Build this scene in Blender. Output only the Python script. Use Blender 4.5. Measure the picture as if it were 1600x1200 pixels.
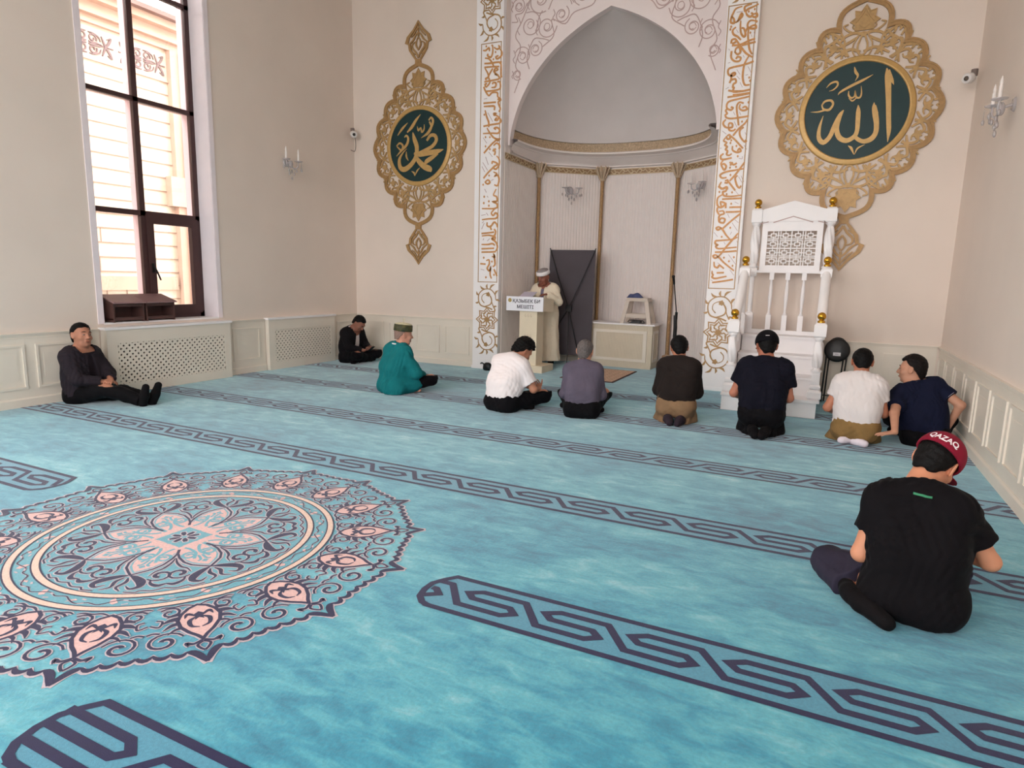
import bpy, bmesh, math, random
import numpy as np
from mathutils import Vector, Matrix
random.seed(7)
for _o in list(bpy.data.objects): bpy.data.objects.remove(_o)
SC = bpy.context.scene
COL = SC.collection
PI = math.pi
def srgb(r, g, b):
    f = lambda c: (c/255/12.92) if c/255 <= 0.04045 else ((c/255+0.055)/1.055)**2.4
    return (f(r), f(g), f(b))
# ---------------------------------------------------------------- camera
cam_d = bpy.data.cameras.new('camera'); cam = bpy.data.objects.new('camera', cam_d); COL.objects.link(cam)
F_PX, YAW, PITCH, ROLL = 996.69, math.radians(25.8015), math.radians(9.5003), math.radians(-1.3694)
cam_d.sensor_width = 36.0; cam_d.sensor_fit = 'HORIZONTAL'; cam_d.lens = F_PX/1600*36.0
cam_d.clip_start = 0.05; cam_d.clip_end = 200
_f = Vector((-math.sin(YAW)*math.cos(PITCH), math.cos(YAW)*math.cos(PITCH), -math.sin(PITCH)))
_r0 = Vector((math.cos(YAW), math.sin(YAW), 0)); _d0 = _f.cross(_r0)
_r = math.cos(ROLL)*_r0 + math.sin(ROLL)*_d0; _d = -math.sin(ROLL)*_r0 + math.cos(ROLL)*_d0
_m = Matrix((_r, -_d, -_f)).transposed().to_4x4(); _m.translation = Vector((0, 0, 1.55))
cam.matrix_world = _m
SC.camera = cam
# ---------------------------------------------------------------- sky, light, exposure
W = bpy.data.worlds.new('sky'); SC.world = W; W.use_nodes = True
_bg = W.node_tree.nodes['Background']; _bg.inputs[0].default_value = (1.0, 0.98, 0.975, 1); _bg.inputs[1].default_value = 9.0
SC.view_settings.view_transform = 'Standard'; SC.view_settings.look = 'None'
SC.view_settings.gamma = 1.0; SC.view_settings.use_curve_mapping = False
SC.view_settings.exposure = 0.32
XL, XR, YB, YR, ZC = -7.9, 1.36, 9.565, -4.6, 6.9
UNSEEN_WIN_L = [(-2.3, 1.6), (0.1, 1.6), (2.5, 1.6)]  # unseen left windows, the last one added for stronger light from the left
UNSEEN_WIN_R = [(-2.3, 1.6)]
UNSEEN_WIN_B = (-6.0, -3.27, -0.5)
def portal(loc, rot, sx, sy):
    """guides the sky light in through a window opening"""
    l = bpy.data.lights.new('window_daylight', 'AREA'); l.shape = 'RECTANGLE'; l.size = sx; l.size_y = sy; l.cycles.is_portal = True
    o = bpy.data.objects.new('window_daylight', l); COL.objects.link(o); o.location = loc; o.rotation_euler = rot
for yc, w in UNSEEN_WIN_L: portal((XL-.2, yc, 3.4), (0, -PI/2, 0), 5.0, w)
for yc, w in UNSEEN_WIN_R: portal((XR+.1, yc, 3.4), (0, PI/2, 0), 5.0, w)
for xc in UNSEEN_WIN_B: portal((xc, YR-.1, 3.4), (PI/2, 0, 0), 1.8, 5.0)
portal((XL-.20, 5.66, 3.53), (0, -PI/2, 0), 5.3, 1.6)
# ---------------------------------------------------------------- materials
MATS = {}
def mat(name, col, rough=0.6, metal=0.0, var=0.0, vscale=6.0, bump=0.0, bscale=40.0, spec=0.4, sheen=0.0, col2=None, alpha=None, trans=0.0, coords='Object'):
    if name in MATS: return MATS[name]
    m = bpy.data.materials.new(name); m.use_nodes = True; nt = m.node_tree; b = nt.nodes['Principled BSDF']
    b.inputs['Base Color'].default_value = (*col, 1); b.inputs['Roughness'].default_value = rough; b.inputs['Metallic'].default_value = metal
    b.inputs['Specular IOR Level'].default_value = spec
    if sheen: b.inputs['Sheen Weight'].default_value = sheen; b.inputs['Sheen Roughness'].default_value = 0.4
    if trans: b.inputs['Transmission Weight'].default_value = trans
    if alpha is not None: b.inputs['Alpha'].default_value = alpha
    tc = nt.nodes.new('ShaderNodeTexCoord')
    if var or col2:
        n = nt.nodes.new('ShaderNodeTexNoise'); n.inputs['Scale'].default_value = vscale; n.inputs['Detail'].default_value = 5
        nt.links.new(tc.outputs[coords], n.inputs['Vector'])
        r = nt.nodes.new('ShaderNodeMapRange'); r.inputs['From Min'].default_value = 0.3; r.inputs['From Max'].default_value = 0.7
        nt.links.new(n.outputs['Fac'], r.inputs['Value'])
        mx = nt.nodes.new('ShaderNodeMix'); mx.data_type = 'RGBA'
        c2 = col2 if col2 else tuple(min(1, c*(1+var)) for c in col); c1 = col if col2 else tuple(c*(1-var) for c in col)
        mx.inputs['A'].default_value = (*c1, 1); mx.inputs['B'].default_value = (*c2, 1)
        nt.links.new(r.outputs[0], mx.inputs['Factor']); nt.links.new(mx.outputs['Result'], b.inputs['Base Color'])
    if bump:
        n2 = nt.nodes.new('ShaderNodeTexNoise'); n2.inputs['Scale'].default_value = bscale; n2.inputs['Detail'].default_value = 4
        nt.links.new(tc.outputs[coords], n2.inputs['Vector'])
        bp = nt.nodes.new('ShaderNodeBump'); bp.inputs['Strength'].default_value = bump; bp.inputs['Distance'].default_value = 0.01
        nt.links.new(n2.outputs['Fac'], bp.inputs['Height']); nt.links.new(bp.outputs['Normal'], b.inputs['Normal'])
    MATS[name] = m; return m
M_WALL = mat('cream wall paint', srgb(230, 214, 202), 0.7, var=0.03, vscale=1.2, bump=0.05, bscale=60)
M_CEIL = mat('white ceiling paint', srgb(235, 228, 220), 0.8, var=0.02)
M_WAIN = mat('ivory panelling paint', srgb(232, 221, 207), 0.45, var=0.02, vscale=3)
M_WHITE = mat('white lacquer', srgb(247, 242, 242), 0.4, var=0.012)
M_PLAST = mat('white plaster', srgb(238, 224, 222), 0.6, var=0.02, vscale=4)
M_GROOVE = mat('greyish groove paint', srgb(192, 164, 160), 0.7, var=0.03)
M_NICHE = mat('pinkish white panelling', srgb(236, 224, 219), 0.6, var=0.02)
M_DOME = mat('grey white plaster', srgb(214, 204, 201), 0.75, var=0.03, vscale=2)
M_GOLD = mat('bronze gold paint', srgb(182, 146, 98), 0.42, 0.2, var=0.12, vscale=25)
M_GOLD2 = mat('bright gold paint', srgb(200, 160, 100), 0.38, 0.2, var=0.08, vscale=25)
M_INK = mat('gilded lettering', srgb(200, 142, 84), 0.45, 0.1, var=0.15, vscale=30)
M_BALL = mat('polished gold', srgb(200, 150, 50), 0.25, 0.8, var=0.06)
M_SCROLL = mat('brown gold paint', srgb(172, 134, 88), 0.45, 0.15, var=0.12, vscale=25)
M_GREEN = mat('dark green panel', srgb(14, 50, 52), 0.45, var=0.08)
M_BROWNF = mat('dark brown window frame', srgb(72, 46, 46), 0.45, var=0.06)
M_PINKW = mat('white reveal paint', srgb(238, 226, 230), 0.6, var=0.02)
M_BLACK = mat('black plastic', srgb(18, 16, 18), 0.4, var=0.1)
M_LATT = mat('painted shade behind lattice', srgb(60, 48, 44), 0.8, var=0.1)  # shade of the radiator gap put into a dark colour
M_GLASSP = None
# ---------------------------------------------------------------- mesh helpers
class MB:
    def __init__(s): s.v = []; s.f = []; s.m = []; s.sm = []; s.lay = 0
    def add(s, vs, fs, mi=0, smooth=False):
        o = len(s.v); s.v += [tuple(p) for p in vs]
        for f in fs: s.f.append(tuple(i+o for i in f)); s.m.append(mi); s.sm.append(smooth)
    def box(s, a, b, mi=0):
        x0, y0, z0 = a; x1, y1, z1 = b
        s.add([(x0,y0,z0),(x1,y0,z0),(x1,y1,z0),(x0,y1,z0),(x0,y0,z1),(x1,y0,z1),(x1,y1,z1),(x0,y1,z1)],
              [(0,3,2,1),(4,5,6,7),(0,1,5,4),(1,2,6,5),(2,3,7,6),(3,0,4,7)], mi)
    def obox(s, M, a, b, mi=0):
        x0, y0, z0 = a; x1, y1, z1 = b
        s.add([M @ Vector(p) for p in [(x0,y0,z0),(x1,y0,z0),(x1,y1,z0),(x0,y1,z0),(x0,y0,z1),(x1,y0,z1),(x1,y1,z1),(x0,y1,z1)]],
              [(0,3,2,1),(4,5,6,7),(0,1,5,4),(1,2,6,5),(2,3,7,6),(3,0,4,7)], mi)
    def tube(s, pts, r, n=10, mi=0, caps=True, smooth=True):
        pts = [Vector(p) for p in pts]; rs = r if isinstance(r, (list, tuple)) else [r]*len(pts)
        vs = []; up = None
        for i, p in enumerate(pts):
            d = (pts[min(i+1, len(pts)-1)] - pts[max(i-1, 0)]).normalized()
            if up is None: up = Vector((0,0,1)) if abs(d.z) < 0.9 else Vector((1,0,0))
            x = d.cross(up)
            if x.length < 1e-6: x = d.orthogonal()
            x.normalize(); up = x.cross(d).normalized()
            for k in range(n):
                a = 2*PI*k/n; vs.append(p + rs[i]*(math.cos(a)*x + math.sin(a)*up))
        fs = [(i*n+k, i*n+(k+1) % n, (i+1)*n+(k+1) % n, (i+1)*n+k) for i in range(len(pts)-1) for k in range(n)]
        s.add(vs, fs, mi, smooth)
        if caps: s.add(vs[:n], [tuple(range(n))], mi); s.add(vs[-n:], [tuple(range(n-1, -1, -1))], mi)
    def lathe(s, c, prof, n=20, mi=0, smooth=True, sq=1.0, twist=0, flute=0, fl=0.0):
        vs = []; z0 = prof[0][1]
        for r, z in prof:
            for k in range(n):
                a = 2*PI*k/n; rr = r*(1 + fl*math.cos(flute*a + twist*(z-z0))) if flute else r
                vs.append((c[0]+rr*math.cos(a), c[1]+rr*math.sin(a)*sq, c[2]+z))
        m = len(prof)
        s.add(vs, [(i*n+k, i*n+(k+1) % n, (i+1)*n+(k+1) % n, (i+1)*n+k) for i in range(m-1) for k in range(n)], mi, smooth)
        s.add(vs[:n], [tuple(range(n-1, -1, -1))], mi); s.add(vs[-n:], [tuple(range(n))], mi)
    def sphere(s, c, r, n=16, mi=0):
        r = r if isinstance(r, (tuple, list)) else (r, r, r); vs = [(c[0], c[1], c[2]-r[2])]; h = n//2
        for i in range(1, h):
            t = -PI/2 + PI*i/h
            for k in range(n):
                a = 2*PI*k/n; vs.append((c[0]+r[0]*math.cos(t)*math.cos(a), c[1]+r[1]*math.cos(t)*math.sin(a), c[2]+r[2]*math.sin(t)))
        vs.append((c[0], c[1], c[2]+r[2])); fs = []
        for k in range(n): fs.append((0, 1+(k+1) % n, 1+k))
        for i in range(h-2):
            for k in range(n): fs.append((1+i*n+k, 1+i*n+(k+1) % n, 1+(i+1)*n+(k+1) % n, 1+(i+1)*n+k))
        L = len(vs)-1
        for k in range(n): fs.append((L, 1+(h-2)*n+k, 1+(h-2)*n+(k+1) % n))
        s.add(vs, fs, mi, True)
    def ribbon(s, pts, w, mp, h0, h1=None, mi=0, closed=False, square=False):
        """a stroke of varying width on a plane; mp(u, v, h) gives the point, h1 the raised top"""
        P = [np.array(p[:2], float) for p in pts]; n = len(P)
        ws = [p[2] for p in pts] if len(pts[0]) > 2 else (list(w) if isinstance(w, (list, tuple)) else [w]*n)
        L, R = [], []
        for i in range(n):
            a = P[(i-1) % n] if (closed or i > 0) else None; b = P[(i+1) % n] if (closed or i < n-1) else None
            d1 = P[i]-a if a is not None else b-P[i]; d2 = b-P[i] if b is not None else P[i]-a
            d1 = d1/(np.hypot(*d1)+1e-12); d2 = d2/(np.hypot(*d2)+1e-12)
            n1 = np.array([-d1[1], d1[0]]); n2 = np.array([-d2[1], d2[0]]); m = n1+n2; ml = np.hypot(*m)
            if ml < 1e-6: m = n1; k = 1
            else: m = m/ml; k = min(1/max(m@n1, 0.3), 2.2)
            L.append(P[i]+m*k*ws[i]/2); R.append(P[i]-m*k*ws[i]/2)
        top = h0 if h1 is None else h1
        s.lay += 1; top += (s.lay % 97)*(1e-6 if h1 is None else 1.5e-5)
        vs = [mp(q[0], q[1], top) for q in L]+[mp(q[0], q[1], top) for q in R]; fs = []
        rng = range(n) if closed else range(n-1)
        for i in rng: j = (i+1) % n; fs.append((i, n+i, n+j, j))
        if h1 is not None:
            vs += [mp(q[0], q[1], h0) for q in L]+[mp(q[0], q[1], h0) for q in R]
            for i in rng: j = (i+1) % n; fs.append((2*n+i, i, j, 2*n+j)); fs.append((3*n+i, 3*n+j, n+j, n+i))
            if not closed: fs.append((0, 2*n, 3*n, n)); fs.append((n-1, 2*n-1, 4*n-1, 3*n-1))
        s.add(vs, fs, mi)
    def poly(s, pts, mp, h0, h1=None, mi=0):
        n = len(pts); top = h0 if h1 is None else h1
        A = sum(pts[i][0]*pts[(i+1) % n][1]-pts[(i+1) % n][0]*pts[i][1] for i in range(n))
        if A < 0: pts = pts[::-1]
        vs = [mp(p[0], p[1], top) for p in pts]; fs = [tuple(range(n))]
        if h1 is not None:
            vs += [mp(p[0], p[1], h0) for p in pts]
            fs += [(n+i, n+(i+1) % n, (i+1) % n, i) for i in range(n)]
        s.add(vs, fs, mi)
    def build(s, name, mats, parent=None):
        me = bpy.data.meshes.new(name); me.from_pydata(s.v, [], s.f)
        for m in (mats if isinstance(mats, (list, tuple)) else [mats]): me.materials.append(m)
        me.polygons.foreach_set('material_index', s.m); me.polygons.foreach_set('use_smooth', s.sm); me.update()
        o = bpy.data.objects.new(name, me); COL.objects.link(o)
        if parent: o.parent = parent
        return o
def rel(o):
    """put the origin of a mesh with world-space vertices at its base centre"""
    me = o.data; co = np.empty(len(me.vertices)*3); me.vertices.foreach_get('co', co); co = co.reshape(-1, 3)
    c = (co.min(0)+co.max(0))/2; c[2] = co[:, 2].min(); me.transform(Matrix.Translation(-Vector(c))); o.location = Vector(c); return o
def empty(name, loc=(0, 0, 0), rz=0):
    o = bpy.data.objects.new(name, None); COL.objects.link(o); o.location = loc; o.rotation_euler = (0, 0, rz); o.empty_display_size = 0.1; return o
def tag(o, label=None, cat=None, group=None, kind=None):
    if label: o['label'] = label
    if cat: o['category'] = cat
    if group: o['group'] = group
    if kind: o['kind'] = kind
    return o
def struct(mb, name, mats, parent=None):
    o = mb.build(name, mats, parent)
    if parent is None: o['kind'] = 'structure'
    return o
def setkids(root):
    """children were built with world coordinates: shift them into the root's frame"""
    M = root.matrix_basis.inverted()
    for c in root.children:
        if c.type == 'MESH' and not c.get('_local'): c.data.transform(M)
def copy_tree(o, parent=None):
    c = o.copy(); COL.objects.link(c); c.parent = parent
    for ch in [x for x in o.children]: copy_tree(ch, c)
    return c
def spline(pts, n=6, closed=False):
    """Catmull-Rom through the points (any dimension)"""
    P = [np.array(p, float) for p in pts]; m = len(P); out = []
    for i in (range(m) if closed else range(m-1)):
        p0 = P[(i-1) % m] if (closed or i > 0) else 2*P[0]-P[1]; p1 = P[i]; p2 = P[(i+1) % m]
        p3 = P[(i+2) % m] if (closed or i+2 < m) else 2*P[-1]-P[-2]
        for k in range(n):
            t = k/n; out.append(0.5*((2*p1)+(-p0+p2)*t+(2*p0-5*p1+4*p2-p3)*t*t+(-p0+3*p1-3*p2+p3)*t**3))
    if not closed: out.append(P[-1])
    return [tuple(p) for p in out]
def spiral(cx, cy, r0, r1, a0, turns, n=22):
    return [(cx+(r0+(r1-r0)*i/n)*math.cos(a0+2*PI*turns*i/n), cy+(r0+(r1-r0)*i/n)*math.sin(a0+2*PI*turns*i/n)) for i in range(n+1)]
# ---------------------------------------------------------------- carpeted floor
def carpet_mat():
    m = bpy.data.materials.new('turquoise carpet'); m.use_nodes = True; nt = m.node_tree; b = nt.nodes['Principled BSDF']
    L = nt.links.new; N = nt.nodes.new
    tc = N('ShaderNodeTexCoord')
    def noise(scale, sc, det, dist=0.0):
        mp = N('ShaderNodeMapping'); mp.inputs['Scale'].default_value = sc; L(tc.outputs['Object'], mp.inputs['Vector'])
        n = N('ShaderNodeTexNoise'); n.inputs['Scale'].default_value = scale; n.inputs['Detail'].default_value = det
        n.inputs['Roughness'].default_value = 0.62; n.inputs['Distortion'].default_value = dist; L(mp.outputs[0], n.inputs['Vector']); return n
    n1 = noise(1.0, (0.8, 1.3, 1), 9, 0.4); n2 = noise(6.0, (0.8, 1.9, 1), 9, 0.5); n3 = noise(55, (1, 1, 1), 9)
    a = N('ShaderNodeMath'); a.operation = 'MULTIPLY_ADD'; a.inputs[1].default_value = 0.56
    L(n1.outputs['Fac'], a.inputs[0])
    a2 = N('ShaderNodeMath'); a2.operation = 'MULTIPLY'; a2.inputs[1].default_value = 0.44; L(n2.outputs['Fac'], a2.inputs[0]); L(a2.outputs[0], a.inputs[2])
    cr = N('ShaderNodeValToRGB'); e = cr.color_ramp.elements
    e[0].position = 0.36; e[0].color = (*srgb(28, 114, 142), 1); e[1].position = 0.66; e[1].color = (*srgb(142, 196, 206), 1)
    k = e.new(0.47); k.color = (*srgb(50, 146, 172), 1); k = e.new(0.56); k.color = (*srgb(86, 172, 188), 1)
    L(a.outputs[0], cr.inputs[0])
    mx = N('ShaderNodeMix'); mx.data_type = 'RGBA'; mx.blend_type = 'MULTIPLY'; mx.inputs['Factor'].default_value = 0.6
    r3 = N('ShaderNodeMapRange'); r3.inputs['From Min'].default_value = 0.25; r3.inputs['From Max'].default_value = 0.75; r3.inputs['To Min'].default_value = 0.72; r3.inputs['To Max'].default_value = 1.22
    L(n3.outputs['Fac'], r3.inputs['Value']); L(cr.outputs[0], mx.inputs['A']); L(r3.outputs[0], mx.inputs['B']); L(mx.outputs['Result'], b.inputs['Base Color'])
    b.inputs['Roughness'].default_value = 0.85; b.inputs['Specular IOR Level'].default_value = 0.25
    b.inputs['Sheen Weight'].default_value = 0.5; b.inputs['Sheen Roughness'].default_value = 0.45
    bp = N('ShaderNodeBump'); bp.inputs['Strength'].default_value = 0.5; bp.inputs['Distance'].default_value = 0.006
    L(n3.outputs['Fac'], bp.inputs['Height']); L(bp.outputs[0], b.inputs['Normal'])
    return m
def pile(name, c, sh=0.3): return mat(name, srgb(*c), 0.85, var=0.12, vscale=90, bump=0.3, bscale=400, spec=0.2, sheen=sh)
FM = [carpet_mat(), pile('navy pile', (27, 24, 68)), pile('stripe pile', (74, 144, 170), 0.5), pile('rose pile', (226, 184, 180)), pile('pale rose outline pile', (196, 182, 190)), pile('cream rose pile', (230, 200, 184)), pile('teal pile', (92, 164, 182), 0.45)]
NAVY, STRIPE, ROSE, HALO, CREAM, TEAL = 1, 2, 3, 4, 5, 6
fl = MB()
fp = lambda u, v, h: (u, v, h)
fl.add([(XL-0.1, YR-0.1, 0), (XR+0.1, YR-0.1, 0), (XR+0.1, YB+0.02, 0), (XL-0.1, YB+0.02, 0)], [(0, 1, 2, 3)], 0)
fl.add([(-4.95, YB+0.02, 0), (-1.45, YB+0.02, 0), (-1.45, 11.75, 0), (-4.95, 11.75, 0)], [(0, 1, 2, 3)], 0)
H1, H2, H3, H4 = 0.0010, 0.0017, 0.0024, 0.0031
UNIT = [(0, -.078), (.231, -.078), (.285, -.04), (.245, 0), (.042, 0), (0, .04), (.066, .078), (.295, .078)]
PITCH_X = 0.411
def stripe(x0, x1, yc, x_ref, flip=1, caps=(0, 0), teeth=False):
    hw = 0.158
    def end(xe, s):   # rounded end of a stripe, s = +1 bulges to the right
        return [(xe+s*d, yc+h) for d, h in ((0, .158), (.045, .10), (.078, .04), (.08, -.03), (.062, -.10), (.02, -.145), (-.02, -.158))]
    outline = []
    if caps[0] or caps[1]:
        Lc = [(p[0], p[1]) for p in end(x0, -1)] if caps[0] else [(x0, yc+hw), (x0, yc-hw)]
        Rc = [(p[0], p[1]) for p in end(x1, 1)][::-1] if caps[1] else [(x1, yc-hw), (x1, yc+hw)]
        outline = Lc+Rc
        fl.poly(outline, fp, H1, mi=STRIPE)
        if caps[0]: fl.ribbon([(x0+.03, yc+hw)]+Lc+[(x0+.03, yc-hw)], 0.034, fp, H3+.0002, mi=NAVY)
        if caps[1]: fl.ribbon([(x1-.03, yc-hw)]+Rc+[(x1-.03, yc+hw)], 0.034, fp, H3+.0002, mi=NAVY)
    else: fl.poly([(x0, yc-hw), (x1, yc-hw), (x1, yc+hw), (x0, yc+hw)], fp, H1, mi=STRIPE)
    for s in (1, -1): fl.ribbon([(x0, yc+s*hw), (x1, yc+s*hw)], 0.034, fp, H3, mi=NAVY)
    k0 = math.floor((x0-x_ref)/PITCH_X)-1; k1 = math.ceil((x1-x_ref)/PITCH_X)+1
    lo = x0-(0.055 if caps[0] else 0); hi = x1+(0.055 if caps[1] else 0)
    path = [(x_ref+k*PITCH_X+dx, yc+flip*dy) for k in range(k0, k1+1) for dx, dy in UNIT]
    if teeth:   # at the rounded end the first strokes run straight into the rim
        Y = lambda l: [(a, yc+flip*b) for a, b in l]
        fl.ribbon(Y([(x0-.085, -.078), (x_ref+.231, -.078), (x_ref+.285, -.04), (x_ref+.245, 0), (x0-.09, 0)]), .037, fp, H3, mi=NAVY)
        path = Y([(x0-.06, .078), (x_ref+.295, .078)])+[(x_ref+k*PITCH_X+dx, yc+flip*dy) for k in range(1, k1+1) for dx, dy in UNIT]; lo = x0-.1
    # keep the part of the meander inside the stripe
    seg = []
    def flush(seg):
        if len(seg) > 1: fl.ribbon(seg, 0.037, fp, H3, mi=NAVY)
    for a, b in zip(path, path[1:]):
        ain, bin_ = lo <= a[0] <= hi, lo <= b[0] <= hi
        def cut(a, b):
            xe = lo if (a[0] < lo or b[0] < lo) else hi; t = (xe-a[0])/(b[0]-a[0]); return (xe, a[1]+t*(b[1]-a[1]))
        if ain and bin_:
            if not seg: seg = [a]
            seg.append(b)
        elif ain: seg = seg or [a]; seg.append(cut(a, b)); flush(seg); seg = []
        elif bin_: seg = [cut(a, b), b]
    flush(seg)
for i, (yc, fp_) in enumerate(((8.265, 1), (6.879, -1), (5.436, -1), (4.005, 1))): stripe(XL+0.02, XR-0.02, yc, -1.042+0.13*i, fp_)
stripe(-1.588, XR-0.02, 2.533, -1.042, 1, (1, 0)); stripe(XL+0.02, -4.90, 2.533, -5.215, 1, (0, 1))
stripe(-2.196, XR-0.02, 1.0865, -2.17, -1, (1, 0), True); stripe(XL+0.02, -4.30, 1.0865, -5.2, -1, (0, 1))
for yc in (-0.36, -1.81, -3.25): stripe(XL+0.02, XR-0.02, yc, -1.0, 1)
# round medallion in the carpet
CX, CY = -3.25, 2.357
def sec(th, n):   # sector frame: (t, r) with t in [-1, 1] across the sector
    half = PI/n
    return lambda t, r: (CX+r*math.cos(th+t*half), CY+r*math.sin(th+t*half))
LAY = [0]
def line(pts, w, mi=NAVY, halo=0.011, h=H3, n=5, smooth=True, closed=False):
    P = spline(pts, n, closed) if smooth and len(pts) > 2 else pts
    LAY[0] += 1; e = (LAY[0] % 200)*1.2e-6
    h = h+e
    if halo: fl.ribbon([(*p[:2], (p[2] if len(p) > 2 else w)+halo) for p in P], w+halo, fp, H2+e, mi=HALO, closed=closed)
    fl.ribbon(P, w, fp, h, mi=mi, closed=closed)
def circ(r, w, mi, h, n=96): fl.ribbon([(CX+r*math.cos(2*PI*k/n), CY+r*math.sin(2*PI*k/n)) for k in range(n)], w, fp, h, mi=mi, closed=True)
half = [(.27*q/6, 1.392-(1.392-1.292)*(1-(1-q/6)**2.2)) for q in range(6)]
for (ta, ra), (tb, rb) in (((.27, 1.292), (.50, 1.282)), ((.50, 1.282), (.76, 1.274)), ((.76, 1.274), (1.0, 1.268))):
    half += [(ta+(tb-ta)*q/6, ra+(rb-ra)*q/6+.024*math.sin(PI*q/6)) for q in range(6)]
half.append((1, 1.268))
for k in range(16):
    S = sec(math.radians(11.25+22.5*k), 16)
    for s in (1, -1):
        c = [S(s*t, r) for t, r in half]
        fl.ribbon([(p[0]-0.0*p[0], p[1]) for p in [S(s*t, r+0.008) for t, r in half]], 0.034, fp, H2, mi=HALO)
        fl.ribbon([(*p, .013+.014*math.sin(PI*((q % 6)/6))+(.008 if 0 < q < 6 else 0)) for q, p in enumerate(c)], .02, fp, H3, mi=NAVY)
    # pointed rose leaf
    lf = [(0, .885), (.22, .91), (.38, .96), (.44, 1.01), (.38, 1.07), (.22, 1.13), (.08, 1.17), (0, 1.205)]
    out = [S(t, r) for t, r in lf]+[S(-t, r) for t, r in lf[-2:0:-1]]
    fl.poly(out, fp, H2+0.0002, mi=ROSE)
    fl.ribbon(out, .032, fp, H2, mi=HALO, closed=True); fl.ribbon(out, .017, fp, H3, mi=NAVY, closed=True)
    # motif on the leaf
    fl.poly([S(0, .955), S(.16, .985), S(.07, 1.0), S(.1, 1.03), S(0, 1.01), S(-.1, 1.03), S(-.07, 1.0), S(-.16, .985)], fp, H3, mi=NAVY)
    for s in (1, -1):
        line([(*S(s*.05, 1.0), .01), (*S(s*.2, 1.03), .02), (*S(s*.17, 1.08), .016), (*S(s*.02, 1.1), .006)], .014, halo=0)
        line([(*S(s*.1, .985), .012), (*S(s*.24, .965), .02), (*S(s*.3, 1.0), .004)], .012, halo=0)
        # side feathers
        for r0, dt, dr, w in ((.95, .30, .02, .030), (.99, .34, .03, .036), (1.035, .30, .045, .030), (1.08, .24, .04, .02)):
            t0 = .43-abs(r0-1.0)*0.9
            line([(*S(s*t0, r0), w), (*S(s*(t0+dt*.5), r0+dr*.2), w*.8), (*S(s*(t0+dt), r0+dr), .004)], w, halo=.01)
        # pair of spirals between the leaves
        cx, cy = S(s*.64, 1.175)
        th = math.atan2(cy-CY, cx-CX)
        sp = spiral(cx, cy, .078, .012, th+PI+s*1.2, -s*1.35, 20)
        line([(*q, .010+.010*(i/20)) for i, q in enumerate(sp)], .012, halo=.011, smooth=False)
        line([S(s*.98, 1.10), S(s*.86, 1.09), S(s*.74, 1.10)], .012)
        # scrolls beside the inner ring
        cx, cy = S(s*.62, .925); th = math.atan2(cy-CY, cx-CX)
        line([(*q, .012) for q in spiral(cx, cy, .05, .014, th+s*2.2, s*1.2, 14)], .011, smooth=False)
        line([(*S(s*.95, .875), .006), (*S(s*.8, .865), .012), (*S(s*.55, .872), .012), (*S(s*.3, .868), .012), (*S(s*.05, .89), .006)], .011)
        line([S(s*.98, 1.02), S(s*.8, 1.04), S(s*.75, .995), S(s*.88, .98)], .010)
        # trefoil at the tip
        line([(*S(s*.02, 1.215), .012), (*S(s*.16, 1.235), .016), (*S(s*.27, 1.222), .018), (*S(s*.25, 1.25), .004)], .014)
        line([S(0, 1.225), S(s*.1, 1.25), S(s*.06, 1.28), S(0, 1.30)], .012, halo=.008)
# ring bands
fl.poly([(CX+.85*math.cos(2*PI*k/96), CY+.85*math.sin(2*PI*k/96)) for k in range(96)], fp, H1*0.85, mi=TEAL)
for r in (.825, .705): circ(r, .046, NAVY, H3); circ(r, .030, CREAM, H4)
for k in range(24):
    S = sec(2*PI*k/24, 24)
    s = 1 if k % 2 else -1
    fl.poly([S(-.25, .765+s*.022), S(-.1, .75+s*.024), S(.22, .765-s*.004), S(.05, .768-s*.018), S(-.15, .768-s*.004)], fp, H3, mi=ROSE)
    line([S(-1, .765-s*.012), S(-.6, .765-s*.022), S(-.2, .765+s*.0), S(.3, .765+s*.022), S(.8, .765+s*.008), S(1, .765+s*.012)], .007, halo=.004)
    line([S(.45, .79), S(.7, .78)], .010, mi=HALO, halo=0, smooth=False); line([S(.35, .745), S(.6, .752)], .010, mi=HALO, halo=0, smooth=False)
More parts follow.
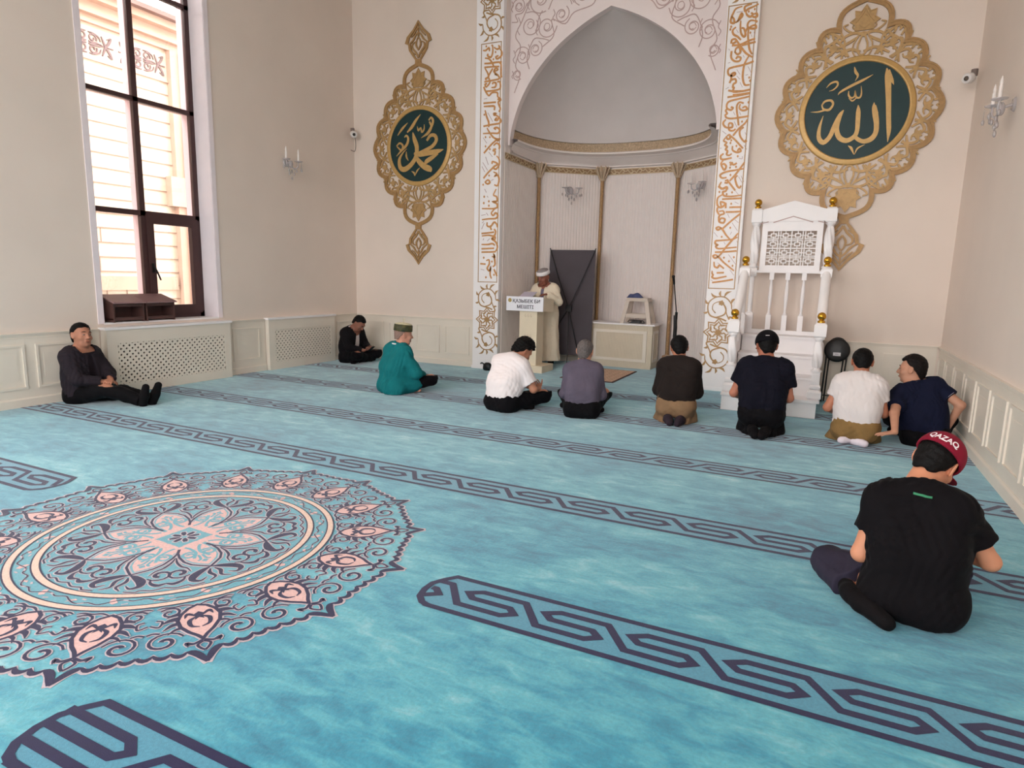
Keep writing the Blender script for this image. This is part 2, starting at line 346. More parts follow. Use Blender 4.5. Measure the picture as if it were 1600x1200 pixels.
# field of arabesques and the eight petalled flower
for k in range(8):
    S = sec(math.radians(22.5+45*k), 8)
    pet = [(1.0, .235), (.86, .30), (.66, .37), (.44, .42), (.2, .455), (0, .49)]
    P = [S(-t, r) for t, r in pet]+[S(t, r) for t, r in pet[-2::-1]]
    fl.poly([(CX, CY)]+P, fp, H2, mi=TEAL)
    fl.ribbon(P, .030, fp, H2+.0001, mi=HALO); fl.ribbon(P, .013, fp, H3, mi=NAVY)
    inner = [(.82, .20), (.72, .29), (.55, .35), (.36, .395), (.15, .43), (0, .455)]
    Pi = [S(-t, r) for t, r in inner]+[S(t, r) for t, r in inner[-2::-1]]
    fl.poly([(CX, CY)]+Pi, fp, H2+.0003, mi=ROSE)
    line([S(1, .235), S(1, .185)], .016, halo=0, smooth=False)
    for s in (1, -1):
        cx, cy = S(s*.42, .29); th = math.atan2(cy-CY, cx-CX)
        line([(*q, .018) for q in spiral(cx, cy, .045, .012, th+PI+s*.6, -s*1.3, 14)], .018, mi=TEAL, halo=0, smooth=False)
        line([S(s*.62, .17), S(s*.3, .2), S(s*.12, .27), S(s*.3, .345)], .017, mi=TEAL, halo=0)
        line([S(s*.08, .31), S(s*.1, .37), S(s*.22, .385)], .014, mi=TEAL, halo=0)
        # heavy commas from the petal tips
        line([(*S(s*.03, .495), .010), (*S(s*.22, .515), .034), (*S(s*.44, .56), .046), (*S(s*.5, .61), .03), (*S(s*.36, .635), .016), (*S(s*.22, .605), .004)], .03)
        line([(*S(s*.05, .52), .008), (*S(s*.12, .565), .02), (*S(s*.06, .62), .014), (*S(s*.2, .655), .006)], .014)
        line([(*S(s*.98, .30), .006), (*S(s*.9, .36), .012), (*S(s*.74, .42), .014), (*S(s*.58, .45), .010), (*S(s*.5, .5), .004)], .012)
        cx, cy = S(s*.78, .50); th = math.atan2(cy-CY, cx-CX)
        line([(*q, .010+.014*(i/14)) for i, q in enumerate(spiral(cx, cy, .062, .016, th-s*1.0, s*1.15, 14))], .012, smooth=False)
        line([(*S(s*1.0, .60), .010), (*S(s*.84, .615), .026), (*S(s*.68, .585), .016), (*S(s*.62, .54), .004)], .018)
        line([S(s*1, .645), S(s*.8, .665), S(s*.6, .655), S(s*.5, .672), S(s*.3, .665)], .009)
    fl.poly([S(-.12, .395), S(0, .415), S(.12, .395), S(0, .375)], fp, H3, mi=TEAL)
for s in (1, -1):       # woven rose bars across the heart of the flower
    for a in (math.radians(42), math.radians(132)):
        dx, dy = math.cos(a+PI/4), math.sin(a+PI/4); o_ = s*.135
        fl.ribbon([(CX+o_*dx-t*dy, CY+o_*dy+t*dx) for t in (-.34, .34)], .05, fp, H3-.0002, mi=ROSE)
a0 = math.radians(42)
fl.poly([(CX+.15*math.cos(a0+PI/2*k), CY+.15*math.sin(a0+PI/2*k)) for k in range(4)], fp, H3, mi=TEAL)
for k in range(8):
    a = 2*PI*k/8+.2
    fl.ribbon([(CX+.022*math.cos(a), CY+.022*math.sin(a), .012), (CX+.05*math.cos(a), CY+.05*math.sin(a), .03), (CX+.078*math.cos(a), CY+.078*math.sin(a), .02)], .02, fp, H4, mi=NAVY)
    fl.ribbon([(CX+.016*math.cos(a), CY+.016*math.sin(a), .02), (CX+.05*math.cos(a), CY+.05*math.sin(a), .042), (CX+.087*math.cos(a), CY+.087*math.sin(a), .03)], .03, fp, H3+.0003, mi=HALO)
floor = struct(fl, 'floor', FM)
# ---------------------------------------------------------------- walls
def wall_with_holes(mb, axis, pos, thick, u0, u1, z0, z1, holes):
    """slab on plane axis=pos (thick signed outward), with rectangular holes (ua, ub, za, zb)"""
    us = sorted({u0, u1, *[h[0] for h in holes], *[h[1] for h in holes]}); zs = sorted({z0, z1, *[h[2] for h in holes], *[h[3] for h in holes]})
    a, b = sorted((pos, pos+thick))
    for ua, ub in zip(us, us[1:]):
        run = None
        for za, zb in zip(zs, zs[1:]):
            if any(h[0]-1e-6 <= ua and ub <= h[1]+1e-6 and h[2]-1e-6 <= za and zb <= h[3]+1e-6 for h in holes): continue
            mb.box((a, ua, za), (b, ub, zb)) if axis == 'x' else mb.box((ua, a, za), (ub, b, zb))
WY0, WY1, WZ0, WZ1 = 4.84, 6.49, 0.87, 6.2
w = MB(); wall_with_holes(w, 'x', XL, -0.5, YR, YB, 0, ZC, [(WY0, WY1, WZ0, WZ1)]+[(y-.8, y+.8, .9, 5.9) for y, _ in UNSEEN_WIN_L]); struct(w, 'wall_left', M_WALL)
w = MB(); wall_with_holes(w, 'x', XR, 0.4, YR, YB, 0, ZC, [(y-s/2, y+s/2, .9, 5.9) for y, s in UNSEEN_WIN_R]); struct(w, 'wall_right', M_WALL)
w = MB(); wall_with_holes(w, 'y', YR, -0.4, XL-.5, XR+.4, 0, ZC, [(x-.9, x+.9, .9, 5.9) for x in UNSEEN_WIN_B]); struct(w, 'wall_rear', M_WALL)
# wall facing the viewer, with the prayer niche opening
NX0, NX1 = -4.87, -1.53
w = MB(); w.box((XL-.5, YB, 0), (NX0, YB+.3, ZC)); w.box((NX1, YB, 0), (XR+.4, YB+.3, ZC)); struct(w, 'wall_back', M_WALL)
w = MB(); w.box((XL-.5, YR-.4, ZC), (XR+.4, 12.2, ZC+.2)); struct(w, 'ceiling', M_CEIL)
# niche: pointed arch panel, polygonal lower walls, cornice and half dome
ARCH = [(0, 5.509), (.35, 5.36), (.69, 5.165), (.96, 4.955), (1.24, 4.65), (1.45, 4.31), (1.57, 3.975), (1.615, 3.76)]
def arch_half(z):
    if z <= 3.76: return 1.62
    for (x0, z0), (x1, z1) in zip(ARCH, ARCH[1:]):
        if z1 <= z <= z0: return x0+(x1-x0)*(z0-z)/(z0-z1)
    return 0.0
AX = -3.22
arch_s = spline([(-x, z) for x, z in ARCH[::-1]], 4)[:-1]+[(0, 5.509)]+spline(ARCH, 4)[1:]
w = MB(); YA = 9.70
apts = [(AX+x, z) for x, z in arch_s]
top = 6.85
vs = []; fs = []
for y in (YA, YA+.12):
    vs += [(x, y, z) for x, z in apts]+[(x, y, top) for x, z in apts]
n = len(apts)
for i in range(n-1):
    fs += [(i, i+1, n+i+1, n+i), (2*n+i, 3*n+i, 3*n+i+1, 2*n+i+1), (i, 2*n+i, 2*n+i+1, i+1)]
w.add(vs, fs)
for s in (0, 1):
    xe = NX0 if s == 0 else NX1; x_in = apts[0][0] if s == 0 else apts[-1][0]
    w.box((min(xe, x_in), YA+.001, 3.66), (max(xe, x_in), YA+.119, top-.01))
    xq = AX+(-1.63 if s == 0 else 1.63); w.box((min(xe, xq), YA+.118, 3.68), (max(xe, xq), YA+.42, 4.4))
o = struct(w, 'trim_1', M_PLAST); tag(o, 'white pointed arch panel with carved scrollwork above the prayer niche', 'arch panel')
g = MB(); ap = lambda u, v, h: (AX+u, YA-h, v)
random.seed(3)
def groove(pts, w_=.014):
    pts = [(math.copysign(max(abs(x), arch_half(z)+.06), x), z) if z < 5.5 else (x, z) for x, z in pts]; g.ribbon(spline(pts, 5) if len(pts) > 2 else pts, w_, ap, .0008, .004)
for s in (1, -1):
    G = lambda l, w_=.014: groove([(s*(x), z) for x, z in l], w_)
    # carved scrolls filling the spandrel, out from the corner
    for cx, cz, r, a, t in ((1.42, 4.98, .15, .4, 1.6), (1.2, 5.06, .12, 2.0, 1.5), (1.3, 5.42, .2, 1.2, 1.4), (1.02, 5.36, .17, 3.2, 1.5), (.78, 5.5, .13, 2.2, 1.4), (1.5, 5.72, .12, 0, 1.5), (1.14, 5.76, .2, 4.2, 1.3), (.78, 5.86, .2, 1.0, 1.4), (.46, 5.72, .14, 5.0, 1.5), (.4, 6.1, .2, 2.0, 1.4), (1.4, 6.2, .22, .6, 1.4), (.95, 6.3, .22, 3.0, 1.4), (.15, 5.8, .1, 1.6, 1.2), (1.5, 4.72, .09, 4.0, 1.3)):
        groove([(s*x, z) for x, z in spiral(cx, cz, r, r*.25, a, t, 16)], .014)
        groove([(s*x, z) for x, z in ((cx+r*.9, cz-r*.6), (cx+r*1.1, cz-r*.2), (cx+r*.85, cz+r*.2), (cx+r*1.05, cz+r*.7))], .012)
        groove([(s*(cx+.05*math.cos(q)), cz+.05*math.sin(q)) for q in (0, 1.2, 2.4, 3.6, 4.8, 6.0)], .01)
    G([(1.55, 4.45), (1.46, 4.7), (1.54, 4.86), (1.46, 5.12), (1.55, 5.3), (1.42, 5.55), (1.3, 5.9), (1.48, 6.4)]); G([(1.3, 4.78), (1.34, 4.95), (1.24, 5.2), (1.1, 5.2), (.98, 5.16)])
    G([(1.08, 5.08), (.9, 5.22), (.94, 5.45), (.72, 5.36), (.58, 5.5), (.3, 5.56), (.2, 5.68), (0, 5.66)]); G([(1.0, 5.6), (.9, 5.75), (.64, 5.7), (.55, 5.95), (.25, 5.92), (.1, 6.1)])
    G([(1.62, 5.5), (1.52, 5.5), (1.56, 5.6), (1.44, 5.62), (1.36, 5.75)]); G([(.62, 5.62), (.66, 5.75), (.6, 5.82)]); G([(1.2, 5.3), (1.16, 5.5), (1.1, 5.6)])
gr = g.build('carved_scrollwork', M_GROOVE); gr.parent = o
# lower niche walls: side walls, two chamfers and the back panel, all vertically ribbed
PLAN = [(NX0+.006, YB+.02), (NX0+.006, 10.93), (-3.9, 11.68), (-2.47, 11.68), (NX1-.006, 10.93), (NX1-.006, YB+.02)]
w = MB(); ZW = 3.62
for (xa, ya), (xb, yb) in zip(PLAN, PLAN[1:]):
    L = math.hypot(xb-xa, yb-ya); d = ((xb-xa)/L, (yb-ya)/L); nrm = (d[1], -d[0])   # nrm points into the niche
    cen = (AX, 10.4)
    if (cen[0]-xa)*nrm[0]+(cen[1]-ya)*nrm[1] < 0: nrm = (-nrm[0], -nrm[1])
    # thick backing, run up unseen to the ceiling to block stray skylight
    q = [(xa, ya), (xb, yb), (xb-nrm[0]*.15, yb-nrm[1]*.15), (xa-nrm[0]*.15, ya-nrm[1]*.15)]
    w.add([(x, y, 0) for x, y in q]+[(x, y, ZC) for x, y in q], [(0, 1, 5, 4), (1, 2, 6, 5), (2, 3, 7, 6), (3, 0, 4, 7), (4, 5, 6, 7)])
    nb = max(4, round(L/.055)); st = L/nb
    for i in range(nb):   # ribs
        u0, u1 = i*st+.008, (i+1)*st-.008
        p = [(xa+d[0]*u+nrm[0]*h, ya+d[1]*u+nrm[1]*h) for u, h in ((u0, 0), (u0+.006, .006), (u1-.006, .006), (u1, 0))]
        w.add([(x, y, .12) for x, y in p]+[(x, y, ZW) for x, y in p], [(0, 1, 5, 4), (1, 2, 6, 5), (2, 3, 7, 6)])
struct(w, 'wall_niche', M_NICHE)
def ring(sc, z, k=24):
    """smooth ring of the dome base, scaled by sc about the axis; front ends on the arch plane"""
    out = []
    for i in range(k+1):
        a = PI-PI*i/k; ca, sa = math.cos(a), math.sin(a); e = 0.82
        out.append((AX+1.63*sc*math.copysign(abs(ca)**e, ca), YA+.06+1.68*sc*abs(sa)**e, z))
    return out
def loft(mb, rings, mi=0, smooth=False):
    k = len(rings[0]); vs = [p for r in rings for p in r]
    mb.add(vs, [(i*k+j, i*k+j+1, (i+1)*k+j+1, (i+1)*k+j) for i in range(len(rings)-1) for j in range(k-1)], mi, smooth)
def poly_ring(off, z, k=24):
    """ring following the polygonal plan, pulled in by off"""
    pts = [(NX0+off, YA+.1), (NX0+off, 10.93-off*.4), (-3.9+off*.4, 11.68-off), (-2.47-off*.4, 11.68-off), (NX1-off, 10.93-off*.4), (NX1-off, YA+.1)]
    ls = [0]
    for a, b in zip(pts, pts[1:]): ls.append(ls[-1]+math.hypot(b[0]-a[0], b[1]-a[1]))
    out = []
    for i in range(k+1):
        t = ls[-1]*i/k
        for j in range(5):
            if t <= ls[j+1]+1e-9: f = (t-ls[j])/(ls[j+1]-ls[j]); out.append((pts[j][0]+f*(pts[j+1][0]-pts[j][0]), pts[j][1]+f*(pts[j+1][1]-pts[j][1]), z)); break
    return out
def mixr(a, b, t): return [tuple(p[i]*(1-t)+q[i]*t for i in range(3)) for p, q in zip(a, b)]
RA = lambda z: poly_ring(0.0, z); RB = lambda s, z: ring(s, z)
w = MB()
def mr(t, s, z): return mixr(poly_ring(.0, z), ring(s, z), t)
loft(w, [poly_ring(.005, 3.555), poly_ring(.05, 3.565), poly_ring(.05, 3.585)]); loft(w, [poly_ring(.05, 3.585), mr(.25, .985, 3.60), mr(.35, .98, 3.62), mr(.7, .965, 3.69)], smooth=True)
loft(w, [mr(.7, .965, 3.69), mr(.75, .955, 3.69), mr(.8, .955, 3.705), mr(1, .945, 3.72), mr(1, .92, 3.725), mr(1, .92, 3.75), mr(1, .935, 3.765), mr(1, .995, 3.766), mr(.5, .998, 3.768), mr(0, 1, 3.77)])
o = struct(w, 'trim_2', M_NICHE); tag(o, 'white curved cornice moulding inside the prayer niche', 'cornice')
w = MB(); loft(w, [ring(.995, 3.765), ring(1.0, 3.93)], smooth=True)
M_FRIEZE = mat('gilded frieze', srgb(184, 160, 132), 0.55, 0.1, var=0.3, vscale=45, bump=0.6, bscale=60)
o = struct(w, 'trim_3', M_FRIEZE); tag(o, 'gold patterned frieze at the foot of the niche dome', 'frieze')
w = MB(); rs = []
for i in range(26):
    z = 3.93+(5.535-3.93)*(i/25); rs.append(ring(max(arch_half(z)+.03, .03)/1.63, z))
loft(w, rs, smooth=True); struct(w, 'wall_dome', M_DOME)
# gilded band between the niche columns
M_BAND = M_GOLD2
fb = MB()
for (xa, ya), (xb, yb) in list(zip(PLAN, PLAN[1:])):
    L = math.hypot(xb-xa, yb-ya); d = ((xb-xa)/L, (yb-ya)/L); nrm = (d[1], -d[0])
    if (AX-xa)*nrm[0]+(10.4-ya)*nrm[1] < 0: nrm = (-nrm[0], -nrm[1])
    mp = lambda u, v, h: (xa+d[0]*u+nrm[0]*(h+.007), ya+d[1]*u+nrm[1]*(h+.007), v)
    fb.poly([(0, 3.43), (L, 3.43), (L, 3.535), (0, 3.535)], mp, 0, .004, mi=1)
    for z in (3.437, 3.528): fb.ribbon([(0, z), (L, z)], .012, mp, .004, .012)
    nn = max(3, round(L/.16))
    for i in range(nn):
        u = (i+.5)*L/nn; s = 1 if i % 2 else -1; r = L/nn/2
        fb.ribbon(spline([(u-r, 3.482+s*.03), (u-r*.3, 3.482-s*.03), (u+r*.2, 3.482-s*.02), (u+r*.1, 3.482+s*.02), (u-r*.2, 3.482+s*.02)], 4), .012, mp, .004, .012)
        fb.ribbon(spline([(u-r*.2, 3.482-s*.03), (u+r*.6, 3.482+s*.0), (u+r, 3.482-s*.03)], 4), .012, mp, .004, .012)
o = struct(fb, 'trim_4', [mat('pale gilt', srgb(206, 184, 150), .5, .15), mat('gilded ground', srgb(156, 124, 92), 0.55, 0.1, var=0.15, vscale=30)]); tag(o, 'gilded scroll band running round the niche wall', 'frieze')
# ---------------------------------------------------------------- wainscot, baseboards, chair rail
def wainscot(mb, mp, u0, u1, panels, skip=(), zt=.816, zb=.10):
    """mp(u, z, h): h is the projection from the wall"""
    def bar(ua, ub, za, zb_, h):
        v = [mp(u, z, k) for k in (0, h) for u, z in ((ua, za), (ub, za), (ub, zb_), (ua, zb_))]
        mb.add(v, [(4, 5, 6, 7), (0, 1, 5, 4), (1, 2, 6, 5), (2, 3, 7, 6), (3, 0, 4, 7)])
    bar(u0, u1, zb, zt-.03, .012)
    bar(u0, u1, zt-.03, zt-.012, .022); bar(u0, u1, zt-.012, zt, .034); bar(u0, u1, zt-.06, zt-.05, .016)
    for ua, ub in panels:
        for (a, b, c, d) in ((ua, ub, .20, .225), (ua, ub, .665, .69), (ua, ua+.025, .225, .665), (ub-.025, ub, .225, .665)): bar(a, b, c, d, .026)
        bar(ua+.075, ub-.075, .30, .59, .015)
def split(u0, u1, n, gap=.11):
    wd = (u1-u0-gap*(n+1))/n; return [(u0+gap+i*(wd+gap), u0+gap+i*(wd+gap)+wd) for i in range(n)]
def base(mb, mp, u0, u1):
    v = [mp(u, z, k) for u in (u0, u1) for z, k in ((0, 0), (0, .03), (.085, .03), (.10, .018), (.10, 0))]
    mb.add(v, [(0, 1, 6, 5), (1, 2, 7, 6), (2, 3, 8, 7), (3, 4, 9, 8), (0, 4, 3, 2, 1), (5, 6, 7, 8, 9)])
mpL = lambda u, z, h: (XL+h, u, z); mpR = lambda u, z, h: (XR-h, u, z); mpB = lambda u, z, h: (u, YB-h, z)
w = MB()
for a, b, n in ((YR, 4.76, 13), (6.6, 7.33, 1), (8.88, YB-.03, 1)): wainscot(w, mpL, a, b, split(a, b, n))
o = struct(w, 'trim_5', M_WAIN); tag(o, 'ivory panelled wainscot along the left wall', 'wainscot')
w = MB(); wainscot(w, mpB, XL+.034, -5.345, split(XL+.034, -5.345, 4)); wainscot(w, mpB, -1.12, XR-.034, split(-1.12, XR-.034, 4))
o = struct(w, 'trim_6', M_WAIN); tag(o, 'ivory panelled wainscot along the far wall', 'wainscot')
w = MB(); wainscot(w, mpR, YR, YB, split(YR, YB, 24, .1)); o = struct(w, 'trim_7', M_WAIN); tag(o, 'ivory panelled wainscot along the right wall', 'wainscot')
w = MB(); base(w, mpL, YR, 4.76); base(w, mpL, 6.6, 7.33); base(w, mpL, 8.88, YB-.03); struct(w, 'baseboard_left', M_WAIN)
w = MB(); base(w, mpB, XL+.03, -5.345); base(w, mpB, -1.12, XR-.03); struct(w, 'baseboard_back', M_WAIN)
w = MB(); base(w, mpR, YR, YB); struct(w, 'baseboard_right', M_WAIN)
w = MB()
for (xa, ya), (xb, yb) in list(zip(PLAN, PLAN[1:])):
    L = math.hypot(xb-xa, yb-ya); d = ((xb-xa)/L, (yb-ya)/L); nrm = (d[1], -d[0])
    if (AX-xa)*nrm[0]+(10.4-ya)*nrm[1] < 0: nrm = (-nrm[0], -nrm[1])
    base(w, lambda u, z, h: (xa+d[0]*u+nrm[0]*h, ya+d[1]*u+nrm[1]*h, z), .0, L)
struct(w, 'baseboard_niche', M_WAIN)
ALLAH=[[422,4219,11,437,4143,55,453,4053,66,477,3859,58,502,3633,53,520,3481,47,521,3345,6],[451,4201,11,491,4079,33,518,4017,3],[325,3828,6,329,3768,42,355,3675,62,377,3567,56,377,3461,56,328,3389,62,245,3371,51,170,3415,43,148,3463,29],[343,3796,14,384,3695,3],[151,3814,9,159,3737,49,165,3630,52,168,3507,49,140,3433,52,57,3392,58,-27,3437,59,-66,3541,53,-49,3663,41,-9,3767,12],[-9,3767,12,-46,3709,44,-93,3589,53,-139,3452,53,-207,3387,57,-264,3446,51,-269,3572,36,-238,3717,6],[27,3992,9,32,3939,20,67,3905,20,98,3925,17,99,3985,11,117,3915,20,157,3901,20,173,3948,17,161,4039,4],[35,3908,7,79,3869,17,121,3900,9],[-92,3955,3,-66,3989,23,36,4044,32,185,4111,28,280,4161,3],[63,4274,6,83,4212,31,112,4164,23,87,4104,3],[-233,4056,6,-186,4105,21,-122,4117,23,-106,4074,20,-149,4025,15,-199,4012,4],[-265,3852,18,-232,3892,24,-166,3896,27,-137,3848,24,-178,3785,30,-245,3800,21,-268,3852,15],[-222,3786,21,-302,3769,18,-392,3774,3],[85,3328,6,124,3295,29,161,3215,4],[166,3215,4,197,3290,20,275,3331,3]]
MUH=[[-6459,4223,6,-6550,4135,46,-6642,4024,53,-6731,3952,20],[-6721,4107,7,-6831,4020,40,-6932,3914,13],[-6957,3739,20,-6889,3785,30,-6823,3738,33,-6857,3666,30,-6944,3730,20],[-6788,3873,20,-6748,3901,30,-6709,3846,40,-6742,3751,47,-6850,3661,37,-6959,3572,7],[-6750,3639,13,-6750,3554,33,-6710,3486,7],[-6524,4035,10,-6501,3969,33,-6453,4004,23,-6433,3938,32,-6388,3974,26,-6382,4055,10],[-6292,4115,26,-6244,4154,32,-6206,4100,41,-6234,4026,38,-6279,4093,26],[-6209,4062,38,-6298,3921,51,-6446,3839,6],[-6330,3789,39,-6259,3867,51,-6170,3861,57,-6141,3782,57,-6220,3692,58,-6355,3641,52,-6518,3594,33],[-5998,3627,13,-6131,3602,76,-6323,3587,84,-6486,3576,78,-6591,3598,33],[-6105,3564,25,-6242,3500,71,-6339,3448,71,-6362,3402,19],[-6568,3583,26,-6502,3475,79,-6388,3377,98,-6274,3324,97,-6242,3278,26],[-6616,3944,13,-6583,3832,72,-6534,3699,79,-6551,3543,72,-6651,3417,80,-6785,3344,87,-6879,3381,74,-6898,3510,54,-6833,3607,27,-6743,3686,7],[-6641,3305,10,-6591,3276,30,-6575,3223,7],[-6572,3233,7,-6525,3310,26,-6473,3355,7]]
INR=[[-1141,5134,17,-1193,5113,17,-1261,5094,17,-1304,5071,17,-1312,5121,17,-1274,5140,17,-1225,5147,17],[-1299,5070,17,-1274,5018,17,-1233,4993,17,-1205,5018,17,-1227,5041,17],[-1205,5018,17,-1156,5021,17,-1148,4986,17,-1182,4981,17,-1213,5000,17],[-1344,5135,17,-1422,5118,17,-1454,5064,17,-1475,5008,17,-1476,4959,17,-1434,4943,17,-1438,4993,17,-1466,5026,17],[-1435,4948,17,-1390,4957,17,-1334,5017,17,-1347,5048,17,-1369,5007,17,-1390,4957,17],[-1350,4961,17,-1349,4892,17,-1332,4801,17,-1294,4757,17,-1276,4784,17,-1301,4856,17,-1333,4870,17],[-1148,4928,17,-1219,4947,17,-1256,4918,17,-1253,4869,17,-1201,4843,17,-1151,4846,17,-1164,4881,17,-1213,4874,17,-1232,4857,17],[-1253,4869,17,-1278,4814,17,-1283,4756,17],[-1405,4890,17,-1443,4856,17,-1429,4804,17,-1375,4768,17,-1331,4722,17],[-1151,4714,17,-1229,4700,17,-1337,4664,17,-1438,4667,18],[-1142,4674,17,-1226,4665,17,-1315,4651,17],[-1451,4693,18,-1444,4737,17,-1403,4742,17,-1391,4710,17,-1440,4687,18],[-1393,4740,17,-1359,4686,17,-1313,4621,17,-1247,4544,17,-1167,4490,17],[-1242,4858,17,-1244,4760,17,-1225,4650,17,-1210,4589,17,-1175,4526,17],[-1395,4572,17,-1384,4620,17,-1344,4635,17,-1324,4573,17,-1358,4547,17,-1396,4582,17],[-1438,4597,18,-1437,4517,18,-1392,4467,17,-1331,4460,17,-1313,4497,17,-1355,4517,17,-1374,4490,17],[-1148,4438,17,-1207,4420,17,-1306,4402,17,-1417,4389,18,-1462,4369,18,-1457,4308,18,-1409,4283,18,-1369,4299,18,-1381,4320,18,-1416,4304,18,-1416,4243,18,-1433,4195,18],[-1214,4510,17,-1257,4426,17,-1270,4338,17,-1268,4238,17,-1236,4154,17,-1175,4148,17],[-1415,4233,18,-1364,4238,18,-1351,4196,18,-1380,4179,18,-1387,4139,18,-1371,4128,18,-1384,4088,18,-1352,4075,18,-1260,4076,17,-1165,4087,17],[-1380,4037,18,-1277,4038,17,-1161,4047,17],[-1479,4905,3,-1467,4903,25,-1454,4902,3],[-1487,4871,3,-1474,4870,25,-1462,4868,3],[-1229,4798,3,-1217,4796,24,-1205,4794,3],[-1199,4241,3,-1187,4239,24,-1175,4238,3],[-1186,4199,3,-1174,4198,24,-1162,4197,3],[-1270,5061,3,-1258,5060,24,-1246,5058,3],[-1197,5080,3,-1185,5078,24,-1173,5076,3],[-1160,4925,3,-1148,4923,24,-1136,4921,3],[-1447,4017,17,-1304,4025,16,-1165,4039,16],[-1442,4103,17,-1375,4086,17,-1233,4078,16,-1169,4087,16],[-1162,4001,16,-1301,3982,16,-1410,3964,17,-1446,3930,17,-1441,3875,17,-1390,3848,17,-1364,3873,17,-1393,3887,17],[-1441,3869,17,-1456,3843,17,-1436,3808,17,-1457,3788,17,-1438,3754,17,-1381,3738,17,-1282,3741,17,-1153,3752,16],[-1231,3921,16,-1287,3937,16,-1316,3896,17,-1310,3820,17,-1293,3742,17,-1274,3642,17],[-1274,3914,16,-1281,3861,16,-1235,3829,16,-1181,3841,16,-1206,3876,16,-1243,3863,16],[-1447,3732,17,-1478,3691,17,-1457,3645,17,-1416,3620,17],[-1406,3630,17,-1399,3679,17,-1359,3670,17,-1356,3626,17,-1400,3618,17,-1380,3584,17,-1336,3581,17,-1310,3601,17],[-1165,3710,16,-1199,3658,16,-1271,3598,17,-1336,3514,17],[-1207,3615,16,-1253,3574,17,-1241,3497,17,-1186,3427,16,-1159,3431,16,-1177,3448,16],[-1414,3520,17,-1382,3529,17,-1373,3484,17,-1405,3475,17,-1425,3515,17],[-1381,3523,17,-1304,3457,17,-1196,3340,17],[-1430,3499,17,-1454,3456,17,-1413,3431,17,-1433,3399,17,-1403,3375,17,-1418,3342,17,-1394,3318,17,-1401,3274,17,-1367,3261,17,-1335,3282,17],[-1332,3381,17,-1327,3326,17,-1269,3294,17,-1221,3308,17,-1240,3342,17,-1265,3311,17],[-1442,3288,17,-1479,3256,17,-1453,3210,17,-1331,3226,17],[-1441,3198,17,-1466,3154,17,-1420,3073,17,-1395,3117,17,-1426,3152,17,-1459,3143,17],[-1354,3171,17,-1301,3135,17,-1259,3155,17],[-1345,3126,17,-1315,3169,17],[-1160,3161,17,-1209,3085,17,-1269,2999,17,-1335,2923,17],[-1159,3077,17,-1285,3061,17,-1395,3044,17,-1466,3008,17,-1440,2967,17,-1378,2970,17],[-1235,2991,17,-1265,2954,17,-1236,2862,17,-1200,2827,17,-1180,2855,17],[-1397,2925,17,-1364,2935,17,-1362,2901,17,-1401,2903,17],[-1358,2924,17,-1253,2795,17],[-1442,2916,17,-1466,2860,17,-1424,2824,17,-1369,2845,17,-1355,2810,17],[-1246,3689,3,-1234,3688,24,-1222,3687,3],[-1184,3928,3,-1172,3927,24,-1160,3925,3],[-1366,3456,3,-1354,3455,25,-1342,3454,3],[-1375,3423,3,-1362,3422,25,-1350,3421,3],[-1294,3379,3,-1281,3378,24,-1269,3377,3],[-1267,3244,3,-1254,3243,24,-1242,3243,3],[-1343,3002,3,-1330,3001,25,-1318,3001,3],[-1278,3105,3,-1266,3105,25,-1253,3104,3],[-1356,3098,3,-1343,3098,25,-1331,3097,3],[-1484,2855,17,-1426,2817,17,-1368,2839,17,-1376,2791,17,-1412,2780,17,-1396,2731,17,-1299,2716,17,-1164,2730,17],[-1416,2683,17,-1297,2686,17,-1160,2688,17],[-1421,2744,17,-1478,2698,17,-1471,2600,17,-1420,2574,17,-1369,2621,17,-1432,2647,17,-1421,2586,17],[-1364,2633,17,-1359,2560,17],[-1312,2571,17,-1228,2572,17,-1151,2570,17],[-1355,2509,17,-1247,2509,17,-1153,2513,17],[-1469,2575,17,-1471,2526,17,-1443,2477,17],[-1446,2520,17,-1392,2525,17,-1377,2488,17,-1425,2470,17,-1441,2440,17,-1430,2379,17,-1374,2365,17,-1360,2414,17,-1409,2427,17,-1425,2397,17],[-1162,2483,17,-1274,2388,17,-1380,2286,17],[-1393,2292,17,-1437,2311,17,-1466,2293,17,-1440,2268,17,-1393,2286,17,-1332,2205,17,-1253,2119,17],[-1171,2222,17,-1220,2155,17,-1297,2057,17,-1407,1902,17],[-1173,2167,17,-1254,2137,17,-1399,2125,17,-1460,2119,17,-1463,2082,17,-1431,2063,17,-1454,2045,17,-1421,2014,17,-1306,2020,17,-1174,2033,17],[-1460,1964,17,-1302,1971,17,-1171,1983,17],[-1406,1895,17,-1445,1926,17,-1481,1913,17,-1454,1882,17,-1406,1895,17,-1327,1821,17,-1185,1711,17],[-1463,1832,17,-1452,1769,17,-1408,1751,17,-1386,1783,17,-1321,1740,17],[-1479,1706,17,-1476,1668,17,-1462,1649,17,-1472,1618,17,-1434,1600,17,-1361,1614,17,-1277,1634,17],[-1415,1679,17,-1317,1684,17],[-1467,1542,17,-1332,1564,17,-1188,1592,17],[-1303,2770,4,-1291,2770,24,-1279,2770,4],[-1472,2782,4,-1460,2782,24,-1448,2782,4],[-1303,2620,4,-1291,2619,24,-1279,2619,4],[-1345,1890,4,-1332,1890,24,-1320,1890,4],[-1221,1779,4,-1209,1779,24,-1197,1779,4],[-1274,1840,4,-1262,1841,24,-1250,1841,4],[-1396,2175,4,-1384,2175,24,-1372,2175,4],[-1373,2749,4,-1361,2748,24,-1349,2748,4],[-1212,1897,4,-1200,1897,24,-1188,1897,4],[-1291,2297,4,-1279,2297,24,-1267,2297,4]]
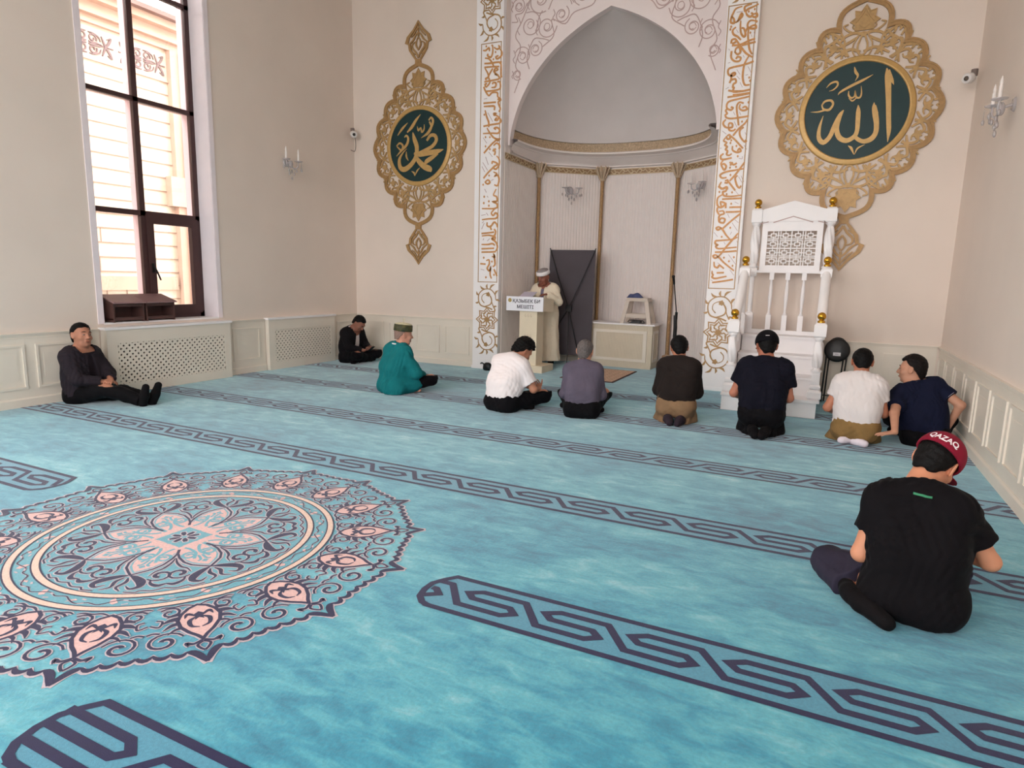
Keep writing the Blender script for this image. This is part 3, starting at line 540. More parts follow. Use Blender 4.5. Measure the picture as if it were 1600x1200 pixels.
INRT=[[-1353,4357,7,-1307,4292,7],[-1347,4276,7,-1303,4231,7],[-1299,4191,7,-1264,4127,7],[-1214,4382,7,-1161,4286,7],[-1409,5072,7,-1329,5075,7],[-1397,4859,7,-1369,4816,7],[-1172,4800,7,-1159,4754,7],[-1205,4775,7,-1193,4744,7],[-1286,4529,7,-1268,4497,7],[-1473,4451,7,-1443,4458,7],[-1477,4632,7,-1465,4610,7],[-1235,4274,7,-1205,4281,7],[-1479,4123,7,-1439,4145,7],[-1355,3823,8,-1329,3777,8],[-1334,3696,8,-1295,3622,8],[-1277,3817,8,-1258,3777,8],[-1183,3383,8,-1146,3325,8],[-1236,3215,8,-1196,3207,8,-1194,3240,8],[-1222,2974,8,-1172,2894,8],[-1190,2984,8,-1150,2904,8],[-1481,3586,8,-1427,3543,8],[-1185,3548,8,-1159,3497,8],[-1498,3358,8,-1475,3363,8],[-1260,2364,7,-1180,2253,7],[-1275,1934,7,-1168,1798,7],[-1493,2237,7,-1439,2175,7],[-1329,2487,7,-1301,2431,7],[-1310,2861,7,-1206,2737,7],[-1227,2406,7,-1176,2362,7],[-1272,2205,7,-1256,2242,7],[-1181,2119,7,-1160,2082,7],[-1349,2107,7,-1328,2070,7],[-1241,1723,7,-1181,1649,7],[-1413,1820,7,-1361,1783,7],[-1246,2642,7,-1196,2617,7],[-1494,1579,7,-1462,1567,7]]
INL=[[-5223,5068,18,-5177,5062,18,-5120,5093,18,-5108,5044,18],[-5053,5122,18,-5051,5018,18,-5083,4952,18,-5141,4982,18,-5130,5009,18],[-5030,5091,18,-4972,5056,18,-4928,5078,18,-4951,5109,18],[-4928,5059,18,-4887,4999,18,-4903,4945,18,-4969,4915,18,-4993,4946,18,-4948,4959,18],[-4889,4859,18,-4979,4865,18,-5093,4864,18,-5196,4871,18],[-4900,4832,18,-4934,4864,18],[-5186,4950,18,-5117,4932,18,-5059,4869,18,-5023,4799,18],[-5195,4814,18,-5069,4809,18,-4933,4798,18],[-5183,4798,18,-5136,4727,18,-5118,4668,18,-5169,4644,18,-5157,4624,18],[-5046,4783,18,-5090,4722,18,-5129,4659,18],[-5022,4733,18,-4954,4754,18,-4989,4781,18,-5022,4733,18,-4964,4680,18,-5010,4694,18],[-4900,4842,18,-4898,4757,18,-4896,4672,18,-4884,4633,18],[-5191,4599,19,-5065,4605,18,-4929,4619,18,-4953,4678,18],[-5112,4648,18,-5093,4579,18,-5155,4519,18,-5179,4560,19,-5144,4566,18],[-5063,4500,18,-4994,4503,18,-4984,4559,18,-5041,4574,18],[-4962,4575,18,-4916,4571,18,-4903,4494,18,-4936,4459,18,-5062,4452,18,-5177,4454,19],[-5201,4524,19,-5165,4453,19,-5106,4385,18,-5050,4423,18,-4958,4414,18,-4945,4355,18,-4888,4312,18],[-5050,4920,3,-5037,4918,25,-5025,4917,3],[-5012,5018,3,-5000,5017,25,-4987,5015,3],[-5179,5123,3,-5167,5122,25,-5154,5120,3],[-5121,5069,3,-5109,5068,25,-5096,5066,3],[-5054,4561,3,-5041,4560,25,-5028,4559,3],[-5077,5125,3,-5064,5123,25,-5052,5121,3],[-5201,4278,19,-5093,4277,19,-4978,4275,19],[-5193,4229,19,-5092,4225,19,-5005,4215,19,-5004,4155,19],[-4950,4318,19,-4893,4300,18,-4935,4274,19,-4920,4219,19,-4897,4170,18,-4918,4123,19],[-5017,4114,19,-4974,4104,19,-5002,4083,19,-5017,4114,19],[-4988,4081,19,-4930,4052,19,-4943,4005,19,-4986,4009,19,-4958,4043,19],[-4930,4052,19,-4879,3988,19,-4914,3949,19],[-5170,4169,19,-5139,4070,19,-5101,3982,19,-5100,3909,19],[-5195,3928,19,-5057,3942,19,-4914,3949,19],[-5129,3899,19,-5098,3848,19,-5024,3757,19,-4951,3716,19,-4901,3712,19,-4936,3690,19,-4958,3716,19],[-4951,3709,19,-5051,3637,19,-5180,3515,19],[-5200,3818,19,-5054,3814,19,-4925,3805,19,-4904,3858,19,-4955,3892,19,-4998,3883,19,-4969,3862,19],[-5007,3622,19,-4950,3655,19,-4899,3615,19,-4905,3560,19],[-5006,3573,19,-4976,3522,19,-4989,3473,19],[-5020,3537,19,-4962,3570,19],[-4946,3459,19,-4901,3407,19,-4899,3321,19,-4956,3256,19,-5000,3289,19,-4928,3335,19,-5016,3377,19,-5030,3340,19],[-5007,3283,19,-5100,3207,19,-5180,3124,19],[-4998,3215,19,-4940,3187,19,-4968,3152,19,-4925,3162,19,-4894,3099,19,-4921,3001,19,-4979,3015,19],[-5156,3060,19,-5098,3095,19,-5061,3056,19,-5104,3033,19,-5149,3060,19],[-5168,3761,4,-5155,3760,26,-5142,3759,4],[-5088,3755,4,-5075,3754,26,-5062,3754,4],[-5166,3619,4,-5152,3619,26,-5139,3618,4],[-5084,3571,4,-5071,3570,26,-5058,3570,4],[-5197,4105,4,-5183,4104,26,-5170,4102,4],[-5199,3024,4,-5185,3024,27,-5172,3023,4],[-5091,3163,4,-5078,3163,26,-5064,3162,4],[-4945,2948,19,-4990,2857,19,-4935,2828,19,-4925,2761,19,-4995,2750,19,-4932,2721,19,-4915,2667,19,-4977,2642,19,-5072,2644,19,-5198,2647,19],[-4962,2642,19,-5023,2576,19,-4991,2534,19,-4945,2574,19,-4905,2533,19,-4943,2486,19,-5068,2482,19,-5195,2470,19],[-5099,2428,19,-5098,2373,19,-5034,2359,19,-4973,2426,19,-4925,2398,19,-4908,2344,19],[-5050,2373,19,-5017,2304,19],[-5199,2249,19,-5080,2257,19,-4969,2270,19],[-5191,2210,19,-5063,2220,19,-4968,2209,19,-4938,2276,19,-4970,2318,19],[-5007,2168,19,-4951,2154,19,-4952,2195,19,-5006,2161,19,-4934,2113,19,-4901,2031,19,-4931,1963,19],[-5196,2072,19,-5076,2072,19,-4997,2086,19,-4949,2058,19],[-5195,2003,19,-4964,2011,19],[-5194,1948,19,-5026,1951,19,-4931,1956,19],[-5001,1880,19,-4945,1866,19,-4962,1908,19,-4944,1811,19,-4942,1742,19,-4981,1714,19],[-5103,1810,19,-5055,1824,19,-5046,1755,19,-5084,1685,19,-5036,1644,19,-5021,1700,19,-5027,1588,19,-5001,1519,19],[-5215,1760,19,-5118,1754,19],[-4957,1673,19,-4899,1563,19],[-5088,2759,5,-5074,2759,28,-5060,2758,5],[-5087,2692,5,-5073,2691,28,-5058,2691,5],[-5183,2735,5,-5168,2734,29,-5154,2734,5],[-5176,2836,5,-5162,2835,29,-5148,2835,5],[-5166,1858,5,-5152,1858,29,-5138,1858,5],[-5120,1538,5,-5106,1538,29,-5091,1538,5],[-5013,1797,5,-4999,1797,29,-4985,1797,5],[-4969,1583,5,-4955,1583,29,-4940,1583,5]]
INLT=[[-5119,4128,10,-5029,3988,10],[-5199,3757,10,-5131,3666,10],[-5092,3529,10,-5025,3451,10],[-5199,3374,10,-5108,3245,10],[-5213,3312,10,-5160,3223,10],[-5149,3458,10,-5096,3331,10],[-5195,4340,10,-5137,4347,10],[-4996,3103,10,-5039,3080,10],[-5194,2416,11,-5163,2443,11],[-5201,2320,11,-5154,2415,11],[-5212,2539,11,-5133,2551,11],[-5118,2578,11,-5085,2536,11],[-5093,2127,11,-5046,2168,11],[-5205,1669,11,-5140,1656,11],[-5173,2141,11,-5158,2169,11],[-5157,2956,11,-5124,2901,11],[-5107,2847,11,-5091,2820,11]]
# ---------------------------------------------------------------- pilasters with gilded inscriptions
YP = 9.47
wp = lambda u, v, h: (u, YP-h, v)
def unpack3(l): return [(l[i]/1000, l[i+1]/1000, l[i+2]/1000) for i in range(0, len(l), 3)]
def strokes(mb, data, mp, h0, h1, mi=0, taper=True, wmul=1.0):
    for st in data:
        P = unpack3(st)
        if taper and len(P) > 3 and max(p[2] for p in P) == min(p[2] for p in P):
            n = len(P); P = [(p[0], p[1], p[2]*(.62+.5*math.sin(PI*(i+.35)/(n+.2)))) for i, p in enumerate(P)]
        P = [(p[0], p[1], max(.002, p[2]*wmul)) for p in (spline(P, 4) if len(P) > 2 else P)]
        mb.ribbon(P, .02, mp, h0, h1, mi)
def arabesque(mb, cx, cz, mp, sx=1.0):
    """scroll - eight pointed star - scroll ornament, 1.15 m tall"""
    h0, h1 = 0, .006
    T = lambda l: [(cx+sx*q[0], cz+q[1], *q[2:]) for q in l]
    # star rosette
    for R, r, w in ((.20, .145, .016), (.155, .105, .013)):
        mb.ribbon([(cx+(R if k % 2 == 0 else r)*math.cos(PI*k/8), cz+(R if k % 2 == 0 else r)*math.sin(PI*k/8)) for k in range(16)], w, mp, h0, h1, closed=True)
    for k in range(8):
        a = 2*PI*k/8+PI/8
        mb.ribbon(spline([(cx+q*math.cos(a+e), cz+q*math.sin(a+e), wd) for q, e, wd in ((.05, 0, .012), (.08, .35, .02), (.115, .1, .014), (.14, -.25, .006))], 3), .012, mp, h0, h1)
    mb.poly([(cx+(.056 if k % 2 == 0 else .04)*math.cos(PI*k/8), cz+(.056 if k % 2 == 0 else .04)*math.sin(PI*k/8)) for k in range(16)], mp, h0, h1+.002)
    for s in (1, -1):
        U = lambda l: T([(q[0]*s, q[1]*s, *q[2:]) for q in l])
        mb.ribbon(spline(U([(.10, .17, .02), (.02, .20, .022), (-.12, .235, .02), (-.165, .33, .018), (-.15, .43, .016), (-.06, .50, .016), (.06, .50, .016), (.145, .42, .015), (.16, .34, .012)]), 5), .016, mp, h0, h1)
        mb.ribbon(spline(U([(-.06, .21, .016), (.06, .255, .02), (.085, .33, .018), (.05, .40, .014), (-.02, .435, .012), (-.09, .40, .010), (-.10, .33, .012), (-.055, .275, .016)]), 5), .014, mp, h0, h1)
        mb.ribbon(spline(U([(.02, .43, .01), (.07, .36, .012), (.10, .26, .014), (.15, .16, .02), (.10, .13, .02)]), 5), .014, mp, h0, h1)
        c = U([(.015, .42)])[0]
        mb.poly([(c[0]+(.042 if k % 2 == 0 else .03)*math.cos(2*PI*k/10), c[1]+(.042 if k % 2 == 0 else .03)*math.sin(2*PI*k/10)) for k in range(10)], mp, h0, h1+.001)
        for (x, z, a, l) in ((-.05, .505, 2.6, .10), (.05, .51, .7, .12), (.0, .515, 1.6, .075), (.15, .42, .9, .09), (.16, .33, -.3, .08), (-.16, .40, 2.2, .075), (-.165, .29, 3.4, .06), (.12, .20, .4, .07)):
            b = (x+l*math.cos(a), z+l*math.sin(a)); m = (x+l*.5*math.cos(a+.35), z+l*.5*math.sin(a+.35))
            mb.ribbon(spline(U([(x, z, .012), (*m, .030), (*b, .003)]), 4), .02, mp, h0, h1)
for side, (x0, x1, fx0, fx1, ztop, data, thin, ocx) in {'left': (-5.345, -4.87, -5.252, -4.902, 5.16, INL, INLT, -5.075), 'right': (-1.53, -1.12, -1.512, -1.162, 5.16, INR, INRT, -1.335)}.items():
    r = empty('pilaster', ((x0+x1)/2, YB, 0))
    tag(r, 'white flat pilaster with gold inscription panel on the %s of the prayer niche' % side, 'pilaster', 'pilasters framing the niche')
    w = MB(); w.box((x0, YP, 0), (x1, YB-.001, 6.85)); w.box((x0-.012, YP-.012, 0), (x1+.012, YP, .05))
    w.build('shaft', M_WHITE, r)
    fr = MB(); fr.ribbon([(fx0, 1.462), (fx1, 1.462), (fx1, ztop), (fx0, ztop)], .012, wp, 0, .004, closed=True); fr.build('panel_border', M_SCROLL, r)
    k = MB(); strokes(k, data, wp, 0, .007, wmul=1.38); strokes(k, thin, wp, 0, .003, mi=1, taper=False, wmul=.8); k.build('gilded_inscription', [M_INK, M_GROOVE], r)
    for cz in (.84, 5.78):
        k = MB(); arabesque(k, ocx if side == 'left' else ocx, cz, wp, 1.0 if side == 'left' else 1.0); k.build('scroll_ornament', M_SCROLL, r)
    setkids(r)
# ---------------------------------------------------------------- wall medallions
NOTCH = [(0, 1.34), (.286, 1.008), (.49, .797), (.683, .505), (.838, .20), (.838, -.20), (.683, -.505), (.49, -.797), (.286, -1.008), (0, -1.34)]
def lobes(inset=0.0):
    out = []
    for i, ((xa, za), (xb, zb)) in enumerate(zip(NOTCH, NOTCH[1:])):
        a, b = np.array([xa, za]), np.array([xb, zb]); c = (a+b)/2; d = b-a; L = np.hypot(*d); nrm = np.array([-d[1], d[0]])/L
        if nrm@c < 0: nrm = -nrm
        dome = i in (0, 8)
        for k in range(9):
            t = k/9
            if dome:
                tt = t if i == 0 else 1-t; bul = .115*math.sin(PI*min(1, tt*1.0))**.9*(.55+.75*tt) if 0 < tt < 1 else 0
            else: bul = (.115)*math.sin(PI*t)**.75
            p = a+d*t+nrm*bul; p = p-inset*p/np.hypot(*p); out.append((p[0], p[1]))
    return out
FIN = [(.045, 0), (.05, .05), (.10, .14), (.185, .31), (.20, .45), (.265, .49), (.225, .64), (.10, .80), (0, 1.0)]
def medallion(cx, cz, script, ro):
    y0 = YB-.006; h1 = .022
    mp = lambda u, v, h: (cx+u, y0-h, cz+v)
    r = empty('wall_medallion', (cx, YB, cz-2.0))
    band = MB()
    for s in (1, -1):
        P = [(s*x, z) for x, z in lobes(.03)]+[(0, -1.31)]
        band.ribbon(P, .062, mp, 0, h1); band.ribbon([(s*x, z) for x, z in lobes(.012)]+[(0, -1.33)], .016, mp, h1, h1+.006); band.ribbon([(s*x, z) for x, z in lobes(.052)]+[(0, -1.28)], .010, mp, h1, h1+.006)
    for s in (1, -1):
        ol = [(x, s*(1.335+.66*t)) for x, t in FIN]; ol = ol+[(-x, z) for x, z in ol[-2::-1]]
        inn = [(x*.76, s*(1.335+.66*(.06+.87*t))) for x, t in FIN]; inn = inn+[(-x, z) for x, z in inn[-2::-1]]
        n = len(ol); vs = [mp(*p, h1) for p in ol]+[mp(*p, h1) for p in inn]+[mp(*p, 0) for p in ol]+[mp(*p, 0) for p in inn]; fs = []
        for i in range(n-1): fs += [(i, i+1, n+i+1, n+i), (2*n+i, 2*n+i+1, i+1, i), (n+i, n+i+1, 3*n+i+1, 3*n+i)]
        band.add(vs, fs); band.poly([(-.06, s*1.30), (.06, s*1.30), (.055, s*1.39), (-.055, s*1.39)], mp, 0, h1+.004)
        for q in (1, -1):
            Z = lambda l: [(q*x, s*(1.335+.66*t), *w) for x, t, *w in l]
            for st in ([(.0, .12, .03), (.05, .25, .03), (.12, .36, .03), (.11, .46, .022), (.04, .5, .016)], [(.0, .30, .02), (.045, .42, .03), (.03, .54, .02), (0, .6, .02)], [(.17, .47, .02), (.1, .55, .03), (.05, .66, .026), (0, .72, .02)], [(.14, .62, .016), (.08, .7, .024), (0, .86, .016)], [(0, .62, .03), (0, .9, .016)], [(.06, .2, .016), (.13, .28, .016)]):
                band.ribbon(spline(Z(st), 4), .02, mp, 0, h1-.004)
    o = band.build('outer_band', M_SCROLL, r)
    # pierced arabesques between the band and the ring
    fil = MB(); h2 = h1-.006; WM = 1.08; random.seed(5)
    for q in (1, -1):
        for s in (1, -1):
            for i, ((xa, za), (xb, zb)) in enumerate(list(zip(NOTCH, NOTCH[1:]))[1:5] if s == 1 else list(zip(NOTCH, NOTCH[1:]))[5:8]):
                c = np.array([(xa+xb)/2, (za+zb)/2]); ang = math.atan2(c[1], c[0]); rr = np.hypot(*c); side = np.array([-math.sin(ang), math.cos(ang)]); rad = np.array([math.cos(ang), math.sin(ang)])
                hw = math.hypot(xb-xa, zb-za)/2; gap = rr+.07-.66
                L = lambda l: [(q*(rad*(.66+gap*a)+side*hw*b)[0], (rad*(.66+gap*a)+side*hw*b)[1], *w) for a, b, *w in l]
                for e in (1, -1):
                    for st in ([(0, .85*e, .02), (.35, .75*e, .026), (.62, .45*e, .03), (.52, .1*e, .022), (.3, .25*e, .018), (.36, .5*e, .012)], [(.55, .95*e, .018), (.78, .6*e, .03), (.95, .15*e, .018), (.82, 0, .012)], [(.05, .3*e, .02), (.2, .62*e, .028), (.5, .98*e, .02), (.9, .95*e, .016)], [(.7, .3*e, .02), (.85, .35*e, .026), (1.0, .55*e, .008)]):
                        fil.ribbon([(a, b, c*WM) for a, b, c in spline(L(st), 3)], .02, mp, 0, h2)
                c2 = L([(.45, 0)])[0]
                fil.poly([(c2[0]+(.062 if k % 2 == 0 else .036)*math.cos(PI*k/5+ang), c2[1]+(.062 if k % 2 == 0 else .036)*math.sin(PI*k/5+ang)) for k in range(10)], mp, 0, h2+.003)
    for s in (1, -1):
        # big blossom in the top and bottom lobe, teardrop next to the ring
        Z = lambda l: [(x, s*z, *w) for x, z, *w in l]
        td = [(.055*math.sin(a), s*(.76+.10*math.cos(a)+(.03 if math.cos(a) > .8 else 0))) for a in np.linspace(0, 2*PI, 17)[:-1]]
        fil.ribbon(td, .022, mp, 0, h2, closed=True); fil.ribbon([(x*2.0, s*.775+(z-s*.775)*1.35) for x, z in td], .016, mp, 0, h2, closed=True)
        fil.poly([(x, s*z) for x, z in ((0, 1.25), (.05, 1.17), (.12, 1.19), (.11, 1.10), (.17, 1.06), (.11, 1.02), (.10, .95), (-.10, .95), (-.11, 1.02), (-.17, 1.06), (-.11, 1.10), (-.12, 1.19), (-.05, 1.17))], mp, 0, h2-.003)
        fil.ribbon([(x, s*z) for x, z in ((0, 1.24), (.05, 1.165), (.115, 1.18), (.105, 1.10), (.16, 1.06), (.105, 1.02), (.10, .955), (-.10, .955), (-.105, 1.02), (-.16, 1.06), (-.105, 1.10), (-.115, 1.18), (-.05, 1.165))], .012, mp, h2-.003, h2+.003, closed=True)
        for e in (1, -1):
            for st in ([(.0, .90, .03), (.10, .93, .03), (.2, .90, .026), (.25, .84, .02)], [(.12, .93, .016), (.19, .97, .02), (.23, 1.02, .018), (.18, 1.04, .014)], [(.02, .70, .03), (.12, .74, .03), (.2, .72, .03), (.3, .66, .02)], [(.06, .88, .02), (.16, .82, .03), (.27, .78, .02), (.34, .84, .016)], [(.0, 1.22, .016), (.04, 1.13, .012), (.1, 1.05, .014)], [(.25, .93, .016), (.31, .86, .03), (.40, .80, .02), (.44, .72, .02)], [(.0, .98, .014), (.05, 1.02, .012), (.04, 1.10, .012), (0, 1.14, .012)], [(.09, .96, .012), (.13, 1.0, .012), (.10, 1.06, .012)], [(.17, .66, .02), (.24, .74, .024), (.34, .73, .02), (.38, .66, .016)]):
                fil.ribbon(spline([(e*x, s*z, w*1.1) for x, z, w in st], 3), .02, mp, 0, h2+(.004 if st[0][1] > 1 else 0))
    fil.build('pierced_arabesque', M_GOLD, r)
    rg = MB(); n = 72
    prof = [(.585, 0), (.585, .026), (.60, .032), (.615, .026), (.64, .026), (.655, .020), (.66, 0)]
    vs = [mp(a*math.cos(2*PI*k/n), a*math.sin(2*PI*k/n), h) for a, h in prof for k in range(n)]
    rg.add(vs, [(i*n+k, i*n+(k+1) % n, (i+1)*n+(k+1) % n, (i+1)*n+k) for i in range(len(prof)-1) for k in range(n)], 0, True)
    rg.build('ring', M_GOLD2, r)
    pn = MB(); pn.poly([(.588*math.cos(2*PI*k/n), .588*math.sin(2*PI*k/n)) for k in range(n)], mp, 0, .010); pn.build('round_panel', M_GREEN, r)
    k = MB(); k2 = [unpack3(s) for s in script]
    for P in k2:
        P = [(ro[2]*(p[0]-ro[0]), ro[2]*(p[1]-ro[1]), max(.003, p[2])) for p in P]; k.ribbon(spline(P, 4) if len(P) > 2 else P, .02, mp, .010, .019)
    k.build('calligraphy', M_GOLD2, r)
    setkids(r); return r
m1 = medallion(-6.502, 3.725, MUH, (-6.505, 3.715, 1.0)); tag(m1, 'gilded wall medallion left of the niche, green disc with short looped calligraphy', 'medallion', 'gold calligraphy medallions')
m2 = medallion(.118, 3.725, ALLAH, (.128, 3.745, 1.0)); tag(m2, 'gilded wall medallion right of the niche above the pulpit, tall letters on green', 'medallion', 'gold calligraphy medallions')
# ---------------------------------------------------------------- niche columns
def niche_column(x, y, label):
    r = empty('gilded_column', (x, y, 0)); tag(r, label, 'column', 'thin gilded columns in the niche')
    w = MB(); w.lathe((x, y, .12), [(.045, 0), (.045, .08), (.034, .1), (.03, .12), (.03, 3.18), (.034, 3.2)], 14, flute=6, fl=.10); w.build('shaft', M_COLG, r)
    w = MB(); w.lathe((x, y, 0), [(.07, 0), (.07, .08), (.055, .1), (.05, .13)], 14); w.build('foot', M_WHITE, r)
    w = MB(); w.lathe((x, y, 3.32), [(.034, 0), (.05, .01), (.05, .035), (.036, .05), (.045, .1), (.07, .18), (.085, .24)], 14)
    for k in range(8):
        a = 2*PI*k/8; w.tube([(x+q*math.cos(a), y+q*math.sin(a), z) for q, z in ((.045, 3.36), (.085, 3.45), (.125, 3.54), (.10, 3.575))], [.016, .020, .018, .008], 6)
    w.build('leafy_capital', M_CAP, r); setkids(r); return r
M_COLG = mat('gilded stipple', srgb(168, 132, 92), 0.5, 0.2, var=0.3, vscale=60, bump=0.5, bscale=70)
M_CAP = mat('silvery gilt capital', srgb(196, 172, 146), 0.55, 0.05, var=0.2, vscale=60)
for (x, y), lb in zip(((NX0+.05, 10.89), (-3.9+.03, 11.60), (-2.47-.03, 11.60), (NX1-.05, 10.89)), ('thin gilded column in the left corner of the niche, behind the lectern', 'thin gilded column between the dark banner and the low table', 'thin gilded column behind the microphone stand, right of the stool', 'thin gilded column hidden beside the right pilaster')): niche_column(x, y, lb)
# ---------------------------------------------------------------- window
XW = XL-.27
wn = MB(); D = .07
def wbar(mb, y0, y1, z0, z1, x0=XW-.06, x1=XW): mb.box((x0, y0, z0), (x1, y1, z1))
for a, b, c, d in ((WY0, WY0+.075, WZ0, WZ1), (WY1-.075, WY1, WZ0, WZ1), (WY0, WY1, WZ0, WZ0+.085), (WY0, WY1, WZ1-.08, WZ1), (5.595, 5.665, WZ0, WZ1), (WY0, WY1, 2.235, 2.30), (WY0, WY1, 3.66, 3.715), (WY0, WY1, 5.02, 5.075)): wbar(wn, a, b, c, d)
window = struct(wn, 'window_1', M_BROWNF)
s = MB()
for a, b, c, d in ((5.60, 5.66, WZ0, WZ1), (WY1-.075, WY1-.01, WZ0, WZ1), (WY0, WY1, 3.672, 3.70), (WY0, WY1, 2.25, 2.285)): wbar(s, a, b, c, d, XW-.17, XW-.06)
s.build('lit_frame_side', mat('painted lit mauve', srgb(200, 178, 184), 0.4), window)  # added profile; pale mauve puts the lit side of the frame into colour
s = MB()
for a, b, c, d in ((5.655, 5.755, .94, 2.25), (6.325, 6.43, .94, 2.25), (5.755, 6.325, .94, 1.06), (5.755, 6.325, 2.14, 2.25)): wbar(s, a, b, c, d, XW-.05, XW+.022)
s.build('casement_sash', M_BROWNF, window)
s = MB(); s.box((XW+.02, 5.69, 1.50), (XW+.034, 5.72, 1.62)); s.tube([(XW+.03, 5.705, 1.57), (XW+.06, 5.705, 1.57), (XW+.062, 5.73, 1.52), (XW+.06, 5.78, 1.40)], .011, 8); s.build('handle', M_BLACK, window)
gm = bpy.data.materials.new('window glass'); gm.use_nodes = True; nt = gm.node_tree; nt.nodes.clear()
o_ = nt.nodes.new('ShaderNodeOutputMaterial'); tr = nt.nodes.new('ShaderNodeBsdfTransparent'); gl = nt.nodes.new('ShaderNodeBsdfGlossy'); mxs = nt.nodes.new('ShaderNodeMixShader'); fr_ = nt.nodes.new('ShaderNodeFresnel'); fr_.inputs[0].default_value = 1.45
tr.inputs[0].default_value = (1, .97, .95, 1); gl.inputs['Roughness'].default_value = .02
nt.links.new(fr_.outputs[0], mxs.inputs[0]); nt.links.new(tr.outputs[0], mxs.inputs[1]); nt.links.new(gl.outputs[0], mxs.inputs[2]); nt.links.new(mxs.outputs[0], o_.inputs[0])
s = MB(); s.box((XW-.034, WY0+.07, WZ0+.08), (XW-.030, WY1-.07, WZ1-.07)); s.build('pane', gm, window)
s = MB()   # white reveal lining and sill
s.box((XL-.52, WY1-.008, WZ0), (XL+.004, WY1+.002, WZ1)); s.box((XL-.52, WY0-.002, WZ0), (XL+.004, WY0+.008, WZ1)); s.box((XL-.52, WY0, WZ1-.008), (XL+.004, WY1, WZ1+.002))
s.box((XL+.0, WY1+.0, WZ0), (XL+.012, WY1+.07, WZ1)); s.box((XL, WY0-.07, WZ0), (XL+.012, WY0, WZ1))
o = struct(s, 'trim_8', M_PINKW); tag(o, 'white window reveal and flat casing')
# unseen windows added outside the view to let in daylight
n_ = 2
for (yc, wd), xx in [((y, s_), XL-.3) for y, s_ in UNSEEN_WIN_L]+[((y, s_), XR+.2) for y, s_ in UNSEEN_WIN_R]:
    k = MB()
    for a, b, c, d in ((yc-wd/2, yc-wd/2+.08, .9, 5.9), (yc+wd/2-.08, yc+wd/2, .9, 5.9), (yc-.04, yc+.04, .9, 5.9), (yc-wd/2, yc+wd/2, .9, .98), (yc-wd/2, yc+wd/2, 5.82, 5.9), (yc-wd/2, yc+wd/2, 2.2, 2.28), (yc-wd/2, yc+wd/2, 3.7, 3.78)): k.box((xx-.03, a, c), (xx+.03, b, d))
    struct(k, 'window_%d' % n_, M_BROWNF); n_ += 1
for xc in UNSEEN_WIN_B:
    k = MB()
    for a, b, c, d in ((xc-.9, xc-.82, .9, 5.9), (xc+.82, xc+.9, .9, 5.9), (xc-.04, xc+.04, .9, 5.9), (xc-.9, xc+.9, .9, .98), (xc-.9, xc+.9, 5.82, 5.9), (xc-.9, xc+.9, 3.7, 3.78)): k.box((a, YR-.23, c), (b, YR-.17, d))
    struct(k, 'window_%d' % n_, M_BROWNF); n_ += 1
# ---------------------------------------------------------------- building across the yard
XB = -11.6
bd = empty('building', (XB, 6, -1)); tag(bd, 'cream clad building seen through the window, with a scroll frieze under its eaves', 'building')
M_CLAD = mat('cream cladding', srgb(200, 191, 178), 0.7, var=0.03, vscale=2)
M_PEACH = mat('peach cornice', srgb(184, 160, 146), 0.7, var=0.05, vscale=3)
M_JOINT = mat('cladding joint', srgb(150, 130, 118), 0.8, var=0.05)
M_MAUV = mat('grey mauve scrollwork', srgb(112, 96, 98), 0.7, var=0.06)
kf = MB(); kf.box((XB-4, -2, -1), (XB, 16, 6.0))
mpB2 = lambda u, v, h: (XB+h, u, v)
for i in range(24):
    z = -.82+i*.255
    if z < 5.0: kf.box((XB, -2, z), (XB+.012, 8.66, z+.018), 1)
for i in range(60):
    z = -.82+random.randrange(0, 12)*.255; y = 4+random.random()*4.6; kf.box((XB, y, z), (XB+.010, y+.012, z+.255), 1)
k = MB()
for z0, z1, d in ((5.60, 5.72, .08), (5.72, 5.90, .18), (5.90, 6.04, .34)): k.box((XB-.2, -2, z0), (XB+d, 16, z1))
k.box((XB, 8.66, -1), (XB+.12, 9.3, 5.6)); k.box((XB, 8.50, 2.75), (XB+.16, 9.4, 3.3)); k.box((XB, -2, 1.15), (XB+.05, 8.6, 1.4)); k.box((XB, -2, 5.02), (XB+.04, 8.66, 5.05))
k.build('cornice', M_PEACH, bd)
for i in range(11):
    y = 7.21+(i-8)*.97; z = 5.30
    for s in (1, -1):
        for e in (1, -1):
            kf.ribbon([(y+e*q[0]*1.0, z+s*q[1]) for q in spiral(.085, .085, .075, .022, -.4, 1.15, 14)], .022, mpB2, 0, .02, mi=2)
            kf.ribbon(spline([(y+e*.02, z+s*.02, .02), (y+e*.10, z+s*.015, .035), (y+e*.19, z+s*.02, .02), (y+e*.27, z, .012)], 4), .03, mpB2, 0, .02, mi=2)
            kf.ribbon(spline([(y+e*.02, z+s*.17, .012), (y+e*.10, z+s*.165, .024), (y+e*.19, z+s*.13, .02), (y+e*.22, z+s*.06, .01)], 4), .03, mpB2, 0, .02, mi=2)
            x0 = y+e*.30
            kf.ribbon(spline([(x0, z, .03), (x0+e*.06, z+s*.07, .04), (x0+e*.10, z+s*.16, .03), (x0+e*.03, z+s*.13, .01)], 4), .03, mpB2, 0, .02, mi=2)
            kf.ribbon(spline([(x0, z, .03), (x0-e*.03, z+s*.08, .03), (x0-e*.06, z+s*.16, .012)], 4), .03, mpB2, 0, .02, mi=2)
    kf.ribbon([(y+.34, z), (y+.44, z)], .018, mpB2, 0, .02, mi=2); kf.ribbon([(y+.53, z), (y+.63, z)], .018, mpB2, 0, .02, mi=2)
kf.build('facade', [M_CLAD, M_JOINT, M_MAUV], bd)
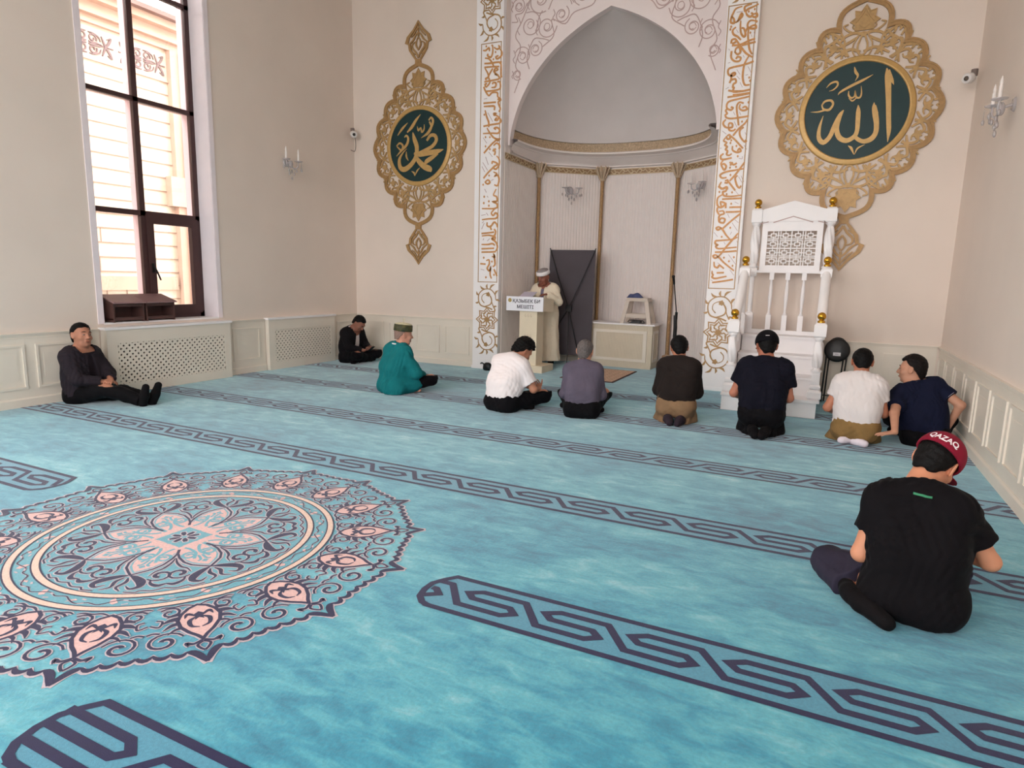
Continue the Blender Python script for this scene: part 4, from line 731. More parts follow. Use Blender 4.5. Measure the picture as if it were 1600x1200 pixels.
k = MB(); k.add([(XB+.45, -2, 6.06), (XB+.45, 16, 6.06), (XB-3, 16, 6.9), (XB-3, -2, 6.9)], [(0, 1, 2, 3)]); k.box((XB+.36, -2, 6.02), (XB+.48, 16, 6.10)); k.build('roof', mat('brown roof', srgb(120, 96, 92), 0.7, var=0.1), bd)
k = MB(); k.tube([(XB+.16, 8.9, -1), (XB+.16, 8.9, 5.6)], .07, 10); k.build('downpipe', M_PEACH, bd)
setkids(bd)
k = MB(); k.add([(-40, -40, -1.0), (40, -40, -1.0), (40, 40, -1.0), (-40, 40, -1.0)], [(0, 1, 2, 3)]); o = k.build('ground', mat('yard paving', srgb(170, 160, 150), 0.8, var=0.08)); o['kind'] = 'structure'
# ---------------------------------------------------------------- radiator covers
def radiator_cover(y0, y1, dep, zt, sill, label):
    r = empty('radiator_cover', (XL, (y0+y1)/2, 0)); tag(r, label, 'radiator cover', 'white lattice radiator covers')
    x1 = XL+dep
    k = MB(); a0, a1, b0, b1 = y0+.13, y1-.11, .12, zt-.17
    k.box((XL+.002, y0, 0), (x1, y0+.02, zt)); k.box((XL+.002, y1-.02, 0), (x1, y1, zt))
    for a, b, c, d in ((y0+.0015, a0, .001, zt-.001), (a1, y1-.0015, .001, zt-.001), (a0, a1, .001, b0), (a0, a1, b1, zt-.001)): k.box((x1-.018, a, c), (x1+.0015, b, d))
    k.build('frame', M_WAIN, r)
    k = MB(); k.box((XL+.002, y0-.02, zt), (x1+.02, y1+.02, zt+.03))
    if sill: k.box((XW, WY0, WZ0-.01), (XL+.01, WY1, WZ0+.012))
    k.build('top_board', M_WHITE, r)
    # diagonal lattice with square holes
    k = MB(); st = .074; mp = lambda u, v, h: (x1-.016+h, u, v); wd = .030
    def clip(p, q):
        t0, t1 = 0., 1.; d = (q[0]-p[0], q[1]-p[1])
        for c, dd, lo, hi in ((p[0], d[0], a0, a1), (p[1], d[1], b0, b1)):
            ta, tb = (lo-c)/dd, (hi-c)/dd; ta, tb = min(ta, tb), max(ta, tb); t0 = max(t0, ta); t1 = min(t1, tb)
        return ((p[0]+t0*d[0], p[1]+t0*d[1]), (p[0]+t1*d[0], p[1]+t1*d[1])) if t1-t0 > 1e-4 else None
    H_ = b1-b0; n = int((a1-a0+H_)/st)+1
    for i in range(n+1):
        u = a0-H_+i*st
        for p, q in (((u, b0), (u+H_, b1)), ((u+H_, b0), (u, b1))):
            c = clip(p, q)
            if c: k.ribbon(list(c), wd, mp, 0, .010)
    k.build('lattice', M_WAIN, r)
    k = MB(); k.box((XL+.003, y0+.02, 0), (XL+.012, y1-.02, zt)); k.box((x1-.06, a0, b0), (x1-.05, a1, b1)); k.build('shade_backing', M_LATT, r)  # dark sheets whose colour stands in for the shade inside the cover
    setkids(r)
radiator_cover(4.78, 6.585, .125, .80, True, 'white lattice radiator cover under the tall window')
radiator_cover(7.345, 8.86, .08, .80, False, 'white lattice radiator cover near the corner, beside the man in black jacket')
# ---------------------------------------------------------------- brown book stands on the sill
M_BOX = mat('dark brown board', srgb(84, 58, 54), 0.4, var=0.12, vscale=8)
M_BOXT = mat('glossy brown board', srgb(150, 118, 118), 0.25, var=0.05)
def book_box(y, label):
    r = empty('book_stand', (XL-.06, y, WZ0+.012)); tag(r, label, 'box', 'brown boxes on the window sill')
    x0, x1, z0 = XL-.20, XL+.06, WZ0+.012; wd = .40; t = .016
    k = MB()
    for yy in (y, y+wd-t): k.add([(x0, yy, z0), (x1, yy, z0), (x1, yy, z0+.24), (x0, yy, z0+.31), (x0, yy+t, z0), (x1, yy+t, z0), (x1, yy+t, z0+.24), (x0, yy+t, z0+.31)], [(0, 1, 2, 3), (7, 6, 5, 4), (0, 4, 5, 1), (1, 5, 6, 2), (2, 6, 7, 3), (3, 7, 4, 0)])
    k.box((x0, y, z0+.03), (x1-.01, y+wd, z0+.045)); k.box((x0, y, z0), (x0+.012, y+wd, z0+.29)); k.box((x1-.02, y+t, z0+.02), (x1-.008, y+wd-t, z0+.06)); k.box((x1-.02, y+t, z0+.19), (x1-.008, y+wd-t, z0+.225)); k.build('case', M_BOX, r)
    k = MB(); k.add([(x0-.02, y-.011, z0+.322), (x1+.04, y-.011, z0+.232), (x1+.04, y+wd+.011, z0+.232), (x0-.02, y+wd+.011, z0+.322), (x0-.02, y-.011, z0+.338), (x1+.04, y-.011, z0+.248), (x1+.04, y+wd+.011, z0+.248), (x0-.02, y+wd+.011, z0+.338)], [(0, 3, 2, 1), (4, 5, 6, 7), (0, 1, 5, 4), (1, 2, 6, 5), (2, 3, 7, 6), (3, 0, 4, 7)]); k.build('slanted_lid', M_BOXT, r)
    k = MB(); k.box((x1+.036, y+wd/2-.04, z0+.222), (x1+.046, y+wd/2+.04, z0+.234)); k.build('ledge', M_BOX, r)
    setkids(r)
book_box(4.93, 'brown slant topped book stand at the left end of the window sill'); book_box(5.36, 'brown slant topped book stand in front of the window mullion')
# ---------------------------------------------------------------- pulpit with steps (minbar)
mb_ = empty('pulpit', (-.5, 8.7, 0)); tag(mb_, 'white wooden mosque pulpit with steps, twisted posts and gold balls', 'pulpit')
PX0, PX1, PY0, PY1 = -1.045, .035, 8.1, 9.42
k = MB(); k.box((PX0, PY0, 0), (PX1-.02, PY1, .185)); k.box((PX0-.01, PY0-.025, .185), (PX1+.01, PY1, .215)); k.build('plinth', M_WHITE, mb_)
steps = [(8.40, .215, .44), (8.70, .44, .665), (9.0, .665, .88)]
for y, z0, z1 in steps:
    k = MB(); k.box((PX0+.09, y, z0), (PX1-.09, PY1, z1-.03)); k.box((PX0+.09, y-.03, z1-.03), (PX1-.09, PY1, z1)); k.build('step', M_WHITE, mb_)
# side panels below the handrails
for xs in (PX0+.05, PX1-.08):
    k = MB(); v = [(8.16, .215), (8.16, .45), (9.0, 1.12), (PY1, 1.12), (PY1, .215)]
    n = len(v); k.add([(xs, y, z) for y, z in v]+[(xs+.03, y, z) for y, z in v], [tuple(range(n-1, -1, -1)), tuple(range(n, 2*n))]+[(i, (i+1) % n, n+(i+1) % n, n+i) for i in range(n)]); k.build('side_panel', M_WHITE, mb_)
def ball(x, y, z):
    k = MB(); k.lathe((x, y, z-.045), [(.038, -.03), (.042, -.01), (.024, 0), (.022, .012), (.03, .02)], 16); k.sphere((x, y, z), .047, 18); k.build('gold_ball', M_BALL, mb_)
def block(k, x, y, z0, z1, s=.062):
    c = s*.35
    k.add([(x-s, y-s, z0+c), (x+s, y-s, z0+c), (x+s, y+s, z0+c), (x-s, y+s, z0+c), (x-s, y-s, z1-c), (x+s, y-s, z1-c), (x+s, y+s, z1-c), (x-s, y+s, z1-c)], [(0, 1, 5, 4), (1, 2, 6, 5), (2, 3, 7, 6), (3, 0, 4, 7)])
    q = s*.7
    k.add([(x-q, y-q, z0), (x+q, y-q, z0), (x+q, y+q, z0), (x-q, y+q, z0), (x-s, y-s, z0+c), (x+s, y-s, z0+c), (x+s, y+s, z0+c), (x-s, y+s, z0+c)], [(3, 2, 1, 0), (0, 1, 5, 4), (1, 2, 6, 5), (2, 3, 7, 6), (3, 0, 4, 7)])
    k.add([(x-q, y-q, z1), (x+q, y-q, z1), (x+q, y+q, z1), (x-q, y+q, z1), (x-s, y-s, z1-c), (x+s, y-s, z1-c), (x+s, y+s, z1-c), (x-s, y+s, z1-c)], [(0, 1, 2, 3), (4, 5, 1, 0), (5, 6, 2, 1), (6, 7, 3, 2), (7, 4, 0, 3)])
def twisted(k, x, y, z0, z1, r=.05):
    h = z1-z0
    k.lathe((x, y, z0), [(r*1.15, 0), (r*1.25, .015), (r*.8, .03), (r*.75, .05)], 18)
    prof = [(r*(.72+.35*math.sin(PI*(i/24))**.7), .05+(h-.1)*i/24) for i in range(25)]
    k.lathe((x, y, z0), prof, 24, flute=4, fl=.17, twist=18)
    k.lathe((x, y, z1), [(r*.75, -.05), (r*.8, -.03), (r*1.2, -.015), (r*1.1, 0)], 18)
posts = []
for x in (PX0+.075, PX1-.055):
    # front post on its square base
    k = MB(); block(k, x, 8.175, .215, .335, .075); block(k, x, 8.175, .335, .40, .06); k.box((x-.045, 8.13, .40), (x+.045, 8.22, .545)); k.box((x-.03, 8.122, .43), (x+.03, 8.13, .52)); twisted(k, x, 8.175, .545, .945); block(k, x, 8.175, .94, 1.115, .066); k.build('front_post', M_WHITE, mb_); ball(x, 8.175, 1.19)
    # middle post
    k = MB(); block(k, x, 8.86, .88, 1.16, .05); k.tube([(x, 8.86, 1.16), (x, 8.86, 1.64)], .04, 16); block(k, x, 8.86, 1.62, 1.755, .064); k.build('middle_post', M_WHITE, mb_); ball(x, 8.86, 1.845)
    k = MB(); k.tube([(x, 8.20, 1.06), (x, 8.86, 1.70)], .055, 18); k.build('handrail', M_WHITE, mb_)
    # side balusters under the sloping rail
    for j, yy in enumerate((8.42, 8.62)):
        k = MB(); zb = .45+(yy-8.16)/(9.0-8.16)*.67; zt = 1.06+(yy-8.2)/.66*.64-.03; k.lathe((x, yy, 0), [(.026, zb), (.026, zb+.1), (.016, zb+.13), (.024, zb+.3), (.016, zt-.1), (.024, zt)], 12); k.build('baluster', M_WHITE, mb_)
    # rear post
    xr = x+(.045 if x < -.5 else -.01); yr = PY1-.06
    k = MB(); block(k, xr, yr, .88, 1.16, .05); k.tube([(xr, yr, 1.16), (xr, yr, 1.66)], .03, 14); block(k, xr, yr, 1.64, 1.76, .055); twisted(k, xr, yr, 1.76, 2.34, .052); block(k, xr, yr, 2.33, 2.53, .066); k.build('rear_post', M_WHITE, mb_); ball(xr, yr, 2.61)
    posts.append(xr)
    k = MB(); k.box((x-.02, 8.9, 1.66), (x+.02, yr-.03, 1.70)); k.build('side_rail', M_WHITE, mb_)
# gabled lattice back
xa, xb = posts[0]+.05, posts[1]-.05; yb_ = PY1-.075
bp = lambda u, v, h: (u, yb_-h, v)
k = MB(); LX0, LX1, LZ0, LZ1 = xa+.10, xb-.10, 1.79, 2.235
xm = (xa+xb)/2
k.box((LX0-.07, yb_-.02, 1.72), (LX0, yb_+.01, 2.36)); k.box((LX1, yb_-.02, 1.72), (LX1+.07, yb_+.01, 2.36)); k.box((LX0, yb_-.02, 1.72), (LX1, yb_+.01, LZ0)); k.box((LX0, yb_-.02, LZ1), (LX1, yb_+.01, 2.36))
k.box((xa-.05, yb_-.035, 1.69), (xb+.05, yb_+.02, 1.725))
k.poly([(xa-.02, 2.36), (xa-.02, 2.50), (xm, 2.62), (xb+.02, 2.50), (xb+.02, 2.36)], bp, -.01, .035)
k.build('gabled_back', M_WHITE, mb_)
k = MB(); k.ribbon([(xa+.16, 2.345), (xm, 2.42), (xb-.16, 2.345)], .012, bp, .035, .038); k.ribbon([(xa-.01, 2.33), (xa+.10, 2.355)], .010, bp, .035, .038); k.ribbon([(xb+.01, 2.33), (xb-.10, 2.355)], .010, bp, .035, .038); k.build('gable_groove', M_GROOVE, mb_)
# lattice: four by four repeats of nested squares over a backing
k = MB(); nx = 4; cw = (LX1-LX0)/nx; ch = (LZ1-LZ0)/nx; bw = .012
for i in range(nx):
    for j in range(nx):
        u, v = LX0+(i+.5)*cw, LZ0+(j+.5)*ch; sx = 1 if i % 2 == 0 else -1; sz = 1 if j % 2 == 0 else -1
        k.ribbon([(u+a*cw, v+b*ch) for a, b in ((-.20, -.20), (.20, -.20), (.20, .20), (-.20, .20))], bw, bp, 0, .014, closed=True)
        for a, b in ((.20, .5), (-.20, -.5)): k.ribbon([(u+a*cw, v), (u+b*cw, v)], bw, bp, 0, .012); k.ribbon([(u, v+a*ch), (u, v+b*ch)], bw, bp, 0, .012)
        k.ribbon([(u+sx*.40*cw, v-sz*.5*ch), (u+sx*.40*cw, v+sz*.40*ch), (u-sx*.5*cw, v+sz*.40*ch)], bw, bp, 0, .013)
k.ribbon([(xm, LZ0), (xm, LZ1)], bw*1.2, bp, 0, .012); k.ribbon([(LX0, (LZ0+LZ1)/2), (LX1, (LZ0+LZ1)/2)], bw*1.2, bp, 0, .012)
k.build('lattice_panel', M_WHITE, mb_)
for i in range(3):
    k = MB(); xx = xa+(i+1)*(xb-xa)/4
    k.box((xx-.032, yb_-.03, .88), (xx+.032, yb_+.03, 1.13)); k.lathe((xx, yb_, 0), [(.03, 1.13), (.018, 1.16), (.016, 1.2), (.026, 1.36), (.022, 1.5), (.014, 1.6), (.018, 1.62)], 14); k.box((xx-.028, yb_-.028, 1.60), (xx+.028, yb_+.028, 1.69)); k.build('back_baluster', M_WHITE, mb_)
k = MB(); k.box((PX0+.09, PY1-.12, .88), (PX1-.09, PY1-.02, .93)); k.build('seat_rail', M_WHITE, mb_)
setkids(mb_)
# ---------------------------------------------------------------- lectern
M_CREAM = mat('cream laminate', srgb(232, 216, 190), 0.5, var=0.03, vscale=6)
M_SIGN = mat('white sign board', srgb(242, 240, 246), 0.4)
lc = empty('lectern', (-4.36, 9.8, 0)); tag(lc, 'cream lectern with a white name board, standing at the niche', 'lectern')
k = MB(); k.box((-4.64, 9.55, 0), (-4.08, 10.03, .115)); k.build('base', M_CREAM, lc)
kp = MB(); kp.box((-4.53, 9.60, .115), (-4.215, 9.87, 1.02))
k = MB(); x0, x1, y0, y1 = -4.745, -4.10, 9.57, 10.02
k.add([(x0, y0, 1.012), (x1, y0, 1.012), (x1, y1, .99), (x0, y1, .99), (x0, y0, 1.23), (x1, y0, 1.23), (x1, y1, 1.20), (x0, y1, 1.20)], [(0, 3, 2, 1), (4, 5, 6, 7), (0, 1, 5, 4), (1, 2, 6, 5), (2, 3, 7, 6), (3, 0, 4, 7)]); k.build('desk', M_CREAM, lc)
k = MB(); k.box((x0-.01, 9.548, 1.008), (x1+.008, 9.572, 1.240)); sg = k.build('name_board', M_SIGN, lc)
def text_mesh(name, body, size, Mx, m, parent, depth=.002):
    c = bpy.data.curves.new(name, 'FONT'); c.body = body; c.size = size; c.align_x = 'CENTER'; c.align_y = 'CENTER'; c.extrude = depth; c.offset = 0.0012; c.resolution_u = 3
    t = bpy.data.objects.new(name, c); COL.objects.link(t); dg = bpy.context.evaluated_depsgraph_get()
    me = bpy.data.meshes.new_from_object(t.evaluated_get(dg)); bpy.data.objects.remove(t); me.transform(Mx); me.materials.clear(); me.materials.append(m)
    o = bpy.data.objects.new(name, me); COL.objects.link(o); o.parent = parent; return o
M_LET = mat('dark grey lettering', srgb(66, 62, 74), 0.5)
Rx = Matrix.Rotation(PI/2, 4, 'X')
for body, x, z in (('ҚАЗЫБЕК БИ', -4.392, 1.166), ('МЕШІТІ', -4.41, 1.072)): text_mesh('lettering', body, .077, Matrix.Translation((x, 9.5465, z)) @ Rx, M_LET, lc)
k = MB(); sp = lambda u, v, h: (u, 9.548-h, v)
k.poly([(-4.69+.033*math.cos(q), 1.178+.033*math.sin(q)) for q in np.linspace(0, 2*PI, 24)[:-1]], sp, 0, .002)
k.poly([(-4.69+.022*math.cos(q), 1.178+.022*math.sin(q)) for q in np.linspace(0, 2*PI, 24)[:-1]], sp, .002, .003, mi=1)
k.poly([(-4.70, 1.165), (-4.68, 1.165), (-4.68, 1.185), (-4.69, 1.197), (-4.70, 1.185)], sp, .003, .004)
k.build('round_emblem', [M_GOLD2, mat('green emblem ring', srgb(120, 140, 70), 0.5)], lc)
M_FAINT = mat('faint grey print', srgb(206, 202, 212), 0.5)
k = MB(); k.ribbon([(-4.17, 1.19), (-4.12, 1.19)], .006, sp, 0, .001); k.ribbon([(-4.16, 1.175), (-4.125, 1.175)], .005, sp, 0, .001); k.build('faint_print', M_FAINT, lc)
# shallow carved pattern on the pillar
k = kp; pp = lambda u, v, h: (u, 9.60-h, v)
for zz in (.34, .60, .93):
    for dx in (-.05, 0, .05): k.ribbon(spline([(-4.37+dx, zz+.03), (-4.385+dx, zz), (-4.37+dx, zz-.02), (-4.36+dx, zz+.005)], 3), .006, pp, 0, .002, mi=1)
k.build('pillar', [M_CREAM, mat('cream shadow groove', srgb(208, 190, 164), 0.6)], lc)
setkids(lc)
k = MB()
v = [(-4.60, 9.72, 1.236), (-4.36, 9.72, 1.236), (-4.37, 9.93, 1.31), (-4.61, 9.93, 1.31)]
k.add(v+[(x, y, z+.004) for x, y, z in v], [(0, 3, 2, 1), (4, 5, 6, 7), (0, 1, 5, 4), (1, 2, 6, 5), (2, 3, 7, 6), (3, 0, 4, 7)])
tag(rel(k.build('paper_sheets', mat('pale lilac paper', srgb(206, 196, 212), 0.6))), 'pale sheets of paper propped on the lectern in front of the speaker', 'paper')
# ---------------------------------------------------------------- banner on an X stand
bn = empty('banner_stand', (-4.14, 10.86, 0)); tag(bn, 'dark grey banner on a black X frame, seen from behind', 'banner')
th = math.radians(7)
Mb = Matrix.Translation((-4.14, 10.86, 0)) @ Matrix.Rotation(th, 4, 'Z') @ Matrix.Rotation(math.radians(-3), 4, 'X')
k = MB(); k.obox(Mb, (-.42, .0, .18), (.42, .006, 2.06)); k.build('banner_cloth', mat('dark grey banner cloth', srgb(78, 70, 76), 0.7, var=0.06, vscale=3, bump=0.1, bscale=8), bn)
k = MB()
T = lambda x, y, z: Mb @ Vector((x, y, z))
hub = (.0, -.10, 1.02)
for s in (1, -1):
    k.tube([T(*hub), T(s*.22, -.07, 1.55), T(s*.42, -.005, 2.09)], .009, 8)
k.tube([T(*hub), T(-.25, -.06, .62), T(-.42, -.005, .18)], .009, 8); k.tube([T(*hub), T(.10, -.06, .60), T(.20, -.01, .18)], .009, 8); k.tube([T(*hub), T(.03, -.16, .5), T(.05, -.24, .0)], .009, 8)
k.build('frame_rods', M_BLACK, bn)
k = MB(); k.obox(Mb @ Matrix.Translation(hub), (-.05, -.03, -.06), (.05, .03, .06)); k.build('hub', M_BLACK, bn)
setkids(bn)
# ---------------------------------------------------------------- low table, plastic stool, cloth, tray
tb = empty('low_table', (-3.24, 11.3, 0)); tag(tb, 'ivory low table with framed ribbed panels at the back of the niche', 'table')
M_PANEL = mat('ivory ribbed board', srgb(216, 202, 180), 0.5, var=0.03)
tx0, tx1, ty0, ty1 = -3.82, -2.66, 11.07, 11.56
k = MB(); k.box((tx0-.045, ty0-.04, .765), (tx1+.045, ty1+.03, .79)); k.build('top', M_WHITE, tb)
k = MB(); k.box((tx0, ty0, 0), (tx1, ty1, .765))
for i in range(40):
    u = tx0+(i+.15)*(tx1-tx0)/40; k.box((u, ty0-.004, 0), (u+.022, ty0, .765))
for i in range(16):
    u = ty0+(i+.15)*(ty1-ty0)/16; k.box((tx1, u, 0), (tx1+.004, u+.022, .765))
k.build('body', M_PANEL, tb)
k = MB()
for a, b, c, d in ((tx0+.09, tx1-.09, .12, .17), (tx0+.09, tx1-.09, .62, .67), (tx0+.09, tx0+.15, .17, .62), (tx1-.15, tx1-.09, .17, .62)): k.box((a, ty0-.018, c), (b, ty0-.003, d))
for a, b, c, d in ((ty0+.07, ty1-.07, .12, .17), (ty0+.07, ty1-.07, .62, .67), (ty0+.07, ty0+.11, .17, .62), (ty1-.11, ty1-.07, .17, .62)): k.box((tx1+.003, a, c), (tx1+.016, b, d))
k.build('panel_frame', M_WAIN, tb); setkids(tb)
M_STOOL = mat('beige white plastic', srgb(206, 190, 176), 0.35, var=0.02)
stl = empty('step_stool', (-2.98, 11.3, .79)); tag(stl, 'beige plastic stool standing on the low table', 'stool')
cx, cy, z0, hh = -2.985, 11.3, .79, .45
k = MB(); n = 4
k.box((cx-.185, cy-.15, z0+hh-.035), (cx+.185, cy+.15, z0+hh)); k.box((cx-.20, cy-.165, z0+hh-.06), (cx+.20, cy+.165, z0+hh-.03)); k.build('seat', M_STOOL, stl)
for sx in (-1, 1):
    for sy in (-1, 1):
        k = MB(); t_, b_ = (cx+sx*.165, cy+sy*.13), (cx+sx*.245, cy+sy*.18); w_ = .035
        k.add([(b_[0]-w_, b_[1]-.02, z0), (b_[0]+w_, b_[1]-.02, z0), (b_[0]+w_, b_[1]+.02, z0), (b_[0]-w_, b_[1]+.02, z0), (t_[0]-w_, t_[1]-.02, z0+hh-.05), (t_[0]+w_, t_[1]-.02, z0+hh-.05), (t_[0]+w_, t_[1]+.02, z0+hh-.05), (t_[0]-w_, t_[1]+.02, z0+hh-.05)], [(0, 3, 2, 1), (4, 5, 6, 7), (0, 1, 5, 4), (1, 2, 6, 5), (2, 3, 7, 6), (3, 0, 4, 7)]); k.build('leg', M_STOOL, stl)
for ya, yb in ((-.17, -.145), (.145, .17)): k = MB(); k.box((cx-.22, cy+ya, z0+.10), (cx+.22, cy+yb, z0+.17)); k.build('rail', M_STOOL, stl)
setkids(stl)
k = MB(); random.seed(2)
vs = []; fs = []; nu, nv = 14, 8
for i in range(nu+1):
    for j in range(nv+1):
        u, v = i/nu-.5, j/nv-.5; e = (1-(2*abs(u))**4)*(1-(2*abs(v))**4)
        vs.append((cx-.06+u*.26, cy-.05+v*.2, z0+hh+.003+.075*e+.012*math.sin(9*u+4*v)*e))
for i in range(nu):
    for j in range(nv): a = i*(nv+1)+j; fs.append((a, a+nv+1, a+nv+2, a+1))
k.add(vs, fs, 0, True); k.add([(cx-.19, cy-.15, z0+hh+.001), (cx+.07, cy-.15, z0+hh+.001), (cx+.07, cy+.05, z0+hh+.001), (cx-.19, cy+.05, z0+hh+.001)], [(0, 3, 2, 1)])
tag(rel(k.build('folded_cloth', mat('blue grey cloth', srgb(74, 82, 120), 0.9, var=0.25, vscale=14, bump=0.4, bscale=30))), 'crumpled blue cloth lying on top of the beige stool', 'cloth')
k = MB(); k.box((cx-.15, cy-.09, z0+.001), (cx+.13, cy+.06, z0+.012)); k.tube([(cx-.16, cy-.1, z0+.02), (cx-.13, cy-.1, z0+.055), (cx+.11, cy-.1, z0+.055), (cx+.14, cy-.1, z0+.02)], .008, 8); k.box((cx-.10, cy-.08, z0+.012), (cx+.06, cy+.04, z0+.04))
tag(rel(k.build('black_tray', M_BLACK)), 'small black tray under the beige stool on the low table', 'tray')
# ---------------------------------------------------------------- prayer rug in front of the table
k = MB(); rx0, rx1, ry0, ry1 = -3.66, -2.79, 9.29, 10.68
k.box((rx0, ry0, .0), (rx1, ry1, .010)); k.add([(rx0+.03, ry0+.03, .0108), (rx1-.03, ry0+.03, .0108), (rx1-.03, ry1-.03, .0108), (rx0+.03, ry1-.03, .0108)], [(0, 1, 2, 3)], 1)
for i in range(7):
    for j in range(11):
        x, y = rx0+.1+i*.11, ry0+.12+j*.115; k.ribbon(spline([(x-.03, y-.02), (x+.01, y+.03), (x+.035, y-.015)], 3), .012, fp, .0114, mi=2)
tag(rel(k.build('prayer_rug', [mat('rug dark edge', srgb(84, 60, 58), 0.9), mat('rug beige pile', srgb(214, 180, 156), 0.9, var=0.15, vscale=20), mat('rug tan figure', srgb(180, 140, 112), 0.9)])), 'small beige patterned prayer rug on the carpet before the low table', 'rug')
# ---------------------------------------------------------------- microphone stand, boxes
ms = empty('microphone_stand', (-2.17, 10.6, 0)); tag(ms, 'black microphone stand in front of the right niche column', 'microphone stand')
k = MB()
for q in range(3): a = 2*PI*q/3+.5; k.tube([(-2.17, 10.6, .13), (-2.17+.24*math.cos(a), 10.6+.24*math.sin(a), .012)], .010, 8)
k.build('tripod_foot', M_BLACK, ms)
k = MB(); k.tube([(-2.17, 10.6, .10), (-2.17, 10.6, .98)], .013, 10); k.tube([(-2.17, 10.6, .93), (-2.17, 10.6, 1.05)], .022, 10); k.build('pole', M_BLACK, ms)
k = MB(); k.tube([(-2.17, 10.58, .62), (-2.165, 10.56, .80), (-2.18, 10.57, 1.0)], .03, 10); k.build('pouch', M_BLACK, ms)
k = MB(); k.tube([(-2.155, 10.58, .95), (-2.19, 10.52, 1.3), (-2.215, 10.5, 1.52)], .009, 8); k.build('boom', M_BLACK, ms)
k = MB(); k.tube([(-2.215, 10.5, 1.5), (-2.225, 10.47, 1.60)], [.016, .019], 10); k.sphere((-2.228, 10.465, 1.62), .027, 12); k.build('microphone', M_BLACK, ms); setkids(ms)
sb = empty('cardboard_box', (-2.28, 10.86, 0)); tag(sb, 'brown cardboard box on the floor beside the microphone stand', 'box')
k = MB(); k.box((-2.40, 10.76, 0), (-2.16, 10.96, .30)); k.build('carton', mat('brown cardboard', srgb(150, 116, 90), 0.8, var=0.1), sb); k = MB(); k.box((-2.40, 10.84, .30), (-2.16, 10.89, .302)); k.build('tape', mat('pale tape', srgb(196, 176, 150), 0.4), sb); setkids(sb)
k = MB()
pr_ = [(.07, 0), (.085, .03), (.08, .08), (.06, .115), (.03, .13)]
k.lathe((-4.99, 9.36, 0), pr_, 16, sq=.6); k.tube(spline([(-5.05, 9.36, .09), (-5.09, 9.35, .12), (-5.12, 9.35, .10)], 4), [.012]*8+[.006], 6)
tag(rel(k.build('black_bag', M_BLACK)), 'small black bag on the floor at the foot of the left pilaster', 'bag')
# ---------------------------------------------------------------- folded round stool right of the pulpit
fc = empty('folding_stool', (.17, 9.38, 0)); tag(fc, 'folded black stool with a round seat leaning on the wall beside the pulpit', 'stool')
M_VINYL = mat('black vinyl', srgb(20, 18, 20), 0.35, var=0.1, bump=0.1, bscale=50)
Mf = Matrix.Translation((.20, 9.42, .70)) @ Matrix.Rotation(math.radians(-7), 4, 'X')
k = MB(); n = 36; prof = [(.0, -.022), (.13, -.026), (.150, -.018), (.155, 0), (.150, .018), (.13, .024), (.0, .022)]
vs = [Mf @ Vector((max(a, .001)*math.cos(2*PI*q/n), h, max(a, .001)*math.sin(2*PI*q/n))) for a, h in prof for q in range(n)]
k.add(vs, [(i*n+q, i*n+(q+1) % n, (i+1)*n+(q+1) % n, (i+1)*n+q) for i in range(len(prof)-1) for q in range(n)], 0, True); k.build('round_seat', M_VINYL, fc)
k = MB(); k.tube([Mf @ Vector((.125*math.cos(a), .03, .165*math.sin(a)+.0)) for a in np.linspace(.5, PI-.5, 12)], .010, 8); k.build('handle', M_BLACK, fc)
for s in (-1, 1):
    k = MB(); k.tube([Mf @ Vector((s*.12, .01, -.06)), Vector((.20+s*.115-.02, 9.32, .012))], .011, 8); k.build('leg', M_BLACK, fc)
    k = MB(); k.tube([Mf @ Vector((s*.085, .035, -.05)), Vector((.20+s*.08-.02, 9.40, .012))], .010, 8); k.build('leg', M_BLACK, fc)
k = MB(); k.tube([(.08, 9.335, .10), (.28, 9.335, .10)], .008, 8); k.build('stretcher', M_BLACK, fc)
k = MB(); k.obox(Mf, (-.045, -.030, -.075), (.045, -.026, -.03)); k.obox(Mf, (-.02, -.0312, -.06), (.02, -.030, -.045), 1); k.build('white_tag', [M_SIGN, M_FAINT], fc); setkids(fc)
